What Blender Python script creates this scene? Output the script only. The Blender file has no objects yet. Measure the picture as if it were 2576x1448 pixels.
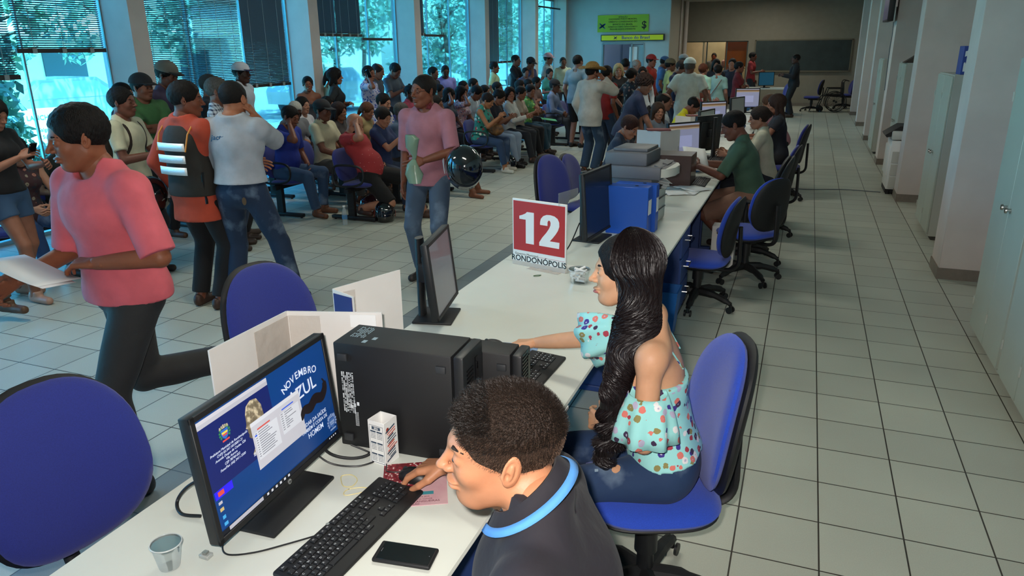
import bpy, bmesh, math, random
import numpy as np
from mathutils import Vector, Matrix, Euler
R=math.radians; PI=math.pi
rnd=random.Random(7)
sc=bpy.context.scene; col=sc.collection
T=0.333; CAMZ=1.976

# ---------------------------------------------------------------- camera, sky, light, exposure
def setup():
    cd=bpy.data.cameras.new('camera'); cam=bpy.data.objects.new('camera',cd); col.objects.link(cam)
    cd.sensor_width=36; cd.lens=36*1839.8/2576; cd.clip_start=.05; cd.clip_end=300
    yaw,pitch,roll=-0.3752,0.3168,-0.0107
    cy,sy,cp,sp,cr,sr=math.cos(yaw),math.sin(yaw),math.cos(pitch),math.sin(pitch),math.cos(roll),math.sin(roll)
    f=Vector((sy*cp,cy*cp,-sp)); r=Vector((cy,-sy,0)); u=r.cross(f)
    r2=cr*r+sr*u; u2=-sr*r+cr*u
    m=Matrix((r2,u2,-f)).transposed().to_4x4(); m.translation=(0,0,CAMZ)
    cam.matrix_world=m; sc.camera=cam
    w=bpy.data.worlds.new('world'); sc.world=w; w.use_nodes=True
    nt=w.node_tree; bg=nt.nodes['Background']
    sky=nt.nodes.new('ShaderNodeTexSky'); sky.sky_type='NISHITA'; sky.sun_disc=False
    sky.sun_elevation=R(58); sky.sun_rotation=R(100); sky.air_density=1.2; sky.dust_density=1.5
    nt.links.new(sky.outputs[0],bg.inputs[0]); bg.inputs[1].default_value=2.7
    ld=bpy.data.lights.new('sun','SUN'); ld.energy=60; ld.angle=R(.6); ld.color=(1,.95,.88)
    lo=bpy.data.objects.new('sun',ld); col.objects.link(lo)
    lo.rotation_euler=Vector((-.45,.25,-1)).to_track_quat('-Z','Y').to_euler(); lo.location=(10,-5,30)
    # the camera's own flash, just above and left of the lens
    fd=bpy.data.lights.new('camera_flash','AREA'); fd.shape='RECTANGLE'; fd.size=.04; fd.size_y=.025
    fd.energy=46; fd.color=(1,.93,.88); fd.spread=R(150)
    fo=bpy.data.objects.new('camera_flash',fd); col.objects.link(fo)
    fm=m.copy(); fm.translation=Vector((0,0,CAMZ))+u2*.05-r2*.05+f*.02; fo.matrix_world=fm
    # fluorescent fixtures of the hall
    for x,y in ((-5.2,3.5),(-1.5,3.5),(-5.2,9),(-1.5,9),(-5.2,14.5),(-1.5,14.5),(-5.2,20),(-1.5,20),(-1.5,25.5)):
        a=bpy.data.lights.new('tube_light','AREA'); a.shape='RECTANGLE'; a.size=1.2; a.size_y=.3; a.energy=32; a.color=(1,.97,.84)
        o=bpy.data.objects.new('tube_light',a); col.objects.link(o); o.location=(x,y,3.36)
    for y0 in np.arange(-3.1,24,3.48):
        a=bpy.data.lights.new('window_portal','AREA'); a.shape='RECTANGLE'; a.size=3.2; a.size_y=3.3; a.cycles.is_portal=True
        o=bpy.data.objects.new('window_portal',a); col.objects.link(o); o.location=(-7.75,y0+1.8,1.7); o.rotation_euler=(0,R(-90),0)
        o.rotation_euler=Vector((1,0,0)).to_track_quat('-Z','Y').to_euler()
    vs=sc.view_settings; vs.view_transform='Standard'; vs.look='None'; vs.gamma=1; vs.use_curve_mapping=False; vs.exposure=0.0
    c=sc.cycles; c.max_bounces=5; c.diffuse_bounces=3; c.glossy_bounces=2; c.transmission_bounces=4; c.transparent_max_bounces=10
    c.caustics_reflective=False; c.caustics_refractive=False; c.sample_clamp_indirect=4; c.use_adaptive_sampling=True; c.adaptive_threshold=.02
    c.use_denoising=True
setup()

# ---------------------------------------------------------------- materials
def lin(h):
    if isinstance(h,str):
        h=h.lstrip('#'); c=[int(h[i:i+2],16)/255 for i in (0,2,4)]
    else: c=h
    return tuple((x/12.92 if x<=.04045 else ((x+.055)/1.055)**2.4) for x in c)+(1,)
MC={}
def mat(name,c,rough=.6,metal=0,var=0,vs=6,bump=0,bs=60,spec=.5,emit=0,alpha=1,coat=0,c2=None,sheen=0,stretch=None,trans=0,pattern=None):
    if name in MC: return MC[name]
    m=bpy.data.materials.new(name); m.use_nodes=True; nt=m.node_tree; N=nt.nodes; L=nt.links
    b=N['Principled BSDF']; C=lin(c)
    b.inputs['Base Color'].default_value=C; b.inputs['Roughness'].default_value=rough; b.inputs['Metallic'].default_value=metal
    b.inputs['Specular IOR Level'].default_value=spec; b.inputs['Coat Weight'].default_value=coat; b.inputs['Sheen Weight'].default_value=sheen
    b.inputs['Transmission Weight'].default_value=trans
    if alpha<1: b.inputs['Alpha'].default_value=alpha
    if emit: b.inputs['Emission Color'].default_value=C; b.inputs['Emission Strength'].default_value=emit
    tc=N.new('ShaderNodeTexCoord'); src=tc.outputs['Object']
    if stretch:
        mp=N.new('ShaderNodeMapping'); mp.inputs['Scale'].default_value=stretch; L.new(src,mp.inputs[0]); src=mp.outputs[0]
    if pattern: pattern(nt,src,b)
    elif var or c2:
        n=N.new('ShaderNodeTexNoise'); n.inputs['Scale'].default_value=vs; n.inputs['Detail'].default_value=4; L.new(src,n.inputs[0])
        mx=N.new('ShaderNodeMix'); mx.data_type='RGBA'
        rp=N.new('ShaderNodeMapRange'); rp.inputs[1].default_value=.35; rp.inputs[2].default_value=.65; L.new(n.outputs[0],rp.inputs[0]); L.new(rp.outputs[0],mx.inputs[0])
        c2_=lin(c2) if c2 else tuple(max(0,x*(1-var)) for x in C[:3])+(1,)
        c1_=C if c2 else tuple(min(1,x*(1+var*.5)) for x in C[:3])+(1,)
        mx.inputs[6].default_value=c1_; mx.inputs[7].default_value=c2_; L.new(mx.outputs[2],b.inputs['Base Color'])
    if bump:
        n=N.new('ShaderNodeTexNoise'); n.inputs['Scale'].default_value=bs; n.inputs['Detail'].default_value=3; L.new(src,n.inputs[0])
        bp=N.new('ShaderNodeBump'); bp.inputs['Strength'].default_value=bump; bp.inputs['Distance'].default_value=.01; L.new(n.outputs[0],bp.inputs['Height']); L.new(bp.outputs[0],b.inputs['Normal'])
    MC[name]=m; return m
def ramp(nt,fac,stops,interp='CONSTANT'):
    r=nt.nodes.new('ShaderNodeValToRGB'); cr=r.color_ramp; cr.interpolation=interp
    while len(cr.elements)<len(stops): cr.elements.new(.5)
    for e,(p,c) in zip(cr.elements,stops): e.position=p; e.color=lin(c)
    nt.links.new(fac,r.inputs[0]); return r.outputs[0]
def mixc(nt,fac,a,b):
    mx=nt.nodes.new('ShaderNodeMix'); mx.data_type='RGBA'
    for s,i in ((fac,0),(a,6),(b,7)):
        if hasattr(s,'is_linked') or hasattr(s,'links'): nt.links.new(s,mx.inputs[i])
        else: mx.inputs[i].default_value=s if i==0 else lin(s)
    return mx.outputs[2]
def math_(nt,op,a,b=None,c=None):
    n=nt.nodes.new('ShaderNodeMath'); n.operation=op
    for i,s in enumerate((a,b,c)):
        if s is None: continue
        if hasattr(s,'links'): nt.links.new(s,n.inputs[i])
        else: n.inputs[i].default_value=s
    return n.outputs[0]

# ---------------------------------------------------------------- mesh helpers
def NB(): return bmesh.new()
def xf(verts,M):
    for v in verts: v.co=M@v.co
def bx(bm,c,s,rot=None,bev=0,seg=2,mi=0):
    r=bmesh.ops.create_cube(bm,size=1); vs=r['verts']
    for v in vs: v.co=Vector((v.co.x*s[0],v.co.y*s[1],v.co.z*s[2]))
    if bev:
        es=list({e for v in vs for e in v.link_edges}); q=bmesh.ops.bevel(bm,geom=es,offset=bev,segments=seg,profile=.5,affect='EDGES')
        vs=list({v for f in q['faces'] for v in f.verts}|{v for v in vs if v.is_valid})
    M=Matrix.Translation(c)
    if rot is not None: M=M@(rot if isinstance(rot,Matrix) else Euler(rot).to_matrix()).to_4x4()
    xf(vs,M)
    if mi:
        for f in {f for v in vs for f in v.link_faces}: f.material_index=mi
    return vs
def frame(d):
    d=Vector(d).normalized(); a=Vector((0,0,1)) if abs(d.z)<.9 else Vector((1,0,0))
    x=d.cross(a).normalized(); return x,d.cross(x)
def tube(bm,pts,r,n=8,closed=False,cap=True,mi=0,flat=1):
    P=[Vector(p) for p in pts]; rs=r if hasattr(r,'__len__') else [r]*len(P); rings=[]; px=None
    for i,p in enumerate(P):
        a=P[i-1] if (i or closed) else P[i]; b=P[(i+1)%len(P)] if (i<len(P)-1 or closed) else P[i]
        d=(b-a); d=d if d.length>1e-9 else Vector((0,0,1)); d.normalize()
        if px is None: x,y=frame(d)
        else:
            x=(px-d*px.dot(d)); x=x.normalized() if x.length>1e-6 else frame(d)[0]; y=d.cross(x)
        px=x
        rings.append([bm.verts.new(p+(x*math.cos(2*PI*k/n)+y*math.sin(2*PI*k/n)*flat)*rs[i]) for k in range(n)])
    m=len(rings)
    for i in range(m if closed else m-1):
        A,B=rings[i],rings[(i+1)%m]
        for k in range(n):
            f=bm.faces.new((A[k],A[(k+1)%n],B[(k+1)%n],B[k])); f.material_index=mi
    if cap and not closed:
        bm.faces.new(rings[0][::-1]).material_index=mi; bm.faces.new(rings[-1]).material_index=mi
def cyl(bm,a,b,r,r2=None,n=20,mi=0): tube(bm,[a,b],[r,r if r2 is None else r2],n,mi=mi)
def smooth_path(pts,n=6,closed=False):
    P=[Vector(p) for p in pts]; out=[]; m=len(P)
    for i in range(m if closed else m-1):
        g=lambda k:P[k%m] if closed else P[min(max(k,0),m-1)]
        a,b,c,d=g(i-1),g(i),g(i+1),g(i+2)
        for k in range(n):
            t=k/n; out.append(.5*((2*b)+(-a+c)*t+(2*a-5*b+4*c-d)*t*t+(-a+3*b-3*c+d)*t**3))
    if not closed: out.append(P[-1])
    return out
def lathe(bm,prof,c=(0,0,0),n=28,M=None,mi=0,sx=1,sy=1):
    rings=[]; c=Vector(c)
    for r,z in prof:
        rings.append([bm.verts.new(c+Vector((r*sx*math.cos(2*PI*k/n),r*sy*math.sin(2*PI*k/n),z))) for k in range(n)])
    for A,B in zip(rings,rings[1:]):
        for k in range(n): bm.faces.new((A[k],A[(k+1)%n],B[(k+1)%n],B[k])).material_index=mi
    for rr,fl in ((rings[0],1),(rings[-1],0)):
        if prof[0 if fl else -1][0]>1e-5: bm.faces.new(rr[::-1] if fl else rr).material_index=mi
    if M is not None: xf([v for g in rings for v in g],M)
def prism(bm,poly,h,M=None,mi=0):
    a=[bm.verts.new((x,y,0)) for x,y in poly]; b=[bm.verts.new((x,y,h)) for x,y in poly]; n=len(poly)
    bm.faces.new(a[::-1]).material_index=mi; bm.faces.new(b).material_index=mi
    for k in range(n): bm.faces.new((a[k],a[(k+1)%n],b[(k+1)%n],b[k])).material_index=mi
    if M is not None: xf(a+b,M)
def pillow(bm,w,h,t,M=None,e=2.8,taper=0,curve=0,nr=7,na=44,edge=5,mi=0,bend=0):
    """closed cushion: superellipse outline in local xy, thickness along z"""
    def pt(r,a,s):
        ca,sa=math.cos(a),math.sin(a); x=abs(ca)**(2/e)*(1 if ca>0 else -1); y=abs(sa)**(2/e)*(1 if sa>0 else -1)
        x*=r;y*=r; z=s*t/2*(1-r**edge)**.5
        X=x*w/2*(1-taper*y); Y=y*h/2
        return Vector((X,Y,z+curve*(x*x)+bend*y*y))
    allv=[]
    rs=[math.sin(PI/2*i/nr) for i in range(1,nr+1)]
    rim=[bm.verts.new(pt(1,2*PI*k/na,0)) for k in range(na)]; allv+=rim
    for s in (1,-1):
        c=bm.verts.new(pt(0,0,s)); prev=None; allv.append(c)
        for i,r in enumerate(rs):
            ring=rim if i==nr-1 else [bm.verts.new(pt(r,2*PI*k/na,s)) for k in range(na)]
            if i<nr-1: allv+=ring
            for k in range(na):
                k2=(k+1)%na
                if prev is None: f=(c,ring[k],ring[k2])
                else: f=(prev[k],ring[k],ring[k2],prev[k2])
                bm.faces.new(f if s>0 else f[::-1]).material_index=mi
            prev=ring
    if M is not None: xf(allv,M)
def TR(loc=(0,0,0),rot=(0,0,0),s=(1,1,1)):
    return Matrix.Translation(loc)@Euler(rot).to_matrix().to_4x4()@Matrix.Diagonal((*s,1))
def obj(name,bm,m,parent=None,label=None,sharp=38,**kw):
    me=bpy.data.meshes.new(name); bmesh.ops.recalc_face_normals(bm,faces=bm.faces) if kw.get('recalc',True) else None
    bm.to_mesh(me); bm.free()
    for mm in (m if isinstance(m,(list,tuple)) else [m]): me.materials.append(mm)
    if sharp:
        me.polygons.foreach_set('use_smooth',[True]*len(me.polygons)); me.set_sharp_from_angle(angle=R(sharp))
    o=bpy.data.objects.new(name,me); col.objects.link(o)
    if parent: o.parent=parent
    if label: o['label']=label
    return o
def thing(name,label,cat,loc=(0,0,0),rz=0,group=None,rot=None):
    o=bpy.data.objects.new(name,None); col.objects.link(o); o.location=loc; o.rotation_euler=rot or (0,0,rz)
    o['label']=label; o['category']=cat
    if group: o['group']=group
    o.empty_display_size=.05
    return o
def tag(o,label,cat,group=None,kind=None):
    o['label']=label; o['category']=cat
    if group: o['group']=group
    if kind: o['kind']=kind
    return o
def struct(name,bm,m,label=None,parent=None,**k):
    o=obj(name,bm,m,parent,**k)
    if not parent: o['kind']='structure'
    if label: o['label']=label
    return o
def text(name,s,m,parent,M,size=.1,ext=.0006,bold=0,ax='CENTER',sx=1,shear=0,sp=1):
    c=bpy.data.curves.new(name,'FONT'); c.body=s; c.size=size; c.extrude=ext; c.offset=bold; c.align_x=ax; c.align_y='CENTER'; c.shear=shear; c.space_character=sp
    c.resolution_u=3; c.materials.append(m)
    tmp=bpy.data.objects.new(name,c); me=bpy.data.meshes.new_from_object(tmp); bpy.data.objects.remove(tmp); bpy.data.curves.remove(c)
    o=bpy.data.objects.new(name,me); col.objects.link(o); o.parent=parent; o.matrix_local=M@Matrix.Diagonal((sx,1,1,1)); return o

# ---------------------------------------------------------------- common materials
WALL=mat('painted_wall','#d2c6be',.75,var=.06,vs=3,bump=.05,bs=200)
WALL2=mat('painted_booth_wall','#b9c6c8',.7,var=.04,vs=2)
BLACK=mat('black_plastic','#17181a',.45)
BLACKM=mat('matte_black_plastic','#111214',.6,bump=.05,bs=400)
BLACKG=mat('glossy_black','#08090b',.12,coat=.6)
BLUEF=mat('blue_fabric','#1f46b8',.85,var=.12,vs=300,bump=.25,bs=900,sheen=.25)
BLUEV=mat('dull_blue_fabric','#242e84',.85,var=.12,vs=300,bump=.25,bs=900,sheen=.25)
NAVY=mat('navy_metal','#2a3f73',.45,var=.04)
DESK=mat('laminate_top','#d3d6cc',.38,var=.03,vs=4,bump=.02,bs=500)
STEEL=mat('brushed_steel','#b9bab8',.28,metal=1)
PAPER=mat('white_paper','#ececea',.8)
WHITEP=mat('white_plastic','#e6e6e2',.35)
CARTON=mat('white_carton','#dedad5',.55,var=.05,vs=5)
TAPE=mat('clear_tape','#d9cfc4',.08,alpha=.45,bump=.5,bs=25)
CAB=mat('cabinet_paint','#b2b9ac',.42,var=.04,vs=2)
CABS=mat('cabinet_side_paint','#b3b4a9',.45,var=.05,vs=2)
PRN=mat('white_print','#d8dde0',.6)
PRD=mat('dark_print','#23262c',.6)
GREYP=mat('grey_plastic','#5a5c62',.5,var=.04)
GREYL=mat('light_grey_plastic','#c9c9c0',.4)
# ---------------------------------------------------------------- room shell
def floor_mat():
    m=bpy.data.materials.new('floor_tiles'); m.use_nodes=True; nt=m.node_tree; N=nt.nodes; L=nt.links; b=N['Principled BSDF']
    tc=N.new('ShaderNodeTexCoord'); mp=N.new('ShaderNodeMapping'); mp.inputs['Location'].default_value=(-.724*T+.001,-9.023*T+.001,0); L.new(tc.outputs['Object'],mp.inputs[0])
    br=N.new('ShaderNodeTexBrick'); br.offset=0; br.squash=1
    for k,v in (('Scale',1),('Mortar Size',.0036),('Mortar Smooth',.15),('Bias',0),('Brick Width',T),('Row Height',T)): br.inputs[k].default_value=v
    br.inputs['Color1'].default_value=lin('#bfc1b2'); br.inputs['Color2'].default_value=lin('#b5b7a9'); br.inputs['Mortar'].default_value=lin('#3a352e')
    L.new(mp.outputs[0],br.inputs[0])
    no=N.new('ShaderNodeTexNoise'); no.inputs['Scale'].default_value=180; no.inputs['Detail'].default_value=3; L.new(tc.outputs['Object'],no.inputs[0])
    sp=N.new('ShaderNodeSeparateXYZ'); L.new(tc.outputs['Object'],sp.inputs[0])
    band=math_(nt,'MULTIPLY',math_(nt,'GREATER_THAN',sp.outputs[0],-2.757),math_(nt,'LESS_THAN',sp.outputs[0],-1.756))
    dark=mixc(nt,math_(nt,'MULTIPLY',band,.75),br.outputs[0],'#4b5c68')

    no2=N.new('ShaderNodeTexNoise'); no2.inputs['Scale'].default_value=1.3; no2.inputs['Detail'].default_value=5; L.new(tc.outputs['Object'],no2.inputs[0])
    fac=math_(nt,'ADD',math_(nt,'MULTIPLY',no.outputs[0],.22),math_(nt,'MULTIPLY',no2.outputs[0],.3))
    hs=N.new('ShaderNodeHueSaturation'); L.new(dark,hs.inputs['Color']); L.new(math_(nt,'ADD',fac,.74),hs.inputs['Value'])
    L.new(hs.outputs[0],b.inputs['Base Color'])
    L.new(math_(nt,'ADD',math_(nt,'MULTIPLY',no2.outputs[0],.2),.3),b.inputs['Roughness'])
    bp=N.new('ShaderNodeBump'); bp.inputs['Strength'].default_value=.25; bp.inputs['Distance'].default_value=.002; bp.invert=True; L.new(br.outputs['Fac'],bp.inputs['Height']); L.new(bp.outputs[0],b.inputs['Normal'])
    return m
H=3.42; YB=27.5; YC=24.2; XL=-7.5; XR=1.24; XW=1.80
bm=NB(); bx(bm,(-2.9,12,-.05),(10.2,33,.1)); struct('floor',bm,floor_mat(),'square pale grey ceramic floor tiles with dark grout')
bm=NB(); bx(bm,(-2.9,12,H+.1),(10.6,33.4,.2)); struct('ceiling',bm,mat('ceiling_paint','#b9b6ab',.9))
bm=NB(); bx(bm,(XW+.1,12,H/2),(.2,33,H)); struct('wall_right',bm,WALL)
bm=NB()
# back wall with glazed opening X -4.13..-2.05, z 0..2.12
bx(bm,((-2.05+2)/2,YB+.1,H/2),(4.05,.2,H)); bx(bm,(-3.12,YB+.1,(H+2.13)/2),(2.14,.2,H-2.13)); bx(bm,(-6,YB+.1,H/2),(3.6,.2,H))
struct('wall_back',bm,mat('back_wall_paint','#8f897a',.8,var=.05))
bm=NB(); bx(bm,(-3,-4.3,H/2),(10,.2,H)); struct('wall_front',bm,WALL)
# bank booth walls
bm=NB(); d0,d1,dz=-6.30,-4.96,2.08
bx(bm,((-7.6+d0)/2,YC+.06,H/2),(d0+7.6,.12,H)); bx(bm,((d1-4.18)/2,YC+.06,H/2),(-4.18-d1,.12,H)); bx(bm,((d0+d1)/2,YC+.06,(H+dz)/2),(d1-d0,.12,H-dz))
struct('wall_booth',bm,WALL2,'pale bluish booth wall around the bank counter door')
bm=NB(); bx(bm,(-4.24,(YC+YB)/2+.06,H/2),(.12,YB-YC-.12,H)); struct('wall_booth_side',bm,mat('booth_side_paint','#aba596',.8))
bm=NB(); cyl(bm,(-4.10,26.9,0),(-4.10,26.9,H),.07); cyl(bm,(-4.14,26.1,0),(-4.14,26.1,H),.03); struct('trim_1',bm,WALL)
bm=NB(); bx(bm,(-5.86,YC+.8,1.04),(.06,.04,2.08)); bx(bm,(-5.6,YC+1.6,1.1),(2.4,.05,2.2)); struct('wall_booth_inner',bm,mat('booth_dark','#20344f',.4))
# booth door
d=thing('door_1','',''); del d['category']; d['label']='aluminium framed glass door of the bank booth'; d['kind']='structure'
bm=NB()
for x in (d0,-5.35,d1): bx(bm,(x,YC+.06,dz/2),(.05,.14,dz))
bx(bm,((d0+d1)/2,YC+.06,dz),(d1-d0,.14,.05)); obj('door_frame',bm,mat('aluminium','#8fa3a8',.4,metal=.6),d)
bm=NB(); bx(bm,(-5.16,YC+.06,1.03),(.36,.02,2.0)); obj('door_leaf',bm,mat('pale_door','#93b3bd',.5),d)
bm=NB(); bx(bm,(-5.3,YC+.02,1.75),(.25,.01,.45)); obj('notice',bm,PAPER,d)
# glazed opening in back wall: room beyond
GL=bpy.data.materials.new('clear_glass'); GL.use_nodes=True
def glassmat(m,c,gl=.12):
    nt=m.node_tree; N=nt.nodes; L=nt.links; N.remove(N['Principled BSDF']); o=N['Material Output']
    t=N.new('ShaderNodeBsdfTransparent'); t.inputs[0].default_value=(*c,1); g=N.new('ShaderNodeBsdfGlossy'); g.inputs['Roughness'].default_value=.03; g.inputs[0].default_value=(.9,.95,1,1)
    fr=N.new('ShaderNodeFresnel'); fr.inputs[0].default_value=1.4; mx=N.new('ShaderNodeMixShader'); mu=N.new('ShaderNodeMath'); mu.operation='MULTIPLY'; mu.inputs[1].default_value=gl*8; mu.use_clamp=True
    L.new(fr.outputs[0],mu.inputs[0]); L.new(mu.outputs[0],mx.inputs[0]); L.new(t.outputs[0],mx.inputs[1]); L.new(g.outputs[0],mx.inputs[2]); L.new(mx.outputs[0],o.inputs[0])
glassmat(GL,(.86,.88,.84),.06)
TG=bpy.data.materials.new('tinted_glass'); TG.use_nodes=True; glassmat(TG,(.27,.64,.80),.10)
w=thing('window_9','',''); del w['category']; w['label']='glazed partition in the back wall'; w['kind']='structure'
bm=NB(); bx(bm,(-2.75,YB+.1,1.06),(1.36,.012,2.1)); obj('pane',bm,GL,w)
bm=NB()
for x in (-3.43,-2.76,-2.07): bx(bm,(x,YB+.1,1.06),(.04,.06,2.12))
bx(bm,(-3.09,YB+.1,2.12),(2.1,.06,.04)); obj('window_frame',bm,mat('green_frame','#56605a',.5),w)
bm=NB(); bx(bm,(-3.55,YB+.35,1.05),(.05,.55,2.1)); bx(bm,(-3.2,YB+2.6,1.7),(5,.1,3.4)); bx(bm,(-3.3,YB+1.45,3.0),(5,2.4,.05)); bx(bm,(-3,YB+1.5,-.03),(4,2.6,.06)); bx(bm,(-.6,YB+1.4,1.7),(.1,2.4,3.4)); bx(bm,(-5.2,YB+1.4,1.7),(.1,2.4,3.4)); struct('wall_back_room',bm,mat('cream_back_room','#b3ab8e',.7,var=.15,vs=2))
bm=NB(); bx(bm,(-2.45,YB+.55,1.72),(.8,.04,.9)); tag(obj('notice_board',bm,mat('orange_board','#c8692c',.7)),'large orange board behind the glazed partition','board')
bm=NB(); bx(bm,(-2.42,YB+.07,1.05),(.26,.06,.14)); tag(obj('paper_notice',bm,mat('orange_paper','#e08a2a',.7)),'small orange paper notice on the glazed partition','paper')
a=bpy.data.lights.new('back_room_lamp','AREA'); a.size=1.2; a.energy=40; a.color=(1,.80,.60); o=bpy.data.objects.new('back_room_lamp',a); col.objects.link(o); o.location=(-3,YB+1.5,2.9)
# chalkboard
ch=thing('chalkboard','long dark green chalkboard on the far back wall','chalkboard',(-.3,YB-.02,1.64))
bm=NB(); bx(bm,(0,0,0),(2.98,.03,.98)); obj('board',bm,mat('slate_green','#2a3938',.5,var=.25,vs=3),ch)
bm=NB()
for s in (-1,1): bx(bm,(0,0,s*.5),(3.05,.05,.04)); bx(bm,(s*1.51,0,0),(.04,.05,1.0))
bx(bm,(0,-.04,-.52),(3.0,.07,.015)); obj('frame',bm,mat('wood_grey','#6f6a58',.6),ch)
# left wall pillars and windows
PY=[-3.6,-.1,3.38,6.87,10.34,13.83,17.4,21.05,24.0]
for i,y in enumerate(PY):
    bm=NB(); bx(bm,(XL-.24,y+.12,H/2),(.52,.25,H)); struct('trim_%d'%(i+2),bm,WALL,'white pillar between the window bays')
ALU=mat('window_aluminium','#8fb4bb',.35,metal=.5)
for i,(a_,b_) in enumerate(zip(PY,PY[1:])):
    y0,y1=a_+.25,b_; w=thing('window_%d'%(i+1),'',''); del w['category']; w['label']='tall cyan tinted floor to ceiling window bay'; w['kind']='structure'; w.location=(XL-.42,0,0)
    bm=NB(); bx(bm,(0,(y0+y1)/2,H/2),(.012,y1-y0,H)); obj('pane',bm,TG,w)
    bm=NB()
    for t in (0,1/3,2/3,1): bx(bm,(0,y0+(y1-y0)*t,H/2),(.03,.022 if 0<t<1 else .04,H))
    for z in (.02,H-.02): bx(bm,(0,(y0+y1)/2,z),(.05,y1-y0,.05))
    obj('window_frame',bm,ALU,w)
# right wall pillars with skirting
BASE=mat('skirting_tile','#7d7469',.5,var=.1,vs=20)
for i,y in enumerate((7.12,10.72,14.1,17.75,20.9,24.15)):
    bm=NB(); bx(bm,((XR+XW)/2+.02,y+.2,H/2),(XW-XR+.04,.4,H),bev=.004,seg=1); struct('trim_%d'%(i+12),bm,WALL,'white pillar standing out from the right wall')
    bm=NB(); bx(bm,((XR+XW)/2+.01,y+.2,.05),(XW-XR+.04,.416,.1)); struct('trim_%d'%(i+20),bm,BASE)
bm=NB(); bx(bm,(XW-.008,12,.05),(.016,32.8,.1)); struct('baseboard_right',bm,BASE)
bm=NB(); bx(bm,(0,YB-.008,.05),(3.9,.016,.1)); struct('baseboard_back',bm,BASE)

# ---------------------------------------------------------------- blinds
BL=mat('blind_slat','#59646a',.45,metal=.2); RL=mat('blind_rail','#2a2320',.5)
def blind(y0,y1,zb,label,sag=0,closed=False,x=XL-.16,n=None):
    t=thing('venetian_blind',label,'blind',(x,(y0+y1)/2,0),group='venetian blinds in the window bays'); w=y1-y0
    bm=NB(); z=H-.06
    a=R(62) if closed else R(32)
    while z>zb+.02:
        s=.0235 if not closed else .025; c,q=math.cos(a)*s/1,math.sin(a)*s/1
        v=[bm.verts.new(p) for p in ((-c/2-.002,-w/2,z-q/2),(-c/2-.002,w/2,z-q/2),(c/2+.002,w/2,z+q/2),(c/2+.002,-w/2,z+q/2))]; bm.faces.new(v); z-=.0225
    obj('slats',bm,BL,t)['kind']='stuff'
    bm=NB(); bx(bm,(0,0,zb),(.03,w+.04,.045)); bx(bm,(0,0,H-.03),(.05,w,.05)); obj('rail',bm,RL,t)
    bm=NB(); k=3
    for i in range(k): yy=-w/2+w*(i+.5)/k; tube(bm,[(.018,yy,zb),(.018,yy,H)],.003,5)
    for s in range(3): bx(bm,(0,-w/2+w*(s+.5)/3,zb),(.045,.05,.055))
    obj('cords',bm,mat('cord_white','#8e9a98',.6),t)
blind(4.72,5.5,1.74,'low cluttered venetian blind at the left frame edge of the street window')
blind(5.56,6.6,2.0,'wide half lowered blind left of the first white pillar')
blind(7.16,7.98,1.15,'brightest blind, just right of the first white pillar')
blind(8.02,8.91,1.15,'middle blind of three right of the first white pillar')
blind(8.97,9.92,1.48,'dark closed venetian blind in front of the second pillar',closed=True)
blind(10.64,11.3,2.22,'left of two dark grey blinds right of the second pillar',closed=True)
blind(11.33,12.1,2.22,'right of two dark grey blinds right of the second pillar',closed=True)
blind(14.12,14.55,2.27,'narrow dark blind beside the third pillar',closed=True)
blind(17.85,18.7,1.62,'tall dark blind right of the fourth pillar, nearest the pillar',closed=True)
blind(18.75,19.7,1.62,'greenish tall blind right of the fourth pillar, next to the darker one')
for (y0,y1,z,l) in ((12.12,13.2,2.16,'bare dark blind rail hanging left of the third pillar'),(14.57,15.5,2.25,'bare dark blind rail hanging right of the third pillar'),(21.4,23.9,3.14,'raised blind stack at the top of the last window bay')):
    t=thing('blind_rail',l,'blind',(XL-.16,(y0+y1)/2,0)); bm=NB(); bx(bm,(0,0,z),(.03,y1-y0,.045)); obj('rail',bm,RL,t)
    bm=NB()
    for s in (-.4,.4): tube(bm,[(0,s*(y1-y0),z),(0,s*(y1-y0),H)],.003,5)
    obj('cords',bm,mat('cord_white',''),t)
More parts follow.
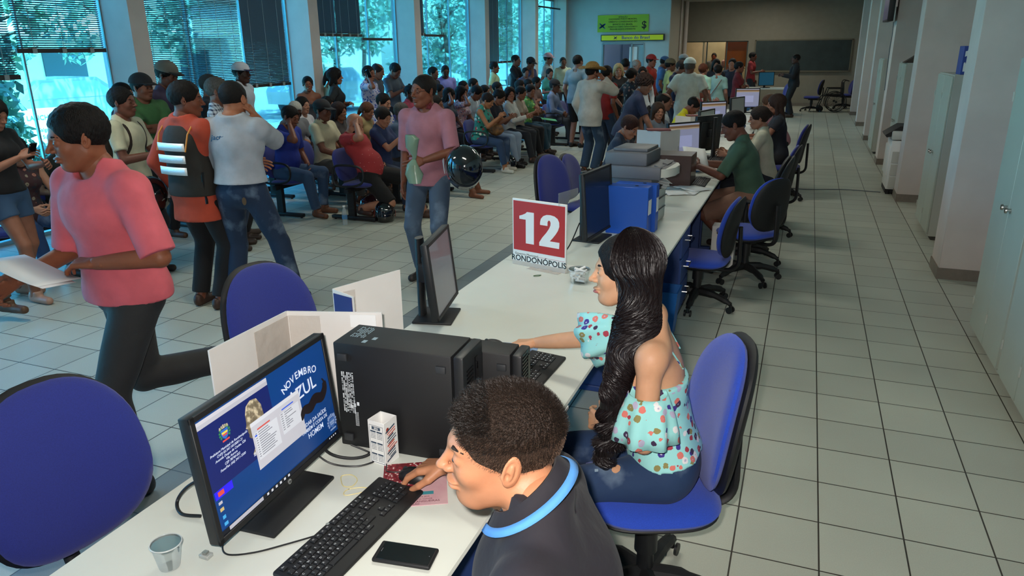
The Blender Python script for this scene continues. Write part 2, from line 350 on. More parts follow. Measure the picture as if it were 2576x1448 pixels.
# ---------------------------------------------------------------- outside
bm=NB(); bx(bm,(-38,12,-.08),(60,90,.1)); o=struct('ground_outside',bm,mat('street_asphalt','#b9b2a2',.9,var=.1,vs=.6))
LEAF=[mat('leaf_%d'%i,c,.5,c2=d,vs=9) for i,(c,d) in enumerate((('#a9c0a0','#7a9a80'),('#b2c6a4','#84a488'),('#9ab598','#6c8f78')))]
BARK=mat('bark','#5c4b3a',.9,bump=.6,bs=20)
def tree(x,y,h,cr,label,seed,low=.35,n=2600,lf=.11):
    rg=np.random.RandomState(seed); t=thing('street_tree',label,'tree',(x,y,-.03),group='street trees outside the windows')
    bm=NB(); tr=smooth_path([(0,0,0),(.1*cr,.05,h*.3),(-.05*cr,.1,h*.55),(.1,0,h*.85)],5); tube(bm,tr,[.13*(1-.8*i/len(tr)) for i in range(len(tr))],8)
    for k in range(7):
        a=rg.rand()*6.28; z=h*(.3+.07*k); tube(bm,smooth_path([(0,0,z),(math.cos(a)*cr*.4,math.sin(a)*cr*.4,z+h*.1),(math.cos(a)*cr*.85,math.sin(a)*cr*.85,z+h*.14)],3),[.05,.045,.04,.03,.02,.015,.008][:7],5)
    obj('trunk',bm,BARK,t)
    cs=[]; 
    for k in range(26):
        a,b=rg.rand()*6.28,rg.rand(); rr=cr*(.35+.6*rg.rand()); cs.append((math.cos(a)*rr,math.sin(a)*rr,h*(low+(1-low)*b),cr*(.22+.2*rg.rand())))
    C=np.array(cs)[rg.randint(0,len(cs),n)]; d=rg.normal(size=(n,3)); d/=np.linalg.norm(d,axis=1)[:,None]
    P=C[:,:3]+d*C[:,3:4]*(rg.rand(n,1)**.4); u=rg.normal(size=(n,3)); u/=np.linalg.norm(u,axis=1)[:,None]; v=np.cross(u,d); v/=np.linalg.norm(v,axis=1)[:,None]+1e-9
    s=lf*(.6+.8*rg.rand(n,1)); V=np.stack([P-u*s,P-v*s*.5,P+u*s,P+v*s*.5],1).reshape(-1,3); 
    me=bpy.data.meshes.new('crown'); me.from_pydata(V.tolist(),[],np.arange(4*n).reshape(n,4).tolist()); me.materials.append(LEAF[seed%3])
    o=bpy.data.objects.new('crown',me); col.objects.link(o); o.parent=t; o['kind']='stuff'
tree(-9.6,6.3,2.9,.9,'small leafy tree close to the glass at the left frame edge',1,low=.1,n=2200,lf=.09)
tree(-14,12.5,5.5,1.7,'bushy tree outside behind the wide half lowered blind',2,low=.3)
tree(-13.5,19.5,6.5,2.3,'dense tree outside right of the second pillar',4,low=.22,n=4200)
tree(-13,26,6.5,2.3,'bright tree outside between the third and fourth pillars',5,low=.18,n=4200)
tree(-16,35,8,3,'tree outside seen past the fourth pillar',6,low=.1,n=3600,lf=.15)
tree(-18,48,9,3.4,'farthest tree outside, seen in the last window bay',7,low=.1,n=3600,lf=.18)
tree(-19.5,12.5,6,1.6,'tree outside behind the three lowered blinds',8,low=.3)
tree(-21,33,7,2.0,'tree standing farther back between two street trees',9,low=.25,n=3000,lf=.14)
b=thing('shop_building','pale low shop building across the street with a flat white awning','building',(-28,17,-.03))
bm=NB(); bx(bm,(0,2,2),(8,26,4)); obj('wall',bm,mat('shop_wall','#d8d3c6',.8,var=.05),b)
bm=NB(); bx(bm,(4.6,0,2.7),(2.0,20,.14),rot=(0,R(6),0)); obj('awning',bm,mat('awning_white','#e9ecec',.6),b)
bm=NB(); bx(bm,(0,2,4.1),(8.6,26.6,.25)); obj('roof',bm,mat('roof_tile','#9a6f5a',.8),b)
for k in range(6): bm=NB(); bx(bm,(4.02,-7+k*3,1.3),(.08,1.6,1.5)); obj('window',bm,mat('shop_window','#2f4650',.2),b)
bm=NB(); bx(bm,(4.15,-6.5,3.3),(.3,.8,.5)); obj('air_conditioner',bm,mat('ac_white','#cfd4d4',.5),b)
b=thing('apartment_building','tall pale building far outside behind the third window bay','building',(-42,52,-.03))
bm=NB(); bx(bm,(0,0,6),(12,16,12)); obj('wall',bm,mat('apt_wall','#e3c9bb',.8),b)
for k in range(6): bm=NB(); bx(bm,(6.05,-6+2.4*k,8),(.1,1.2,5)); obj('window',bm,mat('shop_window','#2f4650',.2),b)
def car(x,y,rz,c,label):
    t=thing('parked_car',label,'car',(x,y,-.03),rz,group='cars parked outside')
    prof=[(-2,.35),(-2.05,.75),(-1.9,.95),(-1.55,1.0),(-1.1,1.42),(.35,1.45),(1.0,1.0),(1.85,.88),(2.05,.6),(2.0,.35)]
    bm=NB(); prism(bm,prof,1.6,TR((0,.8,0),(R(90),0,0))); obj('body',bm,mat('car_paint_'+c,c,.25,metal=.3,coat=.8),t)
    bm=NB(); prism(bm,[(-1.4,1.0),(-1.02,1.36),(.3,1.38),(.85,1.0)],1.62,TR((0,.81,0),(R(90),0,0))); obj('side_glass',bm,mat('car_glass','#a5b4ba',.1),t)
    for sx in (-1.25,1.25):
        for sy in (-.75,.75): bm=NB(); cyl(bm,(sx,sy-.1,.32),(sx,sy+.1,.32),.32,n=18); obj('wheel',bm,BLACKM,t)
car(-15.2,21.8,R(80),'#e8e6e0','white parked car seen through the window right of the second pillar')
car(-15.6,29.5,R(85),'#dfe3e6','white parked car seen through the window between the third and fourth pillars')
car(-16.5,38.5,R(85),'#c9ccd0','silver parked car seen past the fourth pillar')
car(-17,13.3,R(85),'#b8bcc2','grey parked car outside behind the shop banner')
s=thing('shop_banner','white snack bar banner standing outside at the far left window','banner',(-13.2,9.62,0),rot=(0,0,R(76)))
bm=NB(); bx(bm,(0,0,.52),(1.0,.03,.98)); obj('panel',bm,mat('banner_white','#f2f2ee',.6),s)
TXG=mat('banner_green','#3f8a74',.6)
text('lettering','NOVO LANCHES',TXG,s,TR((-.08,-.02,.84),(R(90),0,0)),.12,sx=.95)
for i,q in enumerate(('Salgado','Suco','Lanches','Bebidas')): text('lettering',q,TXG,s,TR((.16,-.02,.62-.13*i),(R(90),0,0)),.09)
bm=NB(); lathe(bm,[(.07,0),(.07,.01)],n=20,M=TR((.4,-.02,.84),(R(90),0,0))); obj('emblem',bm,mat('banner_teal','#3aa0b0',.6),s)
for x in (-.45,.45): bm=NB(); cyl(bm,(x,.02,-.03),(x,.02,1.0),.012,n=8); obj('leg',bm,STEEL,s)
# banners on the booth
bn=thing('bank_banner','green and yellow notice banner above the bank booth sign','banner',(-5.66,YC-.02,2.68))
bm=NB(); bx(bm,(0,0,0),(1.64,.01,.51)); obj('panel',bm,mat('banner_lime','#a9c62f',.6,c2='#8fb83a',vs=1.5),bn)
for i,(q,z,s) in enumerate((('ATENÇÃO',.19,.06),('FUNCIONÁRIO PÚBLICO MUNICIPAL',.13,.055),('CRÉDITO CONSIGNADO DO',.05,.07),('BANCO DO BRASIL',-.03,.075),('FAZEMOS SUA COMPRA E REFINANCIAMENTO',-.1,.045),('PROCURE NOSSOS ATENDENTES',-.17,.055))):
    text('lettering',q,mat('banner_ink','#274b22',.6),bn,TR((0,-.008,z),(R(90),0,0)),s,bold=.001)
text('lettering','$',mat('banner_black','#15211a',.6),bn,TR((.68,-.008,-.06),(R(90),0,0)),.3,bold=.006)
BBB=mat('bank_blue','#23508f',.6)
def bbmark(par,x,z,s):
    bm=NB()
    for k in (-1,0,1):
        bx(bm,(x+k*.1*s,-.008,z+k*.05*s),(.55*s,.006,.13*s),rot=(0,R(-38),0)); bx(bm,(x-k*.1*s,-.009,z+k*.1*s),(.5*s,.006,.1*s),rot=(0,R(40),0))
    obj('emblem',bm,BBB,par)
bbmark(bn,-.66,-.07,.3)
sg=thing('bank_sign','yellow illuminated bank sign board above the booth door','sign',(-5.33,YC-.06,2.25))
bm=NB(); bx(bm,(0,0,0),(2.02,.12,.2),bev=.005); obj('housing',bm,mat('sign_dark','#26362e',.5),sg)
bm=NB(); bx(bm,(0,-.062,0),(1.96,.006,.15)); obj('face',bm,mat('sign_yellow','#c3cf1e',.5,emit=.12),sg)
text('lettering','Banco do Brasil',BBB,sg,TR((.12,-.07,0),(R(90),0,0)),.13,bold=.002,sx=1.1); bbmark(sg,-.53,0,.16)
for i,o in enumerate([c for c in sg.children if c.name.startswith('emblem')]): o.location.y=-.062
# ---------------------------------------------------------------- steel cabinets on the right wall
def cabinet(y0,y1,x0,h,label,x1=XW-.01,split=2,handle=True):
    t=thing('steel_cabinet',label,'cabinet',(x1,y0,0),group='grey green steel cabinets along the right wall'); d=x1-x0; w=y1-y0
    bm=NB(); bx(bm,(-d/2,w/2,h/2+.02),(d,w,h-.04),bev=.004,seg=1); obj('body',bm,CABS,t)
    bm=NB(); bx(bm,(-d/2+.02,w/2,.03),(d-.03,w-.03,.06)); obj('plinth',bm,mat('plinth_dark','#3b3a33',.6),t)
    for k in range(split):
        dw=w/split; bm=NB(); bx(bm,(-d-.009,dw*(k+.5),h/2+.03),(.018,dw-.008,h-.09),bev=.003,seg=1); dr=obj('door',bm,CAB,t)
        for z in (h*.12,h*.85): bm=NB(); cyl(bm,(-d-.02,dw*(k+.5)+(dw/2-.012),z),(-d-.02,dw*(k+.5)+(dw/2-.012),z+.06),.008,n=8); obj('hinge',bm,CABS,dr)
        if handle: bm=NB(); lathe(bm,[(.012,0),(.012,.02),(.02,.024),(.018,.034),(0,.036)],n=14,M=TR((-d-.018,dw*(k+.5)-(dw/2-.05)*(1 if k else -1),h*.52),(0,R(-90),0))); obj('knob',bm,STEEL,dr)
    return t
cabinet(4.9,5.74,1.27,1.9,'big grey green steel cabinet at the right frame edge, farther of the two')
cabinet(4.02,4.86,1.27,1.9,'big grey green steel cabinet at the right frame edge, nearest the camera')
cabinet(8.6,9.5,1.34,1.68,'grey green steel cabinet carrying a blue box between two pillars')
cabinet(12.0,12.9,1.27,1.72,'steel cabinet behind the white photocopier')
cabinet(15.5,16.4,1.25,1.72,'farthest steel cabinet along the right wall')
t=thing('box_file','blue torn cardboard archive box on top of a steel cabinet','box',(1.425,8.66,1.68))
bm=NB(); bx(bm,(.05,.1,.135),(.17,.26,.27),bev=.004,seg=1); obj('body',bm,mat('archive_blue','#24418f',.6,var=.1),t)
bm=NB(); prism(bm,[(0,0),(.05,.02),(.09,.0),(.1,.04),(.03,.06),(0,.05)],.002,TR((-.02,-.032,.17),(R(90),0,0))); prism(bm,[(0,0),(.02,.0),(.03,.05),(.01,.09),(0,.08)],.002,TR((-.02,-.032,.03),(R(90),0,0))); obj('torn_label',bm,PAPER,t)
t=thing('black_box','dark folded thing lying on the cabinet behind the photocopier','box',(1.33,12.1,1.72)); bm=NB(); prism(bm,[(-.1,0),(.1,0),(.1,.11),(.06,.11)],.25,TR((0,.25,0),(R(90),0,0))); obj('body',bm,mat('dark_brown','#3c3128',.6),t)
# wall television on the pillar
t=thing('wall_television','flat television mounted high on a right hand pillar','television',(1.22,14.3,2.62))
bm=NB(); bx(bm,(-.09,.1,0),(.09,.9,.58),rot=(0,0,0),bev=.006); obj('body',bm,BLACK,t)
bm=NB(); bx(bm,(-.137,.1,0),(.004,.84,.52)); obj('screen',bm,mat('tv_screen','#4d4268',.3,emit=.1,var=.3,vs=2),t)
bm=NB(); bx(bm,(0,.1,0),(.1,.12,.12)); obj('wall_mount',bm,STEEL,t)
bm=NB(); tube(bm,smooth_path([(0,.12,-.29),(.01,.13,-.5),(0,.12,-.75),(.015,.14,-1.4)],5),.006,6); obj('cable',bm,mat('cable_grey','#54606a',.6),t)
# photocopier
t=thing('photocopier','tall white floor standing photocopier beside a pillar','photocopier',(1.12,11.22,0))
bm=NB(); bx(bm,(.28,.28,.40),(.52,.56,.66),bev=.015); obj('body',bm,WHITEP,t)
for k in range(3): bm=NB(); bx(bm,(.28,-.004,.17+.17*k),(.47,.012,.155),bev=.004,seg=1); obj('drawer',bm,GREYL,t)
bm=NB(); bx(bm,(.02,.28,.45),(.04,.5,.4),bev=.01); obj('front_cover',bm,WHITEP,t)
bm=NB(); bx(bm,(.29,.28,.80),(.56,.56,.12),bev=.02); obj('scanner',bm,GREYL,t)
bm=NB(); prism(bm,[(-.05,.77),(.55,.88),(.55,.92),(.1,.92),(-.07,.80)],.5,TR((0,.53,0),(R(90),0,0))); obj('lid',bm,BLACKM,t)
bm=NB(); bx(bm,(.27,.28,.05),(.5,.5,.06)); 
for sx in (.06,.5):
    for sy in (.05,.5): cyl(bm,(sx,sy,0),(sx,sy,.05),.03,n=10)
obj('base',bm,BLACKM,t)
bm=NB(); tube(bm,smooth_path([(1.1,11.3,.012),(.6,11.35,.012),(.1,11.2,.012),(-.5,11.3,.012),(-.72,11.1,.012)],6),.006,6); tag(obj('floor_cable',bm,mat('cable_grey','#54606a',.6)),'thin grey cable running across the aisle floor from the photocopier','cable')
# ---------------------------------------------------------------- counter desks
DX0,DX1,DZ=-1.62,-.70,.75
def desk(y0,y1,label,drawers=None):
    t=thing('counter_desk',label,'desk',((DX0+DX1)/2,(y0+y1)/2,0),group='white topped counter desks in one long row'); w=DX1-DX0; L=y1-y0
    bm=NB(); q=w/2; pr=[(-q,0),(-q,-.028),(q-.01,-.028),(q,-.02),(q+.004,-.012),(q,-.003),(q-.012,0)]
    prism(bm,pr,L-.003,TR((0,L/2,DZ),(R(90),0,0))); obj('worktop',bm,DESK,t)
    for yy in (-L/2+.05,L/2-.05):
        bm=NB(); bx(bm,(0,yy,.36),(.62,.035,.68),bev=.004,seg=1); bx(bm,(0,yy,.02),(.8,.06,.04),bev=.006,seg=1); obj('side_frame',bm,NAVY,t)
    bm=NB(); tube(bm,[(w/2-.07,-L/2+.02,DZ-.06),(w/2-.07,L/2-.02,DZ-.06)],.024,12); obj('front_rail',bm,NAVY,t)
    bm=NB(); bx(bm,(-w/2+.16,0,.42),(.02,L-.12,.5)); obj('modesty_panel',bm,NAVY,t)
    if drawers:
        dy=drawers
        bm=NB(); bx(bm,(w/2-.25,dy,.40),(.42,.38,.60),bev=.006,seg=1); u=obj('drawer_unit',bm,NAVY,t)
        for k in range(3):
            bm=NB(); bx(bm,(w/2-.035,dy,.6-.2*k),(.02,.37,.19),bev=.004,seg=1); dr=obj('drawer',bm,mat('drawer_blue','#2b4580',.45),u)
            bm=NB(); z=.62-.2*k; tube(bm,[(w/2-.025,dy-.07,z),(w/2+.01,dy-.07,z),(w/2+.01,dy+.07,z),(w/2-.025,dy+.07,z)],.005,6); obj('handle',bm,STEEL,u)
    return t
desk(-.4,1.93,'nearest white counter desk with the screen, keyboard and phone on it')
desk(1.93,3.98,'white counter desk of the long haired woman, second from the camera')
desk(3.98,5.72,'white counter desk carrying the grey printer and blue binders',drawers=.55)
desk(5.72,7.3,'white counter desk of the man in the green shirt')
for a_,b_,l in ((7.38,9.0,'white counter desk with the lit screen of the woman in cream'),(9.08,10.9,'white counter desk in the middle of the far row'),(10.98,12.8,'last but one white counter desk of the far row'),(12.88,14.6,'farthest white counter desk of the row')): desk(a_,b_,l)
# ---------------------------------------------------------------- office chairs (front = local +x)
def ochair(loc,rz,label,fab=BLUEF,sz=.47,bt=.95,bw=.44,bh=.46,arms=False,casters=True,tilt=10,base=True,group='blue office chairs'):
    t=thing('office_chair',label,'chair',(*loc,0),rz,group)
    bm=NB(); pillow(bm,.47,.46,.075,TR((0,0,sz-.035)),e=3.2,bend=-.012); obj('seat',bm,fab,t)
    bm=NB(); pillow(bm,.46,.45,.05,TR((0,0,sz-.066)),e=3.2); bx(bm,(-.02,0,sz-.1),(.22,.2,.04),bev=.01); obj('seat_shell',bm,BLACKM,t)
    zc=bt-bh/2; M=TR((-.235,0,zc),(0,R(-tilt),0))@TR((0,0,0),(R(90),0,R(90)))
    bm=NB(); pillow(bm,bw,bh,.06,M@TR((0,0,.018)),e=2.5,taper=.1,curve=.03,bend=-.015); obj('backrest',bm,fab,t)
    bm=NB(); pillow(bm,bw+.016,bh+.02,.055,M@TR((0,0,-.016)),e=2.5,taper=.1,curve=.03,bend=-.015); obj('backrest_shell',bm,BLACKM,t)
    bm=NB(); tube(bm,smooth_path([(-.05,0,sz-.105),(-.22,0,sz-.11),(-.30,0,sz-.06),(-.305,0,sz+.08),(-.30,0,zc)],5),.026,10,flat=.6); obj('back_bar',bm,BLACKM,t)
    bm=NB(); cyl(bm,(0,0,.1),(0,0,.3),.032,.03); cyl(bm,(0,0,.22),(0,0,sz-.1),.042,.04); obj('column',bm,BLACK,t)
    if base:
        bm=NB()
        for k in range(5):
            a=R(72*k+20); c,s=math.cos(a),math.sin(a); tube(bm,smooth_path([(0,0,.12),(c*.13,s*.13,.12),(c*.24,s*.24,.095),(c*.3,s*.3,.07)],4),[.034]*5+[.026]*5+[.018]*3,8)
        obj('star_base',bm,BLACKM,t)
        for k in range(5):
            a=R(72*k+20); c,s=math.cos(a)*.3,math.sin(a)*.3; bm=NB()
            for q in (-.016,.016): cyl(bm,(c-math.sin(a)*q-.01*0,s+math.cos(a)*q,.027),(c-math.sin(a)*(q+.011*(1 if q>0 else -1)),s+math.cos(a)*(q+.011*(1 if q>0 else -1)),.027),.026,n=14)
            cyl(bm,(c,s,.03),(c,s,.07),.012,n=8); obj('caster',bm,BLACK,t)
    if arms:
        for s in (-1,1):
            bm=NB(); tube(bm,smooth_path([(0,s*.21,sz-.1),(.02,s*.27,sz-.08),(.02,s*.275,sz+.14)],4),.018,8); pillow(bm,.25,.075,.03,TR((.01,s*.275,sz+.16)),e=3,na=24,nr=4); obj('armrest',bm,BLACKM,t)
    return t
ochair((-.38,2.28),R(203),'bright blue swivel chair under the woman in the flower blouse',bt=1.05,bh=.54,bw=.42,tilt=10,sz=.52)
ochair((-.10,.95),R(180),'blue swivel chair under the young man in the dark polo',bt=.86,bh=.4,sz=.43)
ochair((-.36,6.55),R(142),'empty blue swivel chair in the aisle with its black back towards us',bt=.94,bw=.42,bh=.45)
ochair((-.66,5.70),R(174),'blue chair pushed in beside the drawer unit, half under the counter',bt=.90,bw=.42,bh=.46,sz=.43)
ochair((-.38,7.15),R(178),'black backed chair with armrests under the man in green',fab=BLACKM,bt=1.03,bw=.46,bh=.55,arms=True,tilt=14)
ochair((-.30,8.35),R(176),'blue chair under the woman in the cream blouse',fab=BLUEV,bt=.98,bw=.44,bh=.48)
ochair((-.22,10.45),R(176),'dark blue chair under the woman with long brown hair',fab=BLUEV,bt=1.0,bw=.46,bh=.5)
ochair((.15,25.2),R(172),'blue chair with its back to the chalkboard wall, left of the wheelchair',fab=BLUEV,bt=.96)
ochair((1.1,26.6),R(190),'blue chair half hidden behind the wheelchair',fab=BLUEV,bt=.9)
ochair((-.75,23.2),R(200),'dark blue chair beside the farthest counter',fab=BLUEV,bt=.95)
# visitor chairs on the public side, facing the counter
ochair((-1.78,1.29),R(-8),'large dark blue visitor chair at the left edge, nearest the camera',fab=BLUEV,bt=1.04,bw=.50,bh=.54,tilt=12,group='visitor chairs facing the counter')
ochair((-1.88,2.36),R(-14),'blue visitor chair behind the white cartons',fab=BLUEV,bt=1.10,bw=.45,bh=.50,tilt=12,group='visitor chairs facing the counter')
ochair((-1.72,5.75),R(-20),'dark blue visitor chair behind the grey printer',fab=BLUEV,bt=1.13,bw=.42,bh=.5,group='visitor chairs facing the counter')
ochair((-1.95,7.15),R(-5),'visitor chair under the woman in the slate blue shirt',fab=BLUEV,bt=.95,group='visitor chairs facing the counter')
# ---------------------------------------------------------------- monitors
SCR_OFF=mat('screen_glass_off','#4a4c50',.25,coat=.3)
def monitor(loc,rz,label,w=.53,h=.32,zb=.06,base=True,scr=SCR_OFF,arm=True,tilt=3,bw=.24,bd=.19,bz=0,off=(0,0)):
    """front = local +x; panel centre at off"""
    t=thing('computer_monitor',label,'monitor',loc,rz)
    M=TR((off[0],off[1],zb+h/2),(0,R(-tilt),0))
    bm=NB(); bx(bm,(-.006,0,0),(.03,w,h),rot=None,bev=.004); bx(bm,(-.03,0,-.01),(.03,w*.72,h*.7),bev=.012); xf(bm.verts,M); body=obj('housing',bm,BLACK,t)
    bm=NB(); b_=.016
    for s in (-1,1): bx(bm,(.011,s*(w/2-b_/2),0),(.008,b_,h),bev=.0015,seg=1); bx(bm,(.011,0,s*(h/2-b_/2)),(.008,w,b_),bev=.0015,seg=1)
    xf(bm.verts,M); obj('bezel',bm,BLACKM,t)
    bm=NB(); bx(bm,(.0095,0,0),(.002,w-2*b_,h-2*b_)); xf(bm.verts,M); s_=obj('screen',bm,scr,t)
    if arm:
        bm=NB(); pts=[(off[0]-.10,off[1],.01),(off[0]-.09,off[1],zb+h*.55),(off[0]-.03,off[1],zb+h*.55)]
        tube(bm,[(off[0]-.10,off[1],.0),(off[0]-.10,off[1],zb+h*(.95 if h>.35 else .72))],.035,14,flat=.55); bx(bm,(off[0]-.06,off[1],zb+h*.5),(.08,.11,.09),bev=.01); obj('stand_neck',bm,BLACK,t)
    if base: bm=NB(); bx(bm,(off[0]-.03,off[1],.006),(bd,bw,.012),bev=.005); obj('stand_base',bm,BLACKM,t)
    return t,M,s_
# nearest one, switched on
SB=mat('screen_blue','#0d3b7c',.3,emit=.38,pattern=lambda nt,src,b:(lambda c:(nt.links.new(c,b.inputs['Base Color']),nt.links.new(c,b.inputs['Emission Color'])))(
    (lambda v:ramp(nt,v,[(0,'#123a86'),(.45,'#0d3b78'),(1,'#0a2f68')],'LINEAR'))((lambda n:(nt.links.new(src,n.inputs[0]),n.outputs[0])[1])(nt.nodes.new('ShaderNodeTexNoise')))))
mon,MM,scr=monitor((-1.275,1.43,DZ),R(3),'large switched on monitor showing a blue campaign desktop, nearest the camera',w=.575,h=.345,zb=.065,scr=SB,tilt=6,bw=.30,bd=.22,arm=True)
mon.children[0]
W_=.543;H_=.313
def sl(name,c,e=.36): return mat(name,c,.4,emit=e)
def quad2(bm,x0,y0,x1,y1,z=0,mi=0):
    f=bm.faces.new([bm.verts.new(p) for p in ((x0,y0,z),(x1,y0,z),(x1,y1,z),(x0,y1,z))]); f.material_index=mi
# screen coordinates: u right 0..1, v up 0..1 -> local plane
SM=MM@TR((.0115,-W_/2,-H_/2))@Matrix(((0,0,1,0),(1,0,0,0),(0,1,0,0),(0,0,0,1)))
def SU(u,v,z=0): return SM@TR((u*W_,v*H_,z))
def panel(name,rects,mats,z,par):
    bm=NB()
    for (u0,v0,u1,v1,mi) in rects: quad2(bm,u0*W_,v0*H_,u1*W_,v1*H_,z+.0001*mi,mi)
    xf(bm.verts,SM); return obj(name,bm,mats,par,sharp=0,recalc=False)
NAVYS=sl('screen_navy','#121f5e'); GRYS=sl('screen_grey','#a9a9b4'); LGT=sl('screen_light','#b9b9c2'); WHS=sl('screen_white','#c9ccd4'); BLS=sl('screen_black','#0a0f1c',.2)
panel('program_window',[(.0,.38,.50,.92,0),(.0,.92,.50,.985,1),(.0,.955,.50,.985,2)],[NAVYS,GRYS,LGT],.0004,scr)
rr=[(.32,.27,.72,.70,0),(.32,.665,.72,.70,1),(.335,.35,.515,.60,2),(.54,.40,.70,.60,2)]
panel('dialog_window',rr,[LGT,WHS,WHS],.0012,scr)
rng=random.Random(3); rows=[]
for k in range(11):
    v=.585-.021*k
    for (a_,b_) in ((.34,.352),(.362,.362+.13*(.5+.5*rng.random()))): rows.append((a_,v,b_,v+.007,0))
    if k<8: rows+= [(.545,v,.562,v+.007,0),(.575,v,.575+.1*rng.random()+.01,v+.007,0)]
rows+=[(.36,.61,.46,.622,1),(.56,.62,.66,.632,2),(.335,.565,.352,.58,2)]
panel('dialog_text',rows,[sl('screen_ink','#6f7280',.3),sl('screen_red','#c0443c',.5),sl('screen_link','#2f55c8',.5)],.0016,scr)
panel('taskbar',[(0,0,1,.045,0),(.05,.006,.3,.04,1)]+[(.33+.035*k,.012,.345+.035*k,.034,2) for k in range(6)]+[(.9+.02*k,.015,.91+.02*k,.03,2) for k in range(4)],[BLS,GRYS,WHS],.0006,scr)
panel('desktop_icons',[(.01,.31,.13,.38,0),(.03,.325,.07,.365,1),(.02,.26,.045,.285,2),(.02,.2,.045,.23,3),(.025,.13,.045,.16,4),(.025,.07,.05,.10,4)],[sl('screen_violet','#2b1fe0'),sl('screen_red',''),GRYS,sl('screen_tan','#b9a36a'),sl('screen_cyan','#3f9ad0')],.0008,scr)
# classical bust picture
bm=NB(); pf=[(.30,.44),(.34,.40),(.42,.40),(.425,.52),(.415,.60),(.43,.70),(.425,.80),(.40,.875),(.355,.89),(.32,.86),(.305,.80),(.30,.72),(.29,.685),(.302,.67),(.30,.645),(.305,.62),(.30,.60),(.315,.575),(.335,.57),(.335,.50)]
f=bm.faces.new([bm.verts.new((u*W_,v*H_,.0007)) for u,v in pf]); xf(bm.verts,SM)
def bustp(nt,src,b):
    v=nt.nodes.new('ShaderNodeTexNoise'); v.inputs['Scale'].default_value=60; nt.links.new(src,v.inputs[0]); c=ramp(nt,v.outputs[0],[(0,'#2c261e'),(.45,'#6f6450'),(.6,'#b9ac90')],'LINEAR'); nt.links.new(c,b.inputs['Base Color']); nt.links.new(c,b.inputs['Emission Color']); b.inputs['Emission Strength'].default_value=.5
obj('bust_picture',bm,mat('bust_stone','#8d8268',.6,pattern=bustp),scr,sharp=0)
# municipal emblem, moustache
def emblem(u,v,s,mats,z=.0009):
    bm=NB()
    for k in range(5): bx(bm,((k-2)*s*.16,s*.42+(-abs(k-2)*.04*s),0),(s*.11,s*.17,.0002))
    bx(bm,(0,s*.3,0),(s*.8,s*.06,.0002)); prism(bm,[(-.3*s,.22*s),(.3*s,.22*s),(.3*s,-.1*s),(.2*s,-.3*s),(0,-.42*s),(-.2*s,-.3*s),(-.3*s,-.1*s)],.0002,mi=1)
    bx(bm,(0,-.0*s,.0002),(s*.5,s*.12,.0003),mi=2); bx(bm,(0,-.14*s,.0002),(s*.4,s*.1,.0003),mi=3)
    for q in (-1,1):
        for k in range(5): a=-.6+k*.42; bx(bm,(q*math.cos(a)*s*.42,math.sin(a)*s*.4-.02*s,0),(s*.15,s*.12,.0002),rot=(0,0,a*q),mi=4)
    bx(bm,(0,-.48*s,0),(s*.6,s*.1,.0003),mi=3); xf(bm.verts,SU(u,v,z)); return obj('emblem',bm,mats,scr,sharp=0)
emblem(.155,.78,.042,[sl('em_stone','#b5a98c'),sl('em_blue','#2f62b0'),sl('em_yellow','#d8c040'),sl('screen_red',''),sl('em_green','#2f7a4a')])
GH=sl('em_ghost','#7d92b8',.4); emblem(.955,.165,.05,[GH,sl('em_ghost2','#3d5f98',.4),GH,GH,GH])
bm=NB(); mp=smooth_path([(.70,.40,0),(.735,.47,0),(.79,.455,0),(.845,.50,0),(.905,.475,0),(.945,.53,0),(.95,.60,0),(.935,.64,0)],8)
tube(bm,[Vector((p.x*W_,p.y*H_,.0012)) for p in mp],[.004+.0165*math.sin(PI*min(1,max(0,(i/len(mp)))*1.0))**.7*(1-.55*(i/len(mp))) if i<len(mp)-9 else .004-.0003*(i-len(mp)+9) for i in range(len(mp))],10,mi=0)
for v in bm.verts: v.co.z=.0012+(v.co.z-.0012)*.03
xf(bm.verts,SM); obj('moustache_picture',bm,sl('moustache_dark','#1c1418',.15),scr,sharp=0)
WT=sl('screen_text','#c6cfe0',.5)
for i,(ch_,u) in enumerate(zip('NOVEMBRO',np.linspace(.615,.885,8))): text('lettering',ch_,WT,scr,SU(u,.775+.05*math.sin(PI*i/7)*1.0,.001)@TR(rot=(0,0,R(24-6.9*i))),.030,ext=.0001,bold=.0003)
text('lettering','AZUL',WT,scr,SU(.755,.655,.001)@TR(rot=(0,0,R(2))),.054,ext=.0001,bold=.0005)
for q,u,v,s in (('CUIDAR DA SAÚDE',.80,.325,.0165),('TAMBÉM É COISA DE',.80,.27,.0155),('HOMEM',.80,.205,.024)): text('lettering',q,WT,scr,SU(u,v,.001),s,ext=.0001,bold=.0001,sx=.92)
for k,q in enumerate(('Prefeitura Municipal de Rondonópolis','CNPJ 03.347.101/0001-21','Avenida Duque de Caxias, 526','Vila Aurora','CEP 78740-022','Fone/Fax: (66) 3411-3500')): text('lettering',q,WT,scr,SU(.165,.665-.032*k,.001),.0092,ext=.0001,shear=.25)
text('lettering','IE',WT,scr,SU(.31,.43,.001),.014,ext=.0001,shear=.3)
bm=NB(); lathe(bm,[(.0075,0),(.0075,.002)],n=18); xf(bm.verts,MM@TR((.015,.0,-.165),(0,R(90),0))); lg=obj('badge',bm,mat('badge_silver','#b8bcc0',.25,metal=.8),mon)
text('lettering','hp',BLACKM,lg,MM@TR((.0175,0,-.165),(R(90),0,R(90))),.011,shear=.3,ext=.0001)
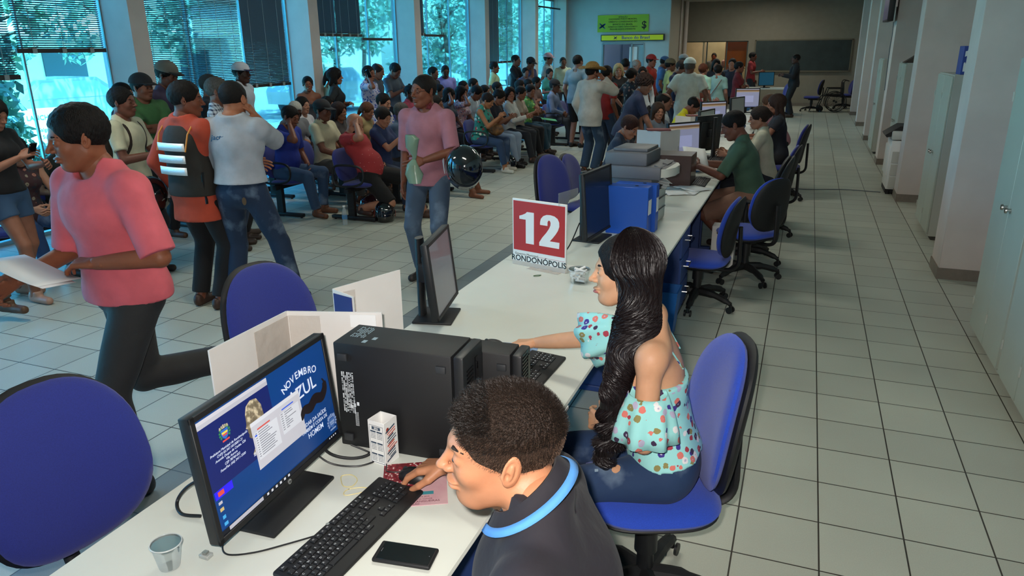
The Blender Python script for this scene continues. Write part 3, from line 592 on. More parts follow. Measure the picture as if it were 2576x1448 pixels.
# other monitors on the counter
monitor((-1.52,2.95,DZ),R(13),'switched off monitor seen edge on, behind the black towers',w=.41,h=.36,zb=.05,tilt=6,scr=mat('screen_reflecting','#6d6b73',.3,coat=.2),bw=.22)
monitor((-1.22,4.66,DZ),R(-6),'black monitor seen from its side, behind the number twelve sign',w=.50,h=.43,zb=.04,tilt=4,scr=mat('screen_dark','#101a24',.2),bw=.26)
def pscr(nt,src,b):
    s=nt.nodes.new('ShaderNodeSeparateXYZ'); nt.links.new(src,s.inputs[0]); v=ramp(nt,math_(nt,'MULTIPLY',s.outputs[2],1),[(0,'#8c92c4'),(.13,'#a8aacc'),(.385,'#c0a890'),(.40,'#8a6a4a'),(.425,'#b4b6cc')]); 
    nt.links.new(v,b.inputs['Base Color']); nt.links.new(v,b.inputs['Emission Color'])
PS=mat('program_screen','#9aa0d0',.4,emit=.28,pattern=pscr)
def litmon(y,label,x=-1.12,rz=-12,**k):
    t,M,s=monitor((x,y,DZ),R(rz),label,w=.46,h=.36,zb=.1,scr=PS,**k)
    bm=NB(); bx(bm,(.0112,0,-.02),(.001,.22,.12)); xf(bm.verts,M); obj('dialog_window',bm,mat('dialog_lilac','#b6bae6',.4,emit=.32),s); return t
litmon(8.05,'lit monitor facing the man in the green shirt',x=-1.18,rz=-38)
monitor((-1.02,8.75,DZ),R(150),'dark monitor back behind the lit screen',w=.46,h=.4,zb=.08,scr=SCR_OFF)
monitor((-1.15,9.75,DZ),R(-15),'monitor with a white sheet hanging over it in the far row',w=.48,h=.4,zb=.06,scr=mat('sheet_white','#b9bdb8',.7))
litmon(11.3,'small lit monitor in the middle of the far counter row',x=-1.25,rz=-45)
monitor((-1.0,12.3,DZ),R(-20),'dark edged monitor with a pale screen, far counter',w=.48,h=.4,zb=.06,scr=mat('sheet_white',''))
litmon(15.0,'farthest purple lit monitor at the end of the counter row',x=-1.05,rz=-70)
monitor((-1.2,24.3,DZ),R(-60),'dark blue monitor on the last table before the chalkboard',w=.5,h=.4,zb=.06,scr=mat('screen_teal','#1d5570',.3,emit=.3))
# ---------------------------------------------------------------- towers
def tower(loc,rz,label,L=.44,Wd=.165,Hh=.36):
    t=thing('computer_tower',label,'computer',loc,rz)
    bm=NB(); bx(bm,(-.02,0,Hh/2),(L-.04,Wd,Hh),bev=.005); obj('case',bm,BLACKM,t)
    bm=NB(); bx(bm,(L/2-.018,0,Hh/2),(.034,Wd,Hh),bev=.008); fp=obj('front_panel',bm,BLACK,t)
    bm=NB()
    for k in range(22): bx(bm,(L/2+.0005,-Wd*.2,Hh*.12+k*.0125),(.003,.05,.005))
    obj('vent',bm,BLACKG,fp)
    bm=NB(); bx(bm,(L/2,.02,Hh*.78),(.004,.02,.09)); obj('drive_slot',bm,BLACKG,fp)
    for sx in (-1,1):
        for z in (.035,Hh-.045): bm=NB(); bx(bm,(sx*L*.38-.02,-Wd/2-.004,z),(.032,.01,.024),bev=.003); obj('rubber_foot',bm,mat('foot_rubber','#2c2e31',.5),t)
    return t
tw=tower((-1.085,1.86,DZ),R(3),'large black computer tower behind the nearest screen')
bm=NB(); rg=random.Random(5); Lr=[]
for k in range(7): 
    for j in range(34):
        if rg.random()<.8: bx(bm,(-.196+k*.0062,-.0835,.262-.0042*j),(.0042,.0006,.0024*(.5+rg.random())))
for k in range(3):
    for j in range(10): bx(bm,(-.158+.0045*k,-.0835,.125-.005*j),(.0022,.0006,.003))
for k in range(3): bx(bm,(-.17+.012*k,-.0835,.145+.006*k),(.008,.0006,.012))
obj('printed_marks',bm,PRN,tw)
bm=NB()
for k in range(7):
    for j in range(8):
        if rg.random()<.7: bx(bm,(-.19+.0075*k,-.02+.011*j,.3606),(.004,.008,.0005))
for k in range(2): bx(bm,(-.125+.02*k,-.05+.03*k,.3606),(.014,.02,.0005))
obj('top_label',bm,mat('faint_print','#8fa3ab',.6),tw)
tower((-.955,2.03,DZ),R(3),'second black computer tower, half hidden behind the large one',Hh=.30,L=.40,Wd=.10)
tower((-1.32,7.5,DZ),R(3),'black computer tower under the lit monitor of the man in green',Hh=.14,L=.36,Wd=.34)
# ---------------------------------------------------------------- keyboards
KEYM=mat('key_black','#16171a',.5)
def keyboard(loc,rz,label,keys=True,legend=True,L=.455,D=.155):
    """local x along the length, y up the board"""
    t=thing('keyboard',label,'keyboard',loc,rz)
    bm=NB(); bx(bm,(0,0,.008),(L,D,.016),rot=(R(3),0,0),bev=.006); obj('body',bm,BLACKM,t)
    rows=[('',[1,0,1,1,1,1,.5,1,1,1,1,.5,1,1,1,1]),]
    k_=.019; kb=[]
    x0=-L/2+.012
    def row(y,items):
        x=x0
        for it in items:
            ch_,w_=it if isinstance(it,tuple) else (it,1)
            if ch_ is not None: kb.append((x+w_*k_/2,y,w_,ch_))
            x+=w_*k_
    ry=[.062,.036,.0175,-.001,-.0195,-.038,-.0565]
    row(ry[0],['Esc',(None,.6),'F1','F2','F3','F4',(None,.4),'F5','F6','F7','F8',(None,.4),'F9','F10','F11','F12',(None,.4),'P','S','B'])
    row(ry[1],["'",'1','2','3','4','5','6','7','8','9','0','-','=',('<',1.8),(None,.4),'I','H','U',(None,.4),'N','/','*','-'])
    row(ry[2],[('T',1.5),'Q','W','E','R','T','Y','U','I','O','P','´','[',('E',1.3),(None,.4),'D','E','D',(None,.4),'7','8','9',('+',1)])
    row(ry[3],[('C',1.8),'A','S','D','F','G','H','J','K','L','Ç','~',']',(None,1.4+3.4+.2),'4','5','6'])
    row(ry[4],[('^',1.2),'\\','Z','X','C','V','B','N','M',',','.',';',('^',2.4),(None,1.4),'^',(None,1.6),'1','2','3',('E',1)])
    row(ry[5],[('Ctrl',1.3),'W',('Alt',1.3),(' ',5.6),('Gr',1.3),'W',('Ctrl',1.4),(None,2.2),'<','v','>',(None,.4),('0',2),','])
    mc={}; 
    if keys:
        sk=(L-.024)/max(x+w_*k_/2-x0 for x,y,w_,c in kb)
        for x,y,w_,c in kb:
            x=(x-x0)*sk+x0
            if w_ not in mc:
                bm=NB(); bx(bm,(0,0,0),(w_*k_*sk-.0028,.0158,.004),bev=.0012,seg=1); me=bpy.data.meshes.new('key'); bm.to_mesh(me); bm.free(); me.materials.append(KEYM); mc[w_]=me
            o=bpy.data.objects.new('key',mc[w_]); col.objects.link(o); o.parent=t; o.location=(x,y*.95,.0175+y*.052)
            if legend and c.strip():
                if len(c)>1: M=TR((x-.003,y*.95+.002,.0199+y*.052),(R(3),0,0)); text('legend',c,PRN,o,o.matrix_local.inverted()@M,.0055,ext=.00005) if False else text('legend',c,PRN,o,TR((-.0,.002,.0022)),.0058,ext=.00005)
                else: text('legend',c,PRN,o,TR((-.003,.0025,.0022)),.008,ext=.00005)
    else:
        bm=NB()
        for x,y,w_,c in kb: bx(bm,(x,y*.95,.0175+y*.052),(w_*k_-.003,.0158,.004))
        for x,y,w_,c in kb: bx(bm,(x-.002,y*.95+.002,.0197+y*.052),(.003,.004,.0006),mi=1)
        o=obj('keycaps',bm,[KEYM,PRN],t); o['kind']='stuff'
    return t
kd=keyboard((-1.005,1.385,DZ),R(90-3),'long black keyboard in front of the nearest monitor',L=.46)
bm=NB(); lathe(bm,[(.005,0),(.005,.001)],n=14,M=TR((-.02,.072,.019))); obj('badge',bm,mat('badge_grey','#8a938f',.4),kd)
keyboard((-.90,2.45,DZ),R(88),'small black keyboard beside the long haired woman',keys=False)
keyboard((-.86,7.05,DZ),R(90),'dark keyboard under the arms of the man in green',keys=False,L=.44)
keyboard((-.88,8.6,DZ),R(90),'dark keyboard on the desk of the woman in cream',keys=False,L=.44)
# ---------------------------------------------------------------- small desk things
def mouse(loc,rz,label,L=.105,W=.06,Hh=.034):
    t=thing('computer_mouse',label,'mouse',loc,rz); bm=NB(); pillow(bm,L,W,Hh*2,TR((0,0,.001)),e=2.2,edge=2.4,na=36); 
    for v in bm.verts: v.co.z=max(v.co.z,0)
    obj('body',bm,BLACK,t); bm=NB(); cyl(bm,(L*.28,-.003,Hh*.78),(L*.28,.003,Hh*.78),.009,n=14); obj('scroll_wheel',bm,mat('foot_rubber',''),t); return t
m1=mouse((-.975,1.665,DZ+.003),R(180),'glossy black mouse under the hand of the young man',W=.062)
bm=NB(); tube(bm,smooth_path([(.05,0,.012),(.09,.01,.012),(.115,-.03,.005),(.135,-.06,.05),(.14,-.07,.10)],6),.0018,6); obj('cable',bm,BLACK,m1)
mouse((-1.15,2.69,DZ),R(185),'black mouse under the outstretched hand of the woman')
pd=thing('mouse_pad','pink and maroon printed mouse pad under the nearest mouse','mouse pad',(-.965,1.645,DZ),R(-62))
bm=NB(); bx(bm,(0,0,.0012),(.23,.19,.0022),bev=.001,seg=1); obj('pad',bm,mat('pad_pink','#d3aeb0',.6,c2='#c79aa2',vs=14),pd)
bm=NB(); prism(bm,[(-.114,-.094),(.01,-.094),(.03,-.02),(-.0,.05),(-.05,.094),(-.114,.094)],.0003,TR((0,0,.0024)))
def padp(nt,src,b):
    v=nt.nodes.new('ShaderNodeTexVoronoi'); v.inputs['Scale'].default_value=90; nt.links.new(src,v.inputs[0]); nt.links.new(ramp(nt,v.outputs['Distance'],[(0,'#ddc8c0'),(.28,'#8a2630'),(.6,'#6a1620')]),b.inputs['Base Color'])
obj('print',bm,mat('pad_maroon','#7d1f28',.6,pattern=padp),pd)
bm=NB(); bx(bm,(.055,.0,.0026),(.016,.11,.0004),bev=0); obj('title_strip',bm,mat('pad_teal','#3f8f9a',.6),pd)
for k,(q,s) in enumerate((('12 DE AGOSTO DE 2015',.008),('47 ESCOLA DE ELAS CONDE',.008),('BRAFORD PITANGUEIRAS',.0125),('LEILÃO',.009))): text('lettering',q,mat('pad_ink','#6a3040',.6),pd,TR((.073+.0115*k,0,.0026),(0,0,R(90))),s,ext=.0001)
pd2=thing('mouse_pad','blue and white printed mouse pad under the wrist of the woman','mouse pad',(-1.06,2.66,DZ),R(10)); bm=NB(); bx(bm,(0,0,.0012),(.22,.2,.0022)); obj('pad',bm,mat('pad_blue','#9fb8d4',.6,c2='#3f62a8',vs=18),pd2)
# pen cup with 2016 calendar (empty square box)
cb=thing('calendar_pen_cup','white square pen cup printed with a 2016 calendar','pen cup',(-1.118,1.732,DZ),R(-8)); cb.scale=(.9,.9,1.14)
bm=NB(); s=.034
for a_ in range(4): bx(bm,(0,-s,.065),(.07,.0025,.13),bev=.0008,seg=1); xf(bm.verts,TR(rot=(0,0,R(90))))
bx(bm,(0,0,.002),(.068,.068,.004)); obj('cup',bm,WHITEP,cb)
bm=NB(); bx(bm,(.012,.01,.05),(.03,.004,.075)); obj('blue_slip',bm,mat('slip_blue','#2f62a0',.6),cb)
bm=NB()
for z0,z1 in ((.006,.116),): 
    for q in (-.029,.029): bx(bm,(q,-.0356,.061),(.0009,.0006,.112))
    for q in (.005,.117): bx(bm,(0,-.0356,q),(.059,.0006,.0009))
for cx in (-.0135,.0135):
    for k in range(3):
        z=.087-.034*k; bx(bm,(cx,-.0356,z+.012),(.023,.0006,.0045)); 
        for a_ in range(6):
            for b_ in range(4): bx(bm,(cx-.0095+.0038*a_,-.0356,z+.006-.0045*b_),(.002,.0005,.0018))
bx(bm,(0,-.0356,.1095),(.036,.0006,.009)); obj('calendar_print',bm,mat('cal_ink','#3a4a5c',.6),cb)
text('lettering','2016',WHITEP,cb,TR((0,-.0361,.1095),(R(90),0,0)),.0085,ext=.0001,bold=.0003)
bm=NB()
for k in range(13): bx(bm,(.0356,-.004+.004*(k%3),.105-.0072*k),(.0005,.05-.006*(k%4),.003 if k%3 else .0045),rot=(R(14),0,0),mi=(1 if k in (1,2,6,7,8) else 0))
lathe(bm,[(.0045,0),(.0075,.0)],n=16,M=TR((.0358,-.018,.105),(0,R(90),0)),mi=1)
obj('advert_print',bm,[mat('cal_ink',''),mat('cal_red','#c0503c',.6)],cb)
# phone
ph=thing('mobile_phone','black smartphone lying face up on the nearest desk','phone',(-.828,1.345,DZ),R(8)); bm=NB(); bx(bm,(0,0,.006),(.155,.077,.012),bev=.0055,seg=3); obj('case',bm,BLACKM,ph)
bm=NB(); bx(bm,(.002,.0,.0122),(.138,.066,.0006),bev=.0002,seg=1); obj('screen',bm,BLACKG,ph)
bm=NB(); bx(bm,(-.063,0,.0127),(.002,.014,.0003)); bx(bm,(.064,.0,.0127),(.002,.003,.0003)); obj('marks',bm,mat('marks_grey','#55585c',.5),ph)
CLR=bpy.data.materials.new('clear_plastic'); CLR.use_nodes=True; glassmat(CLR,(.84,.86,.86),.08)
def cup(loc,r0,r1,h,label,name='plastic_cup',ribs=True):
    t=thing(name,label,'cup',loc); bm=NB(); pr=[(0,.001),(r0,.001)]
    n=16 if ribs else 4
    for k in range(n+1):
        z=h*k/n; r=r0+(r1-r0)*k/n+(.0009*(k%2) if ribs and k<n-2 else 0); pr.append((r,z+.001))
    pr+=[(r1+.003,h+.001),(r1+.003,h-.002)]; lathe(bm,pr,n=32); obj('wall',bm,CLR,t)
    bm=NB(); tube(bm,[(math.cos(a)*(r1+.002),math.sin(a)*(r1+.002),h) for a in np.linspace(0,2*PI,33)[:-1]],.0018,6,closed=True); obj('rim',bm,mat('rim_clear','#d4d8d6',.2,alpha=.75),t); return t
cup((-1.365,1.105,DZ),.024,.035,.07,'ribbed clear plastic cup at the bottom frame edge')
bw_=cup((-1.06,3.70,DZ),.048,.058,.075,'clear plastic tub full of rolled white slips beside the number sign',ribs=False); bw_['category']='tub'
rg=random.Random(9)
for k in range(16):
    a_,z,tl=rg.random()*6.28,.012+.0042*k,rg.uniform(-.35,.5); l=rg.uniform(.05,.085)
    c_=Vector((-1.06+rg.uniform(-.012,.012),3.70+rg.uniform(-.012,.012),DZ+z)); d_=Vector((math.cos(a_)*math.cos(tl),math.sin(a_)*math.cos(tl),math.sin(tl)))*l*.5
    p0,p1=c_-d_,c_+d_
    p0.z=max(p0.z,DZ+.009);p1.z=max(p1.z,DZ+.009)
    bm=NB(); tube(bm,[p0-c_,p1-c_],.0065,8); o=obj('paper_slip',bm,PAPER); o.location=c_; tag(o,'rolled white paper slip lying in the clear tub','paper slip',group='rolled paper slips in the clear tub')
# sign 12
sg=thing('number_sign','red and white counter sign with the number twelve','sign',(-1.355,3.88,DZ),R(-15)); sg.scale=(1.08,1,1.03)
bm=NB(); bx(bm,(0,0,.193),(.345,.014,.386),bev=.002,seg=1); bx(bm,(0,.07,.003),(.345,.15,.004)); obj('board',bm,mat('sign_white','#e4e2dc',.45),sg)
bm=NB(); bx(bm,(0,-.0076,.232),(.33,.001,.285)); obj('red_field',bm,mat('sign_red','#b3251f',.4),sg)
SW=mat('sign_figure','#e6e3df',.5)
bm=NB(); prism(bm,[(-.125,.29),(-.105,.297),(-.085,.307),(-.075,.317),(-.03,.317),(-.03,.135),(-.083,.135),(-.083,.272),(-.125,.272)],.001,TR((0,-.008,0),(R(90),0,0)))
pts=[(.005,.255),(.005,.27),(.01,.29),(.025,.307),(.045,.316),(.07,.318),(.095,.314),(.115,.302),(.125,.283),(.126,.26),(.118,.237),(.103,.213),(.085,.19),(.067,.17),(.128,.17),(.126,.135),(.0,.135),(.0,.155),(.02,.185),(.045,.215),(.062,.24),(.071,.26),(.072,.275),(.067,.286),(.058,.286),(.052,.276),(.052,.255)]
prism(bm,pts,.001,TR((.005,-.008,0),(R(90),0,0))); obj('figure_twelve',bm,SW,sg)
text('lettering','RONDONÓPOLIS',mat('sign_black','#141414',.5),sg,TR((-.002,-.0076,.041),(R(90),0,0)),.046,bold=.0007,sx=.985,ext=.0003)
text('lettering','Governo Municipal',mat('sign_grey','#55524f',.5),sg,TR((-.158,-.0076,.068),(R(90),0,0)),.019,ax='LEFT',sx=1.05,ext=.0003)
bm=NB(); bx(bm,(.08,-.0076,.066),(.17,.0008,.0012)); obj('rule',bm,mat('sign_red',''),sg)
bm=NB(); bx(bm,(0,-.010,.010),(.345,.004,.03)); bx(bm,(.05,-.03,.0015),(.2,.05,.001)); obj('tape',bm,TAPE,sg)
bm=NB(); bx(bm,(.13,.085,.41),(.006,.2,.07)); obj('clear_gusset',bm,mat('gusset','#b9bcb4',.3,alpha=.18),sg)
# rubber bands, clip, cables
bm=NB(); tube(bm,smooth_path([(-1.19,1.60,.003),(-1.165,1.615,.004),(-1.135,1.60,.003),(-1.13,1.565,.003),(-1.15,1.555,.004),(-1.17,1.57,.003)],6,closed=True),.0014,5,closed=True); o=obj('rubber_band',bm,mat('rubber_yellow','#d9c98a',.5)); o.location=(0,0,DZ); tag(o,'thin yellow rubber band looped on the white desk, left one','rubber band')
bm=NB(); tube(bm,smooth_path([(-1.13,1.55,.003),(-1.10,1.57,.003),(-1.075,1.575,.003),(-1.055,1.59,.003),(-1.08,1.555,.003),(-1.12,1.52,.003),(-1.135,1.53,.003)],6,closed=True),.0014,5,closed=True); o=obj('rubber_band',bm,mat('rubber_yellow','')); o.location=(0,0,DZ); tag(o,'thin yellow rubber band beside the keyboard end, right one','rubber band')
bm=NB(); tube(bm,smooth_path([(-1.33,3.42+.31,.002),(-1.30,3.75,.002),(-1.305,3.725,.003),(-1.33,3.715,.002)],5,closed=True),.002,5,closed=True); o=obj('key_ring',bm,mat('green_wire','#4a6a4a',.4)); o.location=(0,0,DZ); tag(o,'small green wire ring on the pale desk below the number sign','ring')
def cable(pts,r,label,m=BLACK,name='cable'):
    bm=NB(); tube(bm,smooth_path(pts,8),r,7); return tag(obj(name,bm,m),label,'cable')
cable([(-1.30,1.26,DZ+.02),(-1.30,1.22,DZ+.004),(-1.26,1.19,DZ+.003),(-1.20,1.22,DZ+.003),(-1.14,1.28,DZ+.003),(-1.085,1.335,DZ+.006)],.0024,'thin black keyboard cable curving out from the screen base')
cable([(-1.30,1.62,DZ+.12),(-1.27,1.66,DZ+.03),(-1.20,1.70,DZ+.006),(-1.17,1.75,DZ+.02),(-1.22,1.79,DZ+.1)],.005,'thick black cable looping down behind the nearest monitor')
cable([(-1.32,1.60,DZ+.1),(-1.26,1.63,DZ+.02),(-1.18,1.66,DZ+.004),(-1.14,1.71,DZ+.004),(-1.17,1.74,DZ+.005),(-1.24,1.73,DZ+.03)],.0028,'thin black cable loop between monitor and tower')
cable([(-1.42,1.36,DZ+.10),(-1.50,1.33,DZ+.07),(-1.54,1.31,DZ+.02),(-1.50,1.28,DZ+.006),(-1.44,1.29,DZ+.006)],.005,'black cable loop sticking out left of the nearest monitor')
cable([(-1.50,4.30,DZ+.004),(-1.42,4.15,DZ+.004),(-1.30,4.2,DZ+.02),(-1.28,4.45,DZ+.15)],.004,'black cable arc on the desk behind the number sign')
# cartons (open white boxes standing behind the screens)
def carton(loc,rz,label,w,d,h,open_side=True):
    t=thing('cardboard_box',label,'box',loc,rz); th=.006; bm=NB()
    bx(bm,(0,-d/2,h/2),(w,th,h)); bx(bm,(0,d/2,h/2),(w,th,h)); bx(bm,(-w/2,0,h/2),(th,d,h)); bx(bm,(w/2,0,h/2),(th,d,h)); bx(bm,(0,0,.004),(w,d,th)); obj('body',bm,CARTON,t)
    return t
def panels(name,label,pts,h,zs,cat='box',th=.006,hs=None):
    """folded board standing on edge along pts"""
    t=thing(name,label,cat,(pts[0][0],pts[0][1],zs)); p0=Vector((pts[0][0],pts[0][1],0)); bm=NB()
    for i,(a_,b_) in enumerate(zip(pts,pts[1:])):
        A=Vector((*a_,0))-p0; B=Vector((*b_,0))-p0; n_=(B-A).normalized().cross(Vector((0,0,1)))*th/2; h0,h1=(hs[i],hs[i+1]) if hs else (h,h)
        v=[bm.verts.new(q) for q in (A-n_,B-n_,B+n_,A+n_,A-n_+Vector((0,0,h0)),B-n_+Vector((0,0,h1)),B+n_+Vector((0,0,h1)),A+n_+Vector((0,0,h0)))]
        for f in ((0,3,2,1),(4,5,6,7),(0,1,5,4),(1,2,6,5),(2,3,7,6),(3,0,4,7)): bm.faces.new([v[j] for j in f])
    obj('board',bm,CARTON,t,sharp=20); return t
p1=panels('privacy_board','folded white cardboard screen taped behind the nearest monitor',[(-1.60,1.56),(-1.60,1.93),(-1.28,2.03)],.37,DZ)
bm=NB(); bx(bm,(.006,.28,.28),(.002,.17,.15)); bx(bm,(.06,.385,.28),(.11,.002,.15),rot=(0,0,R(17))); obj('tape',bm,TAPE,p1)
bm=NB(); bx(bm,(.26,.443,.34),(.09,.002,.045),rot=(0,0,R(17))); sl_=obj('paper_label',bm,PAPER,p1)
p2=panels('privacy_board','white cardboard screen beside the second monitor, blue inside edge',[(-1.50,2.19),(-1.61,2.22),(-1.46,2.47)],.33,DZ,hs=(.35,.36,.38))
bm=NB(); bx(bm,(-.055,.010,.18),(.10,.003,.33),rot=(0,0,R(-15))); obj('blue_side',bm,mat('star_blue','#2a2a6a',.5),p2)
bm=NB(); bx(bm,(-.08,.075,.28),(.002,.07,.12),rot=(0,0,R(-31))); obj('tape',bm,TAPE,p2)
panels('privacy_board','pale folded board with a red top edge beyond the brown box',[(-1.62,7.75),(-1.35,7.62),(-1.2,7.9)],.40,DZ)
panels('privacy_board','white folded board in front of the man in yellow',[(-1.62,10.2),(-1.4,10.05),(-1.15,10.35)],.34,DZ)
t=thing('red_folder','dark red folder lying on the pale folded board','folder',(-1.4,7.75,DZ+.402)); bm=NB(); bx(bm,(0,0,.006),(.24,.16,.012),rot=(0,0,.3)); obj('cover',bm,mat('folder_red','#6d1f22',.5),t)
t=thing('red_folder','dark red folder lying on the far white board','folder',(-1.36,10.2,DZ+.342)); bm=NB(); bx(bm,(0,0,.006),(.24,.16,.012),rot=(0,0,.3)); obj('cover',bm,mat('folder_red',''),t)
t=thing('wooden_box','dark brown wooden box behind the grey printer','box',(-1.22,6.95,DZ)); bm=NB(); bx(bm,(0,0,.14),(.62,.34,.28),bev=.004,seg=1); obj('body',bm,mat('dark_wood','#3f2520',.35,var=.2,vs=4,coat=.3),t)
# multifunction printer
mf=thing('multifunction_printer','grey and white multifunction printer on the third desk','printer',(-1.09,5.32,DZ),R(-4)); mf.scale=(.74,.84,1.06)
bm=NB(); bx(bm,(.02,0,.13),(.42,.40,.26),bev=.02); obj('body',bm,GREYL,mf)
bm=NB(); bx(bm,(-.02,0,.29),(.44,.42,.07),bev=.012); obj('output_section',bm,GREYP,mf)
bm=NB(); bx(bm,(.02,0,.36),(.54,.50,.085),bev=.012); obj('scanner',bm,GREYP,mf)
bm=NB(); bx(bm,(-.06,.0,.445),(.42,.46,.09),bev=.018); bx(bm,(-.04,.02,.50),(.34,.36,.02),bev=.006); obj('document_feeder',bm,GREYP,mf)
bm=NB(); prism(bm,[(.28,-.24),(.34,-.2),(.385,-.08),(.385,.08),(.34,.2),(.28,.24)],.055,TR((0,0,.335))); obj('control_panel_edge',bm,GREYL,mf)
bm=NB(); bx(bm,(.27,0,.395),(.12,.40,.012),rot=(0,R(12),0),bev=.003,seg=1); bx(bm,(.27,.05,.405),(.05,.16,.006),rot=(0,R(12),0)); obj('control_panel',bm,GREYP,mf)
bm=NB(); bx(bm,(.235,0,.09),(.01,.34,.005)); bx(bm,(.24,0,.17),(.012,.36,.006)); obj('tray_gap',bm,GREYP,mf)
bm=NB(); bx(bm,(.17,0,.262),(.16,.3,.02),rot=(0,R(10),0)); obj('output_tray',bm,BLACKM,mf)
for k in range(3):
    bm=NB(); bx(bm,(0,0,0),(.2,.15,.002),rot=(R(8),R(14),0)); o=obj('paper_sheet',bm,PAPER); o.location=(-.97,5.33+.03*k,DZ+.29+.008*k); o.rotation_euler=(0,0,.3*k); tag(o,('lowest','middle','top')[k]+' white sheet sticking out of the grey printer','paper',group='sheets in the printer output')
# binders
BIN=mat('binder_blue','#1f55b8',.35,coat=.1)
def binder(x,y,rz,w,label):
    t=thing('box_binder',label,'binder',(x,y,DZ),rz); bm=NB(); bx(bm,(0,0,.165),(.29,w,.33),bev=.004,seg=1); obj('cover',bm,BIN,t)
    bm=NB(); bx(bm,(.1465,0,.19),(.002,w*.6,.1)); obj('spine_label',bm,PAPER,t)
    bm=NB(); lathe(bm,[(.012,0),(.012,.002),(.006,.002)],n=16,M=TR((.05,0,.33))); obj('grip_ring',bm,BLACK,t); return t
binder(-1.06,4.90,R(-3),.12,'front wide blue lever binder standing against the printer')
binder(-1.03,5.015,R(-3),.085,'second blue lever binder, behind the wide one')
# bins, papers, boxes
bn_=thing('waste_bin','blue plastic waste bin standing under the counter by the drawers','bin',(-.80,5.0,0)); bm=NB()
lathe(bm,[(.11,.0),(.15,.34),(.155,.34),(.155,.345),(.14,.345),(.105,.01),(0,.01)],n=4,M=TR(rot=(0,0,R(45)))); obj('body',bm,mat('bin_blue','#1e63ad',.4),bn_,sharp=20)
def paper(x,y,z,rz,label,w=.21,l=.297,g=None,rot=None,m=PAPER):
    bm=NB(); n=6
    for i in range(n):
        for j in range(2): pass
    vs=[[bm.verts.new((w*(i/n-.5),l*(j-.5),.0012+.004*math.sin(i*1.3)**2)) for j in (0,1)] for i in range(n+1)]
    for i in range(n): bm.faces.new((vs[i][0],vs[i+1][0],vs[i+1][1],vs[i][1]))
    o=obj('paper_sheet',bm,m); o.location=(x,y,z); o.rotation_euler=rot or (0,0,rz); tag(o,label,'paper',g)
    so=o.modifiers.new('t','SOLIDIFY'); so.thickness=.0008; return o
for i,(x,y,r,w_) in enumerate(((-.98,6.62,.2,'lowest'),(-.9,6.55,-.1,'second lowest'),(-1.0,6.48,.5,'second from top'),(-.88,6.7,.9,'topmost'))): paper(x,y,DZ+.001+.002*i,r,'white sheet, '+w_+' of the loose pile beside the man in green',g='loose sheets on the desk of the man in green')
paper(-.95,8.3,DZ+.001,.4,'single white sheet on the desk of the woman in cream')
t=thing('note_box','small white cardboard carton between the two aisle chairs','box',(-.56,6.62,.02)); bm=NB(); bx(bm,(0,0,.23),(.20,.16,.42),bev=.003,seg=1); obj('body',bm,CARTON,t)
for x,y,s,l in ((-1.02,7.72,.09,'blue crumpled plastic bag beside the lit monitor'),(-.93,12.0,.10,'light blue bag on the far counter desk'),(-1.2,15.6,.2,'large light blue plastic bundle on the far counter')):
    bm=NB(); lathe(bm,[(0,0),(s*.8,.0),(s,.5*s),(s*.8,1.1*s),(s*.3,1.4*s),(s*.4,1.7*s),(0,1.5*s)],n=14)
    for v in bm.verts: v.co+=Vector((math.sin(v.co.z*60+v.co.x*40),math.cos(v.co.y*50+v.co.z*33),0))*.07*s
    o=obj('plastic_bag',bm,mat('bag_blue','#2a6fae',.35)); o.location=(x,y,DZ if y<15 else DZ); tag(o,l,'bag')
t=thing('table_phone','black receiver standing upright on the far desk','phone',(-.86,10.6,DZ)); bm=NB(); tube(bm,smooth_path([(0,0,.0),(.02,0,.1),(.0,0,.25)],4),.025,8); obj('handset',bm,BLACK,t)
t=thing('far_table','white topped table in front of the chalkboard','table',(-1.25,24.3,0)); bm=NB(); bx(bm,(0,0,.735),(1.6,.8,.03)); obj('top',bm,DESK,t)
for sx in (-1,1):
    for sy in (-1,1): bm=NB(); bx(bm,(sx*.72,sy*.33,.36),(.05,.05,.72)); obj('leg',bm,NAVY,t)
t=thing('far_table','small white topped table at the end of the counter row','table',(-1.15,15.3,0)); bm=NB(); bx(bm,(0,0,.735),(.9,1.1,.03)); obj('top',bm,DESK,t)
for sx in (-1,1):
    for sy in (-1,1): bm=NB(); bx(bm,(sx*.4,sy*.5,.36),(.05,.05,.72)); obj('leg',bm,NAVY,t)
# wheelchair
wc=thing('wheelchair','folded black wheelchair parked at the chalkboard wall','wheelchair',(.78,25.4,0),R(185))
for s in (-1,1):
    bm=NB(); tube(bm,[(math.cos(a)*.29-.05,s*.27,.30+math.sin(a)*.29) for a in np.linspace(0,2*PI,37)[:-1]],.014,6,closed=True); tube(bm,[(math.cos(a)*.25-.05,s*.30,.30+math.sin(a)*.25) for a in np.linspace(0,2*PI,37)[:-1]],.008,5,closed=True)
    for k in range(12): a=k*PI/6; cyl(bm,(-.05,s*.27,.30),(-.05+math.cos(a)*.28,s*.27,.30+math.sin(a)*.28),.0025,n=4)
    cyl(bm,(-.05,s*.25,.3),(-.05,s*.3,.3),.03,n=10); obj('wheel',bm,BLACKM,wc)
    bm=NB(); lathe(bm,[(.07,-.015),(.09,0),(.07,.015)],n=18,M=TR((.38,s*.2,.09),(R(90),0,0))); obj('front_wheel',bm,BLACKM,wc)
    bm=NB(); tube(bm,smooth_path([(.45,s*.2,.12),(.38,s*.22,.3),(.3,s*.23,.48),(-.2,s*.23,.48),(-.22,s*.23,.9),(-.36,s*.23,.92)],4),.014,7); tube(bm,[(-.2,s*.24,.7),(.2,s*.24,.7),(.25,s*.24,.5)],.018,7); obj('side_frame',bm,BLACK,wc)
bm=NB(); bx(bm,(.03,0,.49),(.42,.44,.05),bev=.015); obj('seat',bm,BLACKM,wc)
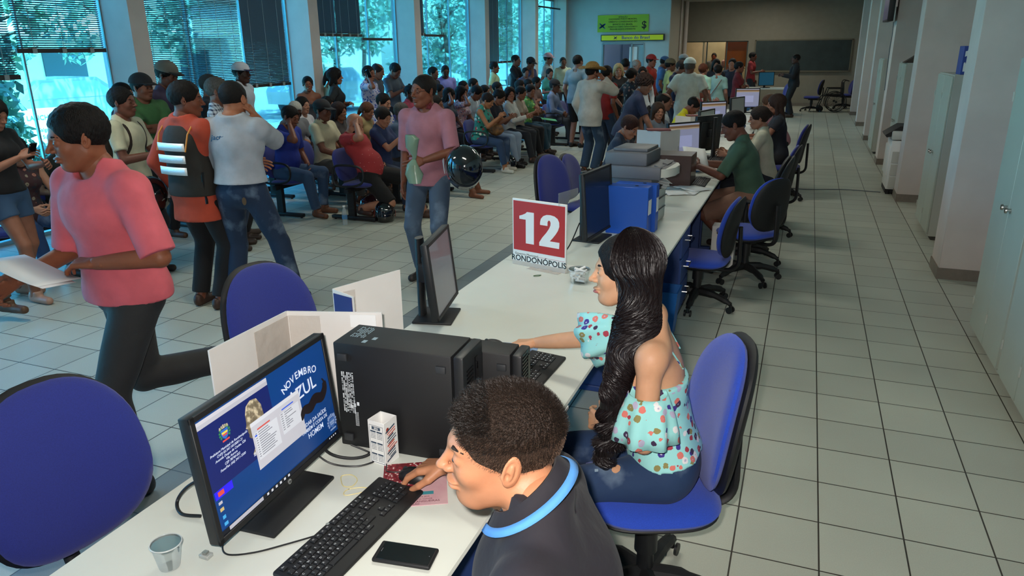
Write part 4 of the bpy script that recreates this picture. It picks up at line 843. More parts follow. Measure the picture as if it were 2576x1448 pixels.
bm=NB(); bx(bm,(-.21,0,.7),(.04,.44,.36),bev=.01); obj('backrest',bm,BLACKM,wc)
# ---------------------------------------------------------------- waiting benches (front = +x, long side along y)
BEAM=mat('beam_black','#15161a',.45)
def bench(x,y0,n,label,sp=.56,rz=0):
    t=thing('waiting_bench',label,'bench',(x,y0,0),rz,group='blue waiting benches in rows'); L=n*sp
    bm=NB(); bx(bm,(-.02,L/2,.37),(.06,L+.1,.05)); obj('beam',bm,BEAM,t)
    for yy in ([.05,L-.05] if n<4 else [.05,L/2,L-.05]):
        bm=NB(); bx(bm,(-.02,yy,.19),(.09,.05,.36)); bx(bm,(0,yy,.035),(.62,.06,.045),bev=.012); 
        for s in (-.27,.27): cyl(bm,(s,yy,0),(s,yy,.02),.015,n=8)
        obj('leg',bm,BEAM,t)
    for k in range(n):
        y=sp*(k+.5)
        bm=NB(); pillow(bm,.46,.50,.07,TR((.03,y,.42),(0,R(-3),0)),e=3.4,na=28,nr=4,bend=.006); obj('seat',bm,BLUEV,t)
        bm=NB(); M=TR((-.235,y,.64),(0,R(-14),0))@TR(rot=(R(90),0,R(90))); pillow(bm,.49,.40,.06,M,e=3.2,curve=.02,na=28,nr=4); obj('backrest',bm,BLUEV,t)
    for k in range(n+1):
        if n>3 and k not in(0,n): continue
        bm=NB(); y=sp*k; tube(bm,smooth_path([(-.2,y,.44),(-.21,y,.62),(-.12,y,.67),(.12,y,.665),(.2,y,.6),(.17,y,.47),(0,y,.42)],5,closed=True),.014,8,closed=True); obj('armrest',bm,BEAM,t)
    return t
bench(-4.98,7.38,4,'front waiting bench with the man in red lying back on it')
bench(-5.95,7.28,5,'second waiting bench, under the man in royal blue')
bench(-6.85,7.2,4,'waiting bench by the windows between first and second pillar')
bench(-5.02,11.2,5,'front waiting bench of the farther block, woman in teal at its near end')
bench(-5.9,11.2,6,'second waiting bench of the farther block')
bench(-6.78,11.9,6,'farther block waiting bench by the windows')
bench(-4.9,14.9,4,'farthest front waiting bench, behind the man in the grey shirt')
bench(-5.98,15.1,4,'farthest waiting bench near the fourth pillar')
bench(-6.75,3.6,3,'waiting bench at the far left edge by the street windows')
# things on the floor
t=thing('water_bottle','clear plastic water bottle standing by the bench foot','bottle',(-4.96,7.2,0)); bm=NB(); lathe(bm,[(0,.002),(.03,.002),(.032,.02),(.03,.06),(.032,.1),(.03,.14),(.022,.18),(.013,.2),(.013,.215)],n=20); obj('body',bm,mat('bottle_clear','#c2cfd4',.1,alpha=.45),t)
bm=NB(); cyl(bm,(0,0,.215),(0,0,.232),.015,n=14); obj('cap',bm,WHITEP,t)
bm=NB(); lathe(bm,[(.0325,.07),(.0325,.12)],n=20); obj('label_band',bm,mat('label_blue','#4a7fae',.5),t)
HELM=mat('helmet_black','#0d0e12',.12,coat=1); VIS=mat('visor','#1b1f26',.05,coat=1)
def helmet(loc,rot,label,c=HELM,s=1,deco=None):
    t=thing('motorcycle_helmet',label,'helmet',loc,rot=rot); t.scale=(s,s,s)
    bm=NB(); pr=[(.0,.245)]+[(.125*math.sin(a),.12+.125*math.cos(a)) for a in np.linspace(.15,PI/2,9)]+[(.128,.08),(.122,.03),(.112,.002),(.09,.002),(.1,.04)]
    lathe(bm,pr,n=36,sx=1.12,sy=.98)
    for v in bm.verts:
        if v.co.x>0 and v.co.z<.1: v.co.x*=1.12
    obj('shell',bm,c,t)
    bm=NB(); n=14; rows=[]
    for j in range(6):
        z=.075+.085*j/5; rows.append([bm.verts.new((math.cos(a)*.152*(1-.02*abs(j-1)-(.035 if j==5 else 0)),math.sin(a)*.131*(1-.02*j*.6),z)) for a in np.linspace(-1.15,1.15,n)])
    for A,B in zip(rows,rows[1:]):
        for k in range(n-1): bm.faces.new((A[k],A[k+1],B[k+1],B[k]))
    v_=obj('visor',bm,VIS,t); sd=v_.modifiers.new('t','SOLIDIFY'); sd.thickness=.004
    if deco:
        bm=NB()
        for s_ in (-1,1): prism(bm,[(-.06,.05),(.0,.04),(.03,.06),(-.02,.075),(-.07,.11)],.004,TR((0,s_*.127,0),(R(90),0,0)))
        obj('side_decal',bm,deco,t)
    return t
helmet((-4.62,7.55,0),(0,0,R(-60)),'black helmet with red and white marks on the floor by the man in pink',deco=mat('decal_red','#b33a30',.4))
helmet((-4.66,11.75,0),(0,0,R(-40)),'black helmet on the floor below the seated women',deco=mat('decal_silver','#c9ccd0',.3))
helmet((-5.0,7.86,.0),(0,R(0),R(30)),'dark maroon helmet under the front waiting bench',c=mat('helmet_maroon','#3a1c20',.15,coat=1),deco=mat('decal_silver',''))
# ================================================================ people: bodies are sculpted as distance fields, then meshed
class Field:
    def __init__(s,lo,hi,h):
        s.lo=np.array(lo,float); s.h=h; n=np.ceil((np.array(hi)-s.lo)/h).astype(int)+1
        s.ax=[s.lo[i]+h*np.arange(n[i]) for i in range(3)]; s.F=np.full(tuple(n),.25,np.float32)
    def sub(s,lo,hi):
        sl=[]
        for i in range(3):
            a=max(0,int(math.floor((lo[i]-s.lo[i])/s.h))); b=min(len(s.ax[i]),int(math.ceil((hi[i]-s.lo[i])/s.h))+1)
            if b<=a: return None
            sl.append(slice(a,b))
        X=s.ax[0][sl[0]][:,None,None].astype(np.float32); Y=s.ax[1][sl[1]][None,:,None].astype(np.float32); Z=s.ax[2][sl[2]][None,None,:].astype(np.float32)
        return tuple(sl),X,Y,Z
    def comb(s,sl,d,k,op):
        A=s.F[sl]
        if op=='u':
            if k>0: h=np.maximum(k-np.abs(A-d),0)/k; s.F[sl]=np.minimum(A,d)-h*h*k*.25
            else: s.F[sl]=np.minimum(A,d)
        elif op=='s':
            d=-d; h=np.maximum(k-np.abs(A-d),0)/k if k>0 else 0; s.F[sl]=np.maximum(A,d)+h*h*k*.25
    def cap(s,a,b,ra,rb=None,k=.02,op='u',fl=None,clip=None,inf=0,bulge=0):
        rb=ra if rb is None else rb; a=np.array(a,float);b=np.array(b,float); ra+=inf; rb+=inf; m=max(ra,rb)+k+2*s.h+abs(bulge)
        q=s.sub(np.minimum(a,b)-m,np.maximum(a,b)+m)
        if q is None: return
        sl,X,Y,Z=q; px,py,pz=X-a[0],Y-a[1],Z-a[2]; ba=b-a; L2=float(ba@ba)+1e-12
        if fl is not None:
            n=np.array(fl[0],float); n/=np.linalg.norm(n); f=fl[1]-1; w=(px*n[0]+py*n[1]+pz*n[2])*f; px,py,pz=px+w*n[0],py+w*n[1],pz+w*n[2]; ba=ba+f*(ba@n)*n; L2=float(ba@ba)+1e-12
        dt=px*ba[0]+py*ba[1]+pz*ba[2]; t=np.clip(dt/L2,0,1); d2=px*px+py*py+pz*pz-2*t*dt+t*t*L2
        r=ra+(rb-ra)*t
        if bulge: r=r+bulge*4*t*(1-t)
        d=np.sqrt(np.maximum(d2,0))-r
        if clip:
            for (p,n) in clip:
                n=np.array(n,float); n/=np.linalg.norm(n); d=np.maximum(d,(X-p[0])*n[0]+(Y-p[1])*n[1]+(Z-p[2])*n[2])
        s.comb(sl,d,k,op)
    def ell(s,c,r,Rm=None,k=.02,op='u',inf=0,clip=None,noise=None):
        c=np.array(c,float); r=np.array(r,float)+inf; m=max(r)+k+2*s.h
        q=s.sub(c-m,c+m)
        if q is None: return
        sl,X,Y,Z=q; x,y,z=X-c[0],Y-c[1],Z-c[2]
        if Rm is not None: x,y,z=(x*Rm[0][0]+y*Rm[1][0]+z*Rm[2][0]),(x*Rm[0][1]+y*Rm[1][1]+z*Rm[2][1]),(x*Rm[0][2]+y*Rm[1][2]+z*Rm[2][2])
        k0=np.sqrt((x/r[0])**2+(y/r[1])**2+(z/r[2])**2); k1=np.sqrt((x/r[0]**2)**2+(y/r[1]**2)**2+(z/r[2]**2)**2)+1e-6; d=k0*(k0-1)/k1
        d=np.where(k0<.05,-min(r),d)
        if noise: a,f=noise; d=d+a*(np.sin(X*f+2*np.sin(Z*f*.4))*np.sin(Y*f*1.1+1.3)*np.sin(Z*f*.9+.7+np.sin(X*f*.5)))
        if clip:
            for (p,n) in clip:
                n=np.array(n,float); n/=np.linalg.norm(n); d=np.maximum(d,(X-p[0])*n[0]+(Y-p[1])*n[1]+(Z-p[2])*n[2])
        s.comb(sl,d,k,op)
    def plane(s,p,n,k=0):
        n=np.array(n,float); n/=np.linalg.norm(n); X,Y,Z=s.ax[0][:,None,None],s.ax[1][None,:,None],s.ax[2][None,None,:]
        s.F=np.maximum(s.F,((X-p[0])*n[0]+(Y-p[1])*n[1]+(Z-p[2])*n[2]).astype(np.float32))
    def ripple(s,a,f,seed=0):
        X,Y,Z=s.ax[0][:,None,None],s.ax[1][None,:,None],s.ax[2][None,None,:]; q=seed*1.7
        s.F=s.F+(a*np.sin(X*f+q+1.7*np.sin(Z*f*.31+q))*np.sin(Y*f*.9+q*.5+1.5*np.sin(Z*f*.43))*(.6+.4*np.sin(Z*f*.8+q))).astype(np.float32)
    def mesh(s):
        F=s.F; F[0]=F[-1]=.2; F[:,0]=F[:,-1]=.2; F[:,:,0]=F[:,:,-1]=.2; S=F<0
        c=[S[i:S.shape[0]-1+i,j:S.shape[1]-1+j,k:S.shape[2]-1+k] for i in (0,1) for j in (0,1) for k in (0,1)]
        cnt=sum(x.astype(np.int8) for x in c); act=(cnt>0)&(cnt<8); I=np.argwhere(act)
        if not len(I): return np.zeros((0,3)),np.zeros((0,4),int)
        idx=np.full(act.shape,-1,np.int64); idx[act]=np.arange(len(I))
        off=np.array([(i,j,k) for i in (0,1) for j in (0,1) for k in (0,1)]); V=np.stack([F[I[:,0]+o[0],I[:,1]+o[1],I[:,2]+o[2]] for o in off],1)
        P=np.zeros((len(I),3)); n=np.zeros(len(I))
        for a in range(8):
            for b in range(a+1,8):
                if np.abs(off[a]-off[b]).sum()==1:
                    va,vb=V[:,a],V[:,b]; m=(va<0)!=(vb<0); t=np.where(m,va/np.where(m,va-vb,1),0); P+=np.where(m[:,None],off[a]+(off[b]-off[a])*t[:,None],0); n+=m
        P=(P/n[:,None]+I)*s.h+s.lo; Q=[]
        for ax in range(3):
            o=[0,1,2]; o.remove(ax); A=np.take(S,range(S.shape[ax]-1),ax); B=np.take(S,range(1,S.shape[ax]),ax); E=np.argwhere(A!=B)
            E=E[(E[:,o[0]]>0)&(E[:,o[1]]>0)&(E[:,o[0]]<act.shape[o[0]])&(E[:,o[1]]<act.shape[o[1]])]
            if not len(E): continue
            u=np.zeros(3,int);v=np.zeros(3,int);u[o[0]]=1;v[o[1]]=1
            g=lambda d:idx[(E-d)[:,0],(E-d)[:,1],(E-d)[:,2]]
            q=np.stack([g(u+v),g(v),g(0*u),g(u)],1); fl=A[E[:,0],E[:,1],E[:,2]]; 
            if ax==1: fl=~fl
            q[~fl]=q[~fl][:,::-1]; Q.append(q)
        Q=np.concatenate(Q); Q=Q[(Q>=0).all(1)]
        return P,Q
def npobj(name,parts,mats,parent,label=None):
    """parts: list of (verts,quads,material index) joined into one mesh"""
    parts=[p for p in parts if len(p[0])]
    if not parts: return None
    V=np.concatenate([p[0] for p in parts]); o=0; Q=[];MI=[]
    for p in parts: Q.append(p[1]+o); o+=len(p[0]); MI.append(np.full(len(p[1]),p[2] if len(p)>2 else 0))
    Q=np.concatenate(Q).astype(np.int32); MI=np.concatenate(MI).astype(np.int32)
    me=bpy.data.meshes.new(name); me.vertices.add(len(V)); me.vertices.foreach_set('co',V.astype(np.float32).ravel())
    me.loops.add(Q.size); me.loops.foreach_set('vertex_index',Q.ravel()); me.polygons.add(len(Q)); me.polygons.foreach_set('loop_start',np.arange(0,Q.size,4,dtype=np.int32))
    me.polygons.foreach_set('material_index',MI); me.polygons.foreach_set('use_smooth',np.ones(len(Q),bool)); me.update(calc_edges=True)
    for m in (mats if isinstance(mats,(list,tuple)) else [mats]): me.materials.append(m)
    ob=bpy.data.objects.new(name,me); col.objects.link(ob); ob.parent=parent
    if label: ob['label']=label
    return ob
def rot(ax,deg):
    return np.array(Matrix.Rotation(R(deg),3,ax))
def V3(*a): return np.array(a,float)
def nrm(v): v=np.array(v,float); return v/(np.linalg.norm(v)+1e-9)
def ik(S,W,l1,l2,pole):
    S,W,pole=map(lambda q:np.array(q,float),(S,W,pole)); d=W-S; L=np.linalg.norm(d); mx=(l1+l2)*.995
    if L>mx: W=S+d/L*mx; d=W-S; L=mx
    L=max(L,abs(l1-l2)+.01); u=d/np.linalg.norm(d); a=(l1*l1-l2*l2+L*L)/(2*L); hgt=math.sqrt(max(l1*l1-a*a,0)); p=pole-(pole@u)*u; p=nrm(p) if np.linalg.norm(p)>1e-6 else nrm(np.cross(u,[0,1,0]))
    return S+u*a+p*hgt,W
def skin(c): return mat('skin_'+c,c,.5,var=.08,vs=18,bump=.06,bs=260,spec=.35)
def cloth(c,pat=None):
    nm='cloth_'+c+(pat or '')
    if nm in MC: return MC[nm]
    P=None
    def floral(cols,sc):
        def f(nt,src,b):
            v=nt.nodes.new('ShaderNodeTexVoronoi'); v.inputs['Scale'].default_value=sc; nt.links.new(src,v.inputs[0]); s=nt.nodes.new('ShaderNodeSeparateXYZ'); nt.links.new(v.outputs['Color'],s.inputs[0])
            n=nt.nodes.new('ShaderNodeTexNoise'); n.inputs['Scale'].default_value=sc*2.2; nt.links.new(src,n.inputs[0])
            dd=math_(nt,'ADD',v.outputs['Distance'],math_(nt,'MULTIPLY',math_(nt,'SUBTRACT',n.outputs[0],.5),.35)); inside=math_(nt,'LESS_THAN',dd,.40)
            st=[(i/len(cols),q) for i,q in enumerate(cols)]; fc=ramp(nt,s.outputs[0],st); core=math_(nt,'LESS_THAN',dd,.10)
            nt.links.new(mixc(nt,core,mixc(nt,inside,c,fc),cols[-1]),b.inputs['Base Color'])
        return f
    if pat=='flower': P=floral(['#d9766a','#3c2f86','#a83a48','#8d8450','#e6e2e0','#3d2a4a','#d9766a','#b9b0c8'],34)
    elif pat=='flower2': P=floral(['#2c4fa0','#8fa0d0','#3d5ab5'],26)
    elif pat=='green': P=floral(['#2f7a4a','#b8c85a','#7db06a','#e0e4c0'],22)
    elif pat=='dark': P=floral(['#a06a5a','#2a2a34','#8a8270','#3a3030'],22)
    elif pat=='teal': P=floral(['#e0e6e0','#1c2a30','#3a9a90','#a04a50'],18)
    elif pat=='plaid':
        def P(nt,src,b):
            s=nt.nodes.new('ShaderNodeSeparateXYZ'); nt.links.new(src,s.inputs[0]); a=math_(nt,'LESS_THAN',math_(nt,'FRACT',math_(nt,'MULTIPLY',s.outputs[2],28)),.4); a2=math_(nt,'LESS_THAN',math_(nt,'FRACT',math_(nt,'MULTIPLY',math_(nt,'ADD',s.outputs[0],s.outputs[1]),24)),.4)
            nt.links.new(mixc(nt,math_(nt,'MULTIPLY',math_(nt,'ADD',a,a2),.5),'#c6cad2','#27304a'),b.inputs['Base Color'])
    elif pat=='dots':
        def P(nt,src,b):
            v=nt.nodes.new('ShaderNodeTexVoronoi'); v.inputs['Scale'].default_value=22; v.inputs['Randomness'].default_value=.3; nt.links.new(src,v.inputs[0]); nt.links.new(mixc(nt,math_(nt,'LESS_THAN',v.outputs['Distance'],.12),c,'#c98a80'),b.inputs['Base Color'])
    elif pat=='denim':
        def P(nt,src,b):
            n=nt.nodes.new('ShaderNodeTexNoise'); n.inputs['Scale'].default_value=5; n.inputs['Detail'].default_value=5; nt.links.new(src,n.inputs[0]); cc=lin(c); r=ramp(nt,n.outputs[0],[(.3,c),(.55,c),(.8,'#7f93a8')],'LINEAR'); nt.links.new(r,b.inputs['Base Color'])
    return mat(nm,c,.85,var=.1,vs=12,bump=.55,bs=13,sheen=.03,pattern=P)
def hairm(c): return mat('hair_'+c,c,.6,var=.35,vs=160,bump=.7,bs=230,stretch=(1,1,.25),spec=.2)

def person(label,loc,face,H=1.70,sit=None,lean=0,side=0,twist=0,head=(0,0,0),arms=('down','down'),legs=None,g=1.0,fem=False,sk='#8a5a44',
           top='#888888',sleeve='short',tpat=None,hem=None,bot='#26303f',bpat=None,blen='long',shoe='#3a2c24',hair=('short','#17120f'),hat=None,extra=None,q=1,belly=0,collar=None,grp=None,feet=None,loose=.0,lift=0,curl=.5,cat='person',hscale=1.08,hands=None,ghead=None,neckf=1,skirt=False,pelv=None,hcw=None,topz=None):
    """q: 0 hero, 1 near, 2 middle, 3 far"""
    s=H/1.70; hb=(.007,.0105,.015,.019)[q]; hh=(.0025,.005,.0078,.0105)[q]; hn=(.0030,.0042,.0065,.009)[q]
    t=thing('person',label,cat,(loc[0],loc[1],lift),R(face),grp)
    hipw=.095*s; shw=(.158 if fem else .178)*s; pz=(sit+.095 if sit is not None else .93*s)
    Pc=V3(0,0,pz) if pelv is None else V3(*pelv)
    B=rot('Z',twist)@rot('X',side)@rot('Y',lean)          # torso basis
    tp=lambda x,y,z:Pc+B@(V3(x,y,z)*s)
    if fem: chest,waist,hips_=.142,.118,.158
    else: chest,waist,hips_=.160,.140,.148
    nb=tp(-.012,0,.52); 
    Rh=B@rot('Y',-lean*.55)@rot('Z',head[0])@rot('Y',head[1])@rot('X',head[2]) if ghead is None else rot('Z',ghead[0])@rot('Y',ghead[1])@rot('X',ghead[2])
    hs=s*hscale*(.96 if fem else 1.0)
    hc=nb+B@V3(.0,0,.0)+Rh@(V3(.028,0,.125*neckf)*hs)
    if hcw: dx=V3(hcw[0]-loc[0],hcw[1]-loc[1],hcw[2]-lift); hc=rot('Z',-face)@dx
    hp=lambda x,y,z:hc+Rh@(V3(x,y,z)*hs)
    # arms
    A={}
    for i,sg in enumerate((1,-1)):
        S=tp(0,sg*shw/s,.445); a=arms[i]; pole=V3(-.3,sg*.5,-.8); pr=None
        pres={'down':((.06,.23,-.04),(-1,.3,0)),'lap':((.30,.08,.10),(-.3,.8,-.6)),'phone':((.09,.14,.60),(.5,.8,-.6)),'cross':((.21,-.12,.24),(.0,.8,-.7)),
              'hip':((-.02,.20,.08),(-.6,.9,.2)),'fore':((.31,.14,.22),(-.5,.5,-.8)),'hold':((.27,.05,.30),(-.2,.7,-.8)),'desk':((.42,.16,.24),(-.2,.7,-.6)),'chin':((.15,.05,.50),(.4,.5,-.9)),'back':((-.15,.06,.05),(-1,.6,0)),'face':((.20,.06,.60),(.6,.6,-.8)),'up':((.1,.2,.75),(.3,.9,0)),'swing':((.22,.22,.10),(-1,.2,-.2)),'swingb':((-.20,.22,.05),(-1,.3,0)),'head':((.04,.13,.68),(.4,1,.1))}
        if isinstance(a,str): w,pl=pres[a]; base=Pc if a in('lap','desk') else None; W=(Pc+V3(w[0],sg*w[1],w[2])*s) if base is not None else tp(w[0],sg*w[1],w[2]); pole=(B if base is None else np.eye(3))@V3(pl[0],sg*pl[1],pl[2])
        else: W=V3(*a[:3]); pole=V3(*a[3]) if len(a)>3 else pole
        E,W=ik(S,W,.285*s,.25*s,pole); A[sg]=(S,E,W)
    # legs
    Lg={}
    for i,sg in enumerate((1,-1)):
        hp_=Pc+rot('Z',twist*.3)@V3(0,sg*hipw,-.03*s); 
        if feet: An=V3(*feet[i][:3]); pl=V3(*(feet[i][3] if len(feet[i])>3 else (1,sg*.15,0)))
        elif sit is not None: An=V3(.40*s,sg*.10*s,.085); pl=V3(.5,sg*.25,1)
        else: An=V3(.0,sg*.11*s,.085); pl=V3(1,sg*.15,0)
        K,An=ik(hp_,An,.43*s,.425*s,pl); Lg[sg]=(hp_,K,An)
    pts=[v for a in A.values() for v in a]+[v for l in Lg.values() for v in l]+[Pc,hc]
    lo=np.min(pts,0)-.20; hi=np.max(pts,0)+.22; lo[2]=min(lo[2],-.01)
    def torso(F,inf,k=.03,low=True):
        if low: F.ell(Pc+B@V3(0,0,-.0),V3(.112*g,hips_*g,.115)*s,B,k,inf=inf*(1 if inf==0 else 1.8))
        F.ell(tp(.0,0,.15),V3(.098*g,waist*g,.15)*s,B,k=.06,inf=inf)
        F.ell(tp(.004,0,.33),V3(.108*g,chest*g,.15)*s,B,k=.05,inf=inf)
        F.cap(tp(-.01,shw/s*.86,.445),tp(-.01,-shw/s*.86,.445),.050*s,.050*s,k=.06,inf=inf*.8)
        if fem:
            for sg in (1,-1): F.ell(tp(.088,sg*.062,.335),V3(.05,.058,.058)*s*g,B,k=.04,inf=inf)
        else: F.ell(tp(.05,0,.37),V3(.06,.12,.08)*s*g,B,k=.05,inf=inf)
        if belly: F.ell(tp(.045+.03*belly,0,.12),V3(.10,.13,.12)*s*(1+.2*belly),B,k=.06,inf=inf)
        for sg in (1,-1): F.cap(nb+B@V3(-.012,sg*.02,.015)*s,tp(-.012,sg*.10,.45),.045*s,.05*s,k=.03,inf=inf*.95)
    def leg(F,sg,inf,end=1,k=.03,cuff=0):
        hp_,K,An=Lg[sg]; f=g**.6
        F.cap(hp_,K,.083*s*f,.055*s*f,k=k,inf=inf,bulge=.004)
        if end>.5:
            clip=[(K+(An-K)*(end*2-1),An-K)] if inf else None
            F.cap(K,An,.052*s*f,.036*s,k=.02,inf=inf,bulge=.008*s,clip=clip) if not cuff else F.cap(K,An,.050*s*f,.036*s+cuff,k=.02,inf=inf,clip=clip)
        elif inf: pass
    # ---- body
    F=Field(lo,hi,hb); torso(F,0)
    for sg in (1,-1):
        S,E,W=A[sg]; gm=g**.5*(.88 if fem else 1)
        F.ell(S+V3(0,0,-.005),V3(.052,.052,.055)*s*gm,k=.03); F.cap(S,E,.045*s*gm,.038*s*gm,k=.025,bulge=.003); F.cap(E,W,.038*s*gm,.025*s*gm,k=.015,bulge=.004)
        leg(F,sg,0)
        hp_,K,An=Lg[sg]; 
    fdir={}
    for i,sg in enumerate((1,-1)):
        hp_,K,An=Lg[sg]; d=V3(1,sg*.22,0)
        if feet and len(feet[i])>4: d=V3(*feet[i][4])
        elif feet and An[2]>.16: d=nrm(An-K)@np.diag([1,1,1]); d=nrm(V3(.5,0,-.85)) if An[0]<K[0] else V3(1,sg*.2,.1)
        fdir[sg]=nrm(d); heel=An+V3(0,0,-.045)-fdir[sg]*.035*s; toe=An+V3(0,0,-.058)+fdir[sg]*.15*s
        F.cap(An,heel,.034*s,.03*s,k=.02); F.cap(heel,toe,.032*s,.026*s,k=.025)
    F.cap(nb+B@V3(0,0,-.03),hp(-.02,0,-.05),.056*hs*(.85 if fem else 1),.052*hs*(.85 if fem else 1),k=.02)
    P,Q=F.mesh(); parts=[(P,Q,0)]
    # ---- head
    big=(.16,.14,.19)
    Fh=Field(hc-.17*hs-.05,hc+.17*hs+.02,hh); kk=.02*hs
    Fh.cap(nb+B@V3(0,0,.0),hp(-.022,0,-.03),.055*hs*(.85 if fem else 1),.052*hs*(.86 if fem else 1),k=kk)
    E_=lambda c,r,k=.02,op='u',Rr=None:Fh.ell(hp(*c),V3(*r)*hs,Rh if Rr is None else Rh@Rr,k*hs,op)
    C_=lambda a,b,ra,rb,k=.015,op='u':Fh.cap(hp(*a),hp(*b),ra*hs,rb*hs,k*hs,op)
    E_((-.014,0,.028),(.098,.076,.088),.02); E_((.03,0,-.028),(.060,.056,.082),.03)
    for sg in (1,-1):
        C_((-.004,sg*.050,-.052),(.046,sg*.020,-.093),.016,.014,.035); E_((.056,sg*.035,-.028),(.024,.020,.022),.02); C_((.074,sg*.036,.016),(.084,sg*.010,.017),.009,.009,.014)
    E_((.060,0,-.094),(.022,.024,.018),.025)
    for sg in (1,-1): E_((.094,sg*.031,-.002),(.017,.0175,.011),.012,'s')
    for sg in (1,-1): E_((.0765,sg*.031,-.0015),(.0125,.0150,.0120),.006)
    C_((.084,0,.012),(.107 if fem else .109,0,-.026),.0058,.0082,.012); E_((.1085,0,-.0285),(.0095,.0085,.0075),.007)
    for sg in (1,-1): E_((.096,sg*.0125,-.031),(.010,.0065,.007),.007)
    E_((.086,0,-.058),(.0155,.024,.0055),.007); E_((.084,0,-.0695),(.0155,.020,.0065),.007)
    E_((.104,0,-.0635),(.010,.024,.0013),.003,'s')
    for sg in (1,-1):
        er=rot('Y',-14)@rot('Z',sg*22); E_((-.010,sg*.080,-.006),(.0190,.0062,.0315),.007,'u',er)
        if q<2: E_((-.007,sg*.0865,-.004),(.0125,.0048,.0225),.004,'s',er); E_((-.009,sg*.083,-.006),(.006,.0038,.0165),.003,'u',er); E_((.006,sg*.082,-.012),(.005,.004,.006),.003,'u',er); E_((-.002,sg*.087,-.012),(.005,.006,.007),.003,'s',er)
    P,Q=Fh.mesh(); parts.append((P,Q,0))
    # ---- hands
    for i,sg in enumerate((1,-1)):
        S,E,W=A[sg]; d=nrm(W-E); hd=(hands or {}).get(sg,{}); 
        if 'd' in hd: d=nrm(hd['d'])
        n=V3(*hd['n']) if 'n' in hd else V3(0,-sg,-.35); n=nrm(n-(n@d)*d); th=np.cross(n,d)*(sg)   # thumb side
        if 't' in hd: th=nrm(V3(*hd['t'])); th=nrm(th-(th@d)*d); n=nrm(n-(n@d)*d-(n@th)*th)
        cu=hd.get('c',curl); Fn=Field(W-.21*s,W+.21*s,hn); u=s*(.92 if fem else 1)
        Fn.cap(W-d*.03,W+d*.012*u,.0255*u,.024*u,k=.01,fl=(n,1.25))
        tips=[]
        for j in range(4):
            o=th*(.031-.0205*j)*u; kn=W+d*(.088-.004*abs(j-1))*u+o; Fn.cap(W+d*.015*u+o*.55,kn,.0135*u,.0115*u,k=.012*u)
            ln=(.042,.047,.044,.034)[j]*u; a=cu*(.55+.08*j)+.12; p=kn; 
            for m,(f_,r_) in enumerate(((1,.0092),(.66,.0083),(.52,.0075))):
                a2=a*(1+m*.95) if m else a; dd=d*math.cos(a2)+n*math.sin(a2)+th*(.05*(1.5-j)); p2=p+nrm(dd)*ln*f_; Fn.cap(p,p2,r_*u,(r_-.0007)*u,k=.003*u); p=p2
            tips.append(p)
        p=W+d*.022*u+th*.022*u; sp=hd.get('sp',.75)
        for m,(l_,r_) in enumerate(((.044,.0135),(.032,.0105),(.026,.009))):
            dd=nrm(d*(.62+.25*m)+th*(sp-.32*m)+n*(.35+.12*m*cu)); p2=p+dd*l_*u; Fn.cap(p,p2,r_*u,(r_-.001)*u,k=(.014 if m==0 else .004)*u); p=p2
        P,Q=Fn.mesh(); parts.append((P,Q,0))
    body=npobj('body',parts,skin(sk),t)
    # ---- clothes
    inf=.013+loose
    if top:
        F=Field(lo,hi,hb); torso(F,inf)
        hz=hem if hem is not None else -.10
        if hz<.0 and sit is None: F.cap(tp(0,0,.14),Pc+B@V3(0,0,-.22*s),(waist*g)*s,(hips_*g+.030)*s,k=.04,fl=(B@V3(1,0,0),1.38),inf=inf)

        if sleeve!='none':
            for sg in (1,-1):
                S,E,W=A[sg]; gm=g**.5*(.88 if fem else 1); F.ell(S,V3(.052,.050,.055)*s*gm,k=.02,inf=inf*.7)
                fr={'short':.72,'cap':.4,'half':.95}.get(sleeve,1); X=S+(E-S)*fr
                F.cap(S,E,.047*s*gm,(.040+(.006 if sleeve!='long' else 0))*s*gm,k=.03,inf=inf,clip=[(X,E-S)] if fr<1 else None)
                if sleeve=='long': F.cap(E,W,.041*s*gm,.029*s*gm,k=.015,inf=inf,clip=[(W-(W-E)*.02,W-E)])
        else:
            for sg in (1,-1): S=A[sg][0]; F.ell(S+(S-tp(0,0,.445))*.35+V3(0,0,-.01),V3(.062,.062,.085)*s,k=.01,op='s')
        if skirt: F.cap(Pc,Pc+V3(0,0,-.42*s),.15*s,.19*s,k=.05,inf=0)
        F.cap(nb+B@V3(0,0,-.02),hp(-.01,0,-.06),.060*hs,.075*hs,k=.008,op='s')
        if topz is None and neckf<1.02: F.ell(nb+B@V3(.058,0,.018)*s,V3(.052,.058,.050)*s,B,k=.012,op='s')
        F.ripple(.0028 if q else .0035,34/s,seed=hash(label)%7 if False else len(label)%7)
        # hem plane and (seated) keep it on the torso
        if topz is not None: F.plane(tp(0,0,topz),B@V3(-.18,0,1))
        n_=B@V3(0,0,-1) if (sit is not None or abs(lean)>15) else V3(0,0,-1)
        F.plane(Pc+B@V3(0,0,(hz if not skirt else -.40)*s),n_)
        if neckf>.2: F.plane(nb+B@V3(0,0,.045*s),B@V3(-.35,0,1))
        P,Q=F.mesh(); npobj('shirt' if not skirt else 'dress',[(P,Q)],cloth(top,tpat),t)
        if collar:
            F=Field(nb-.13*s,nb+.16*s,min(hb,.008)); F.cap(nb+B@V3(.0,0,-.012),nb+B@V3(.012,0,.04),.078*s,.067*s,k=.0,clip=[(nb+B@V3(0,0,.042*s),B@V3(-.5,0,1)),(nb+B@V3(0,0,-.028*s),B@V3(.4,0,-1))]); F.cap(nb+B@V3(0,0,-.08),nb+B@V3(.02,0,.11),.063*s,.061*s,k=0,op='s')
            F.ell(nb+B@V3(.10,0,.02),V3(.045,.018,.06),B,k=.01,op='s'); P,Q=F.mesh(); npobj('collar',[(P,Q)],cloth(collar),t)
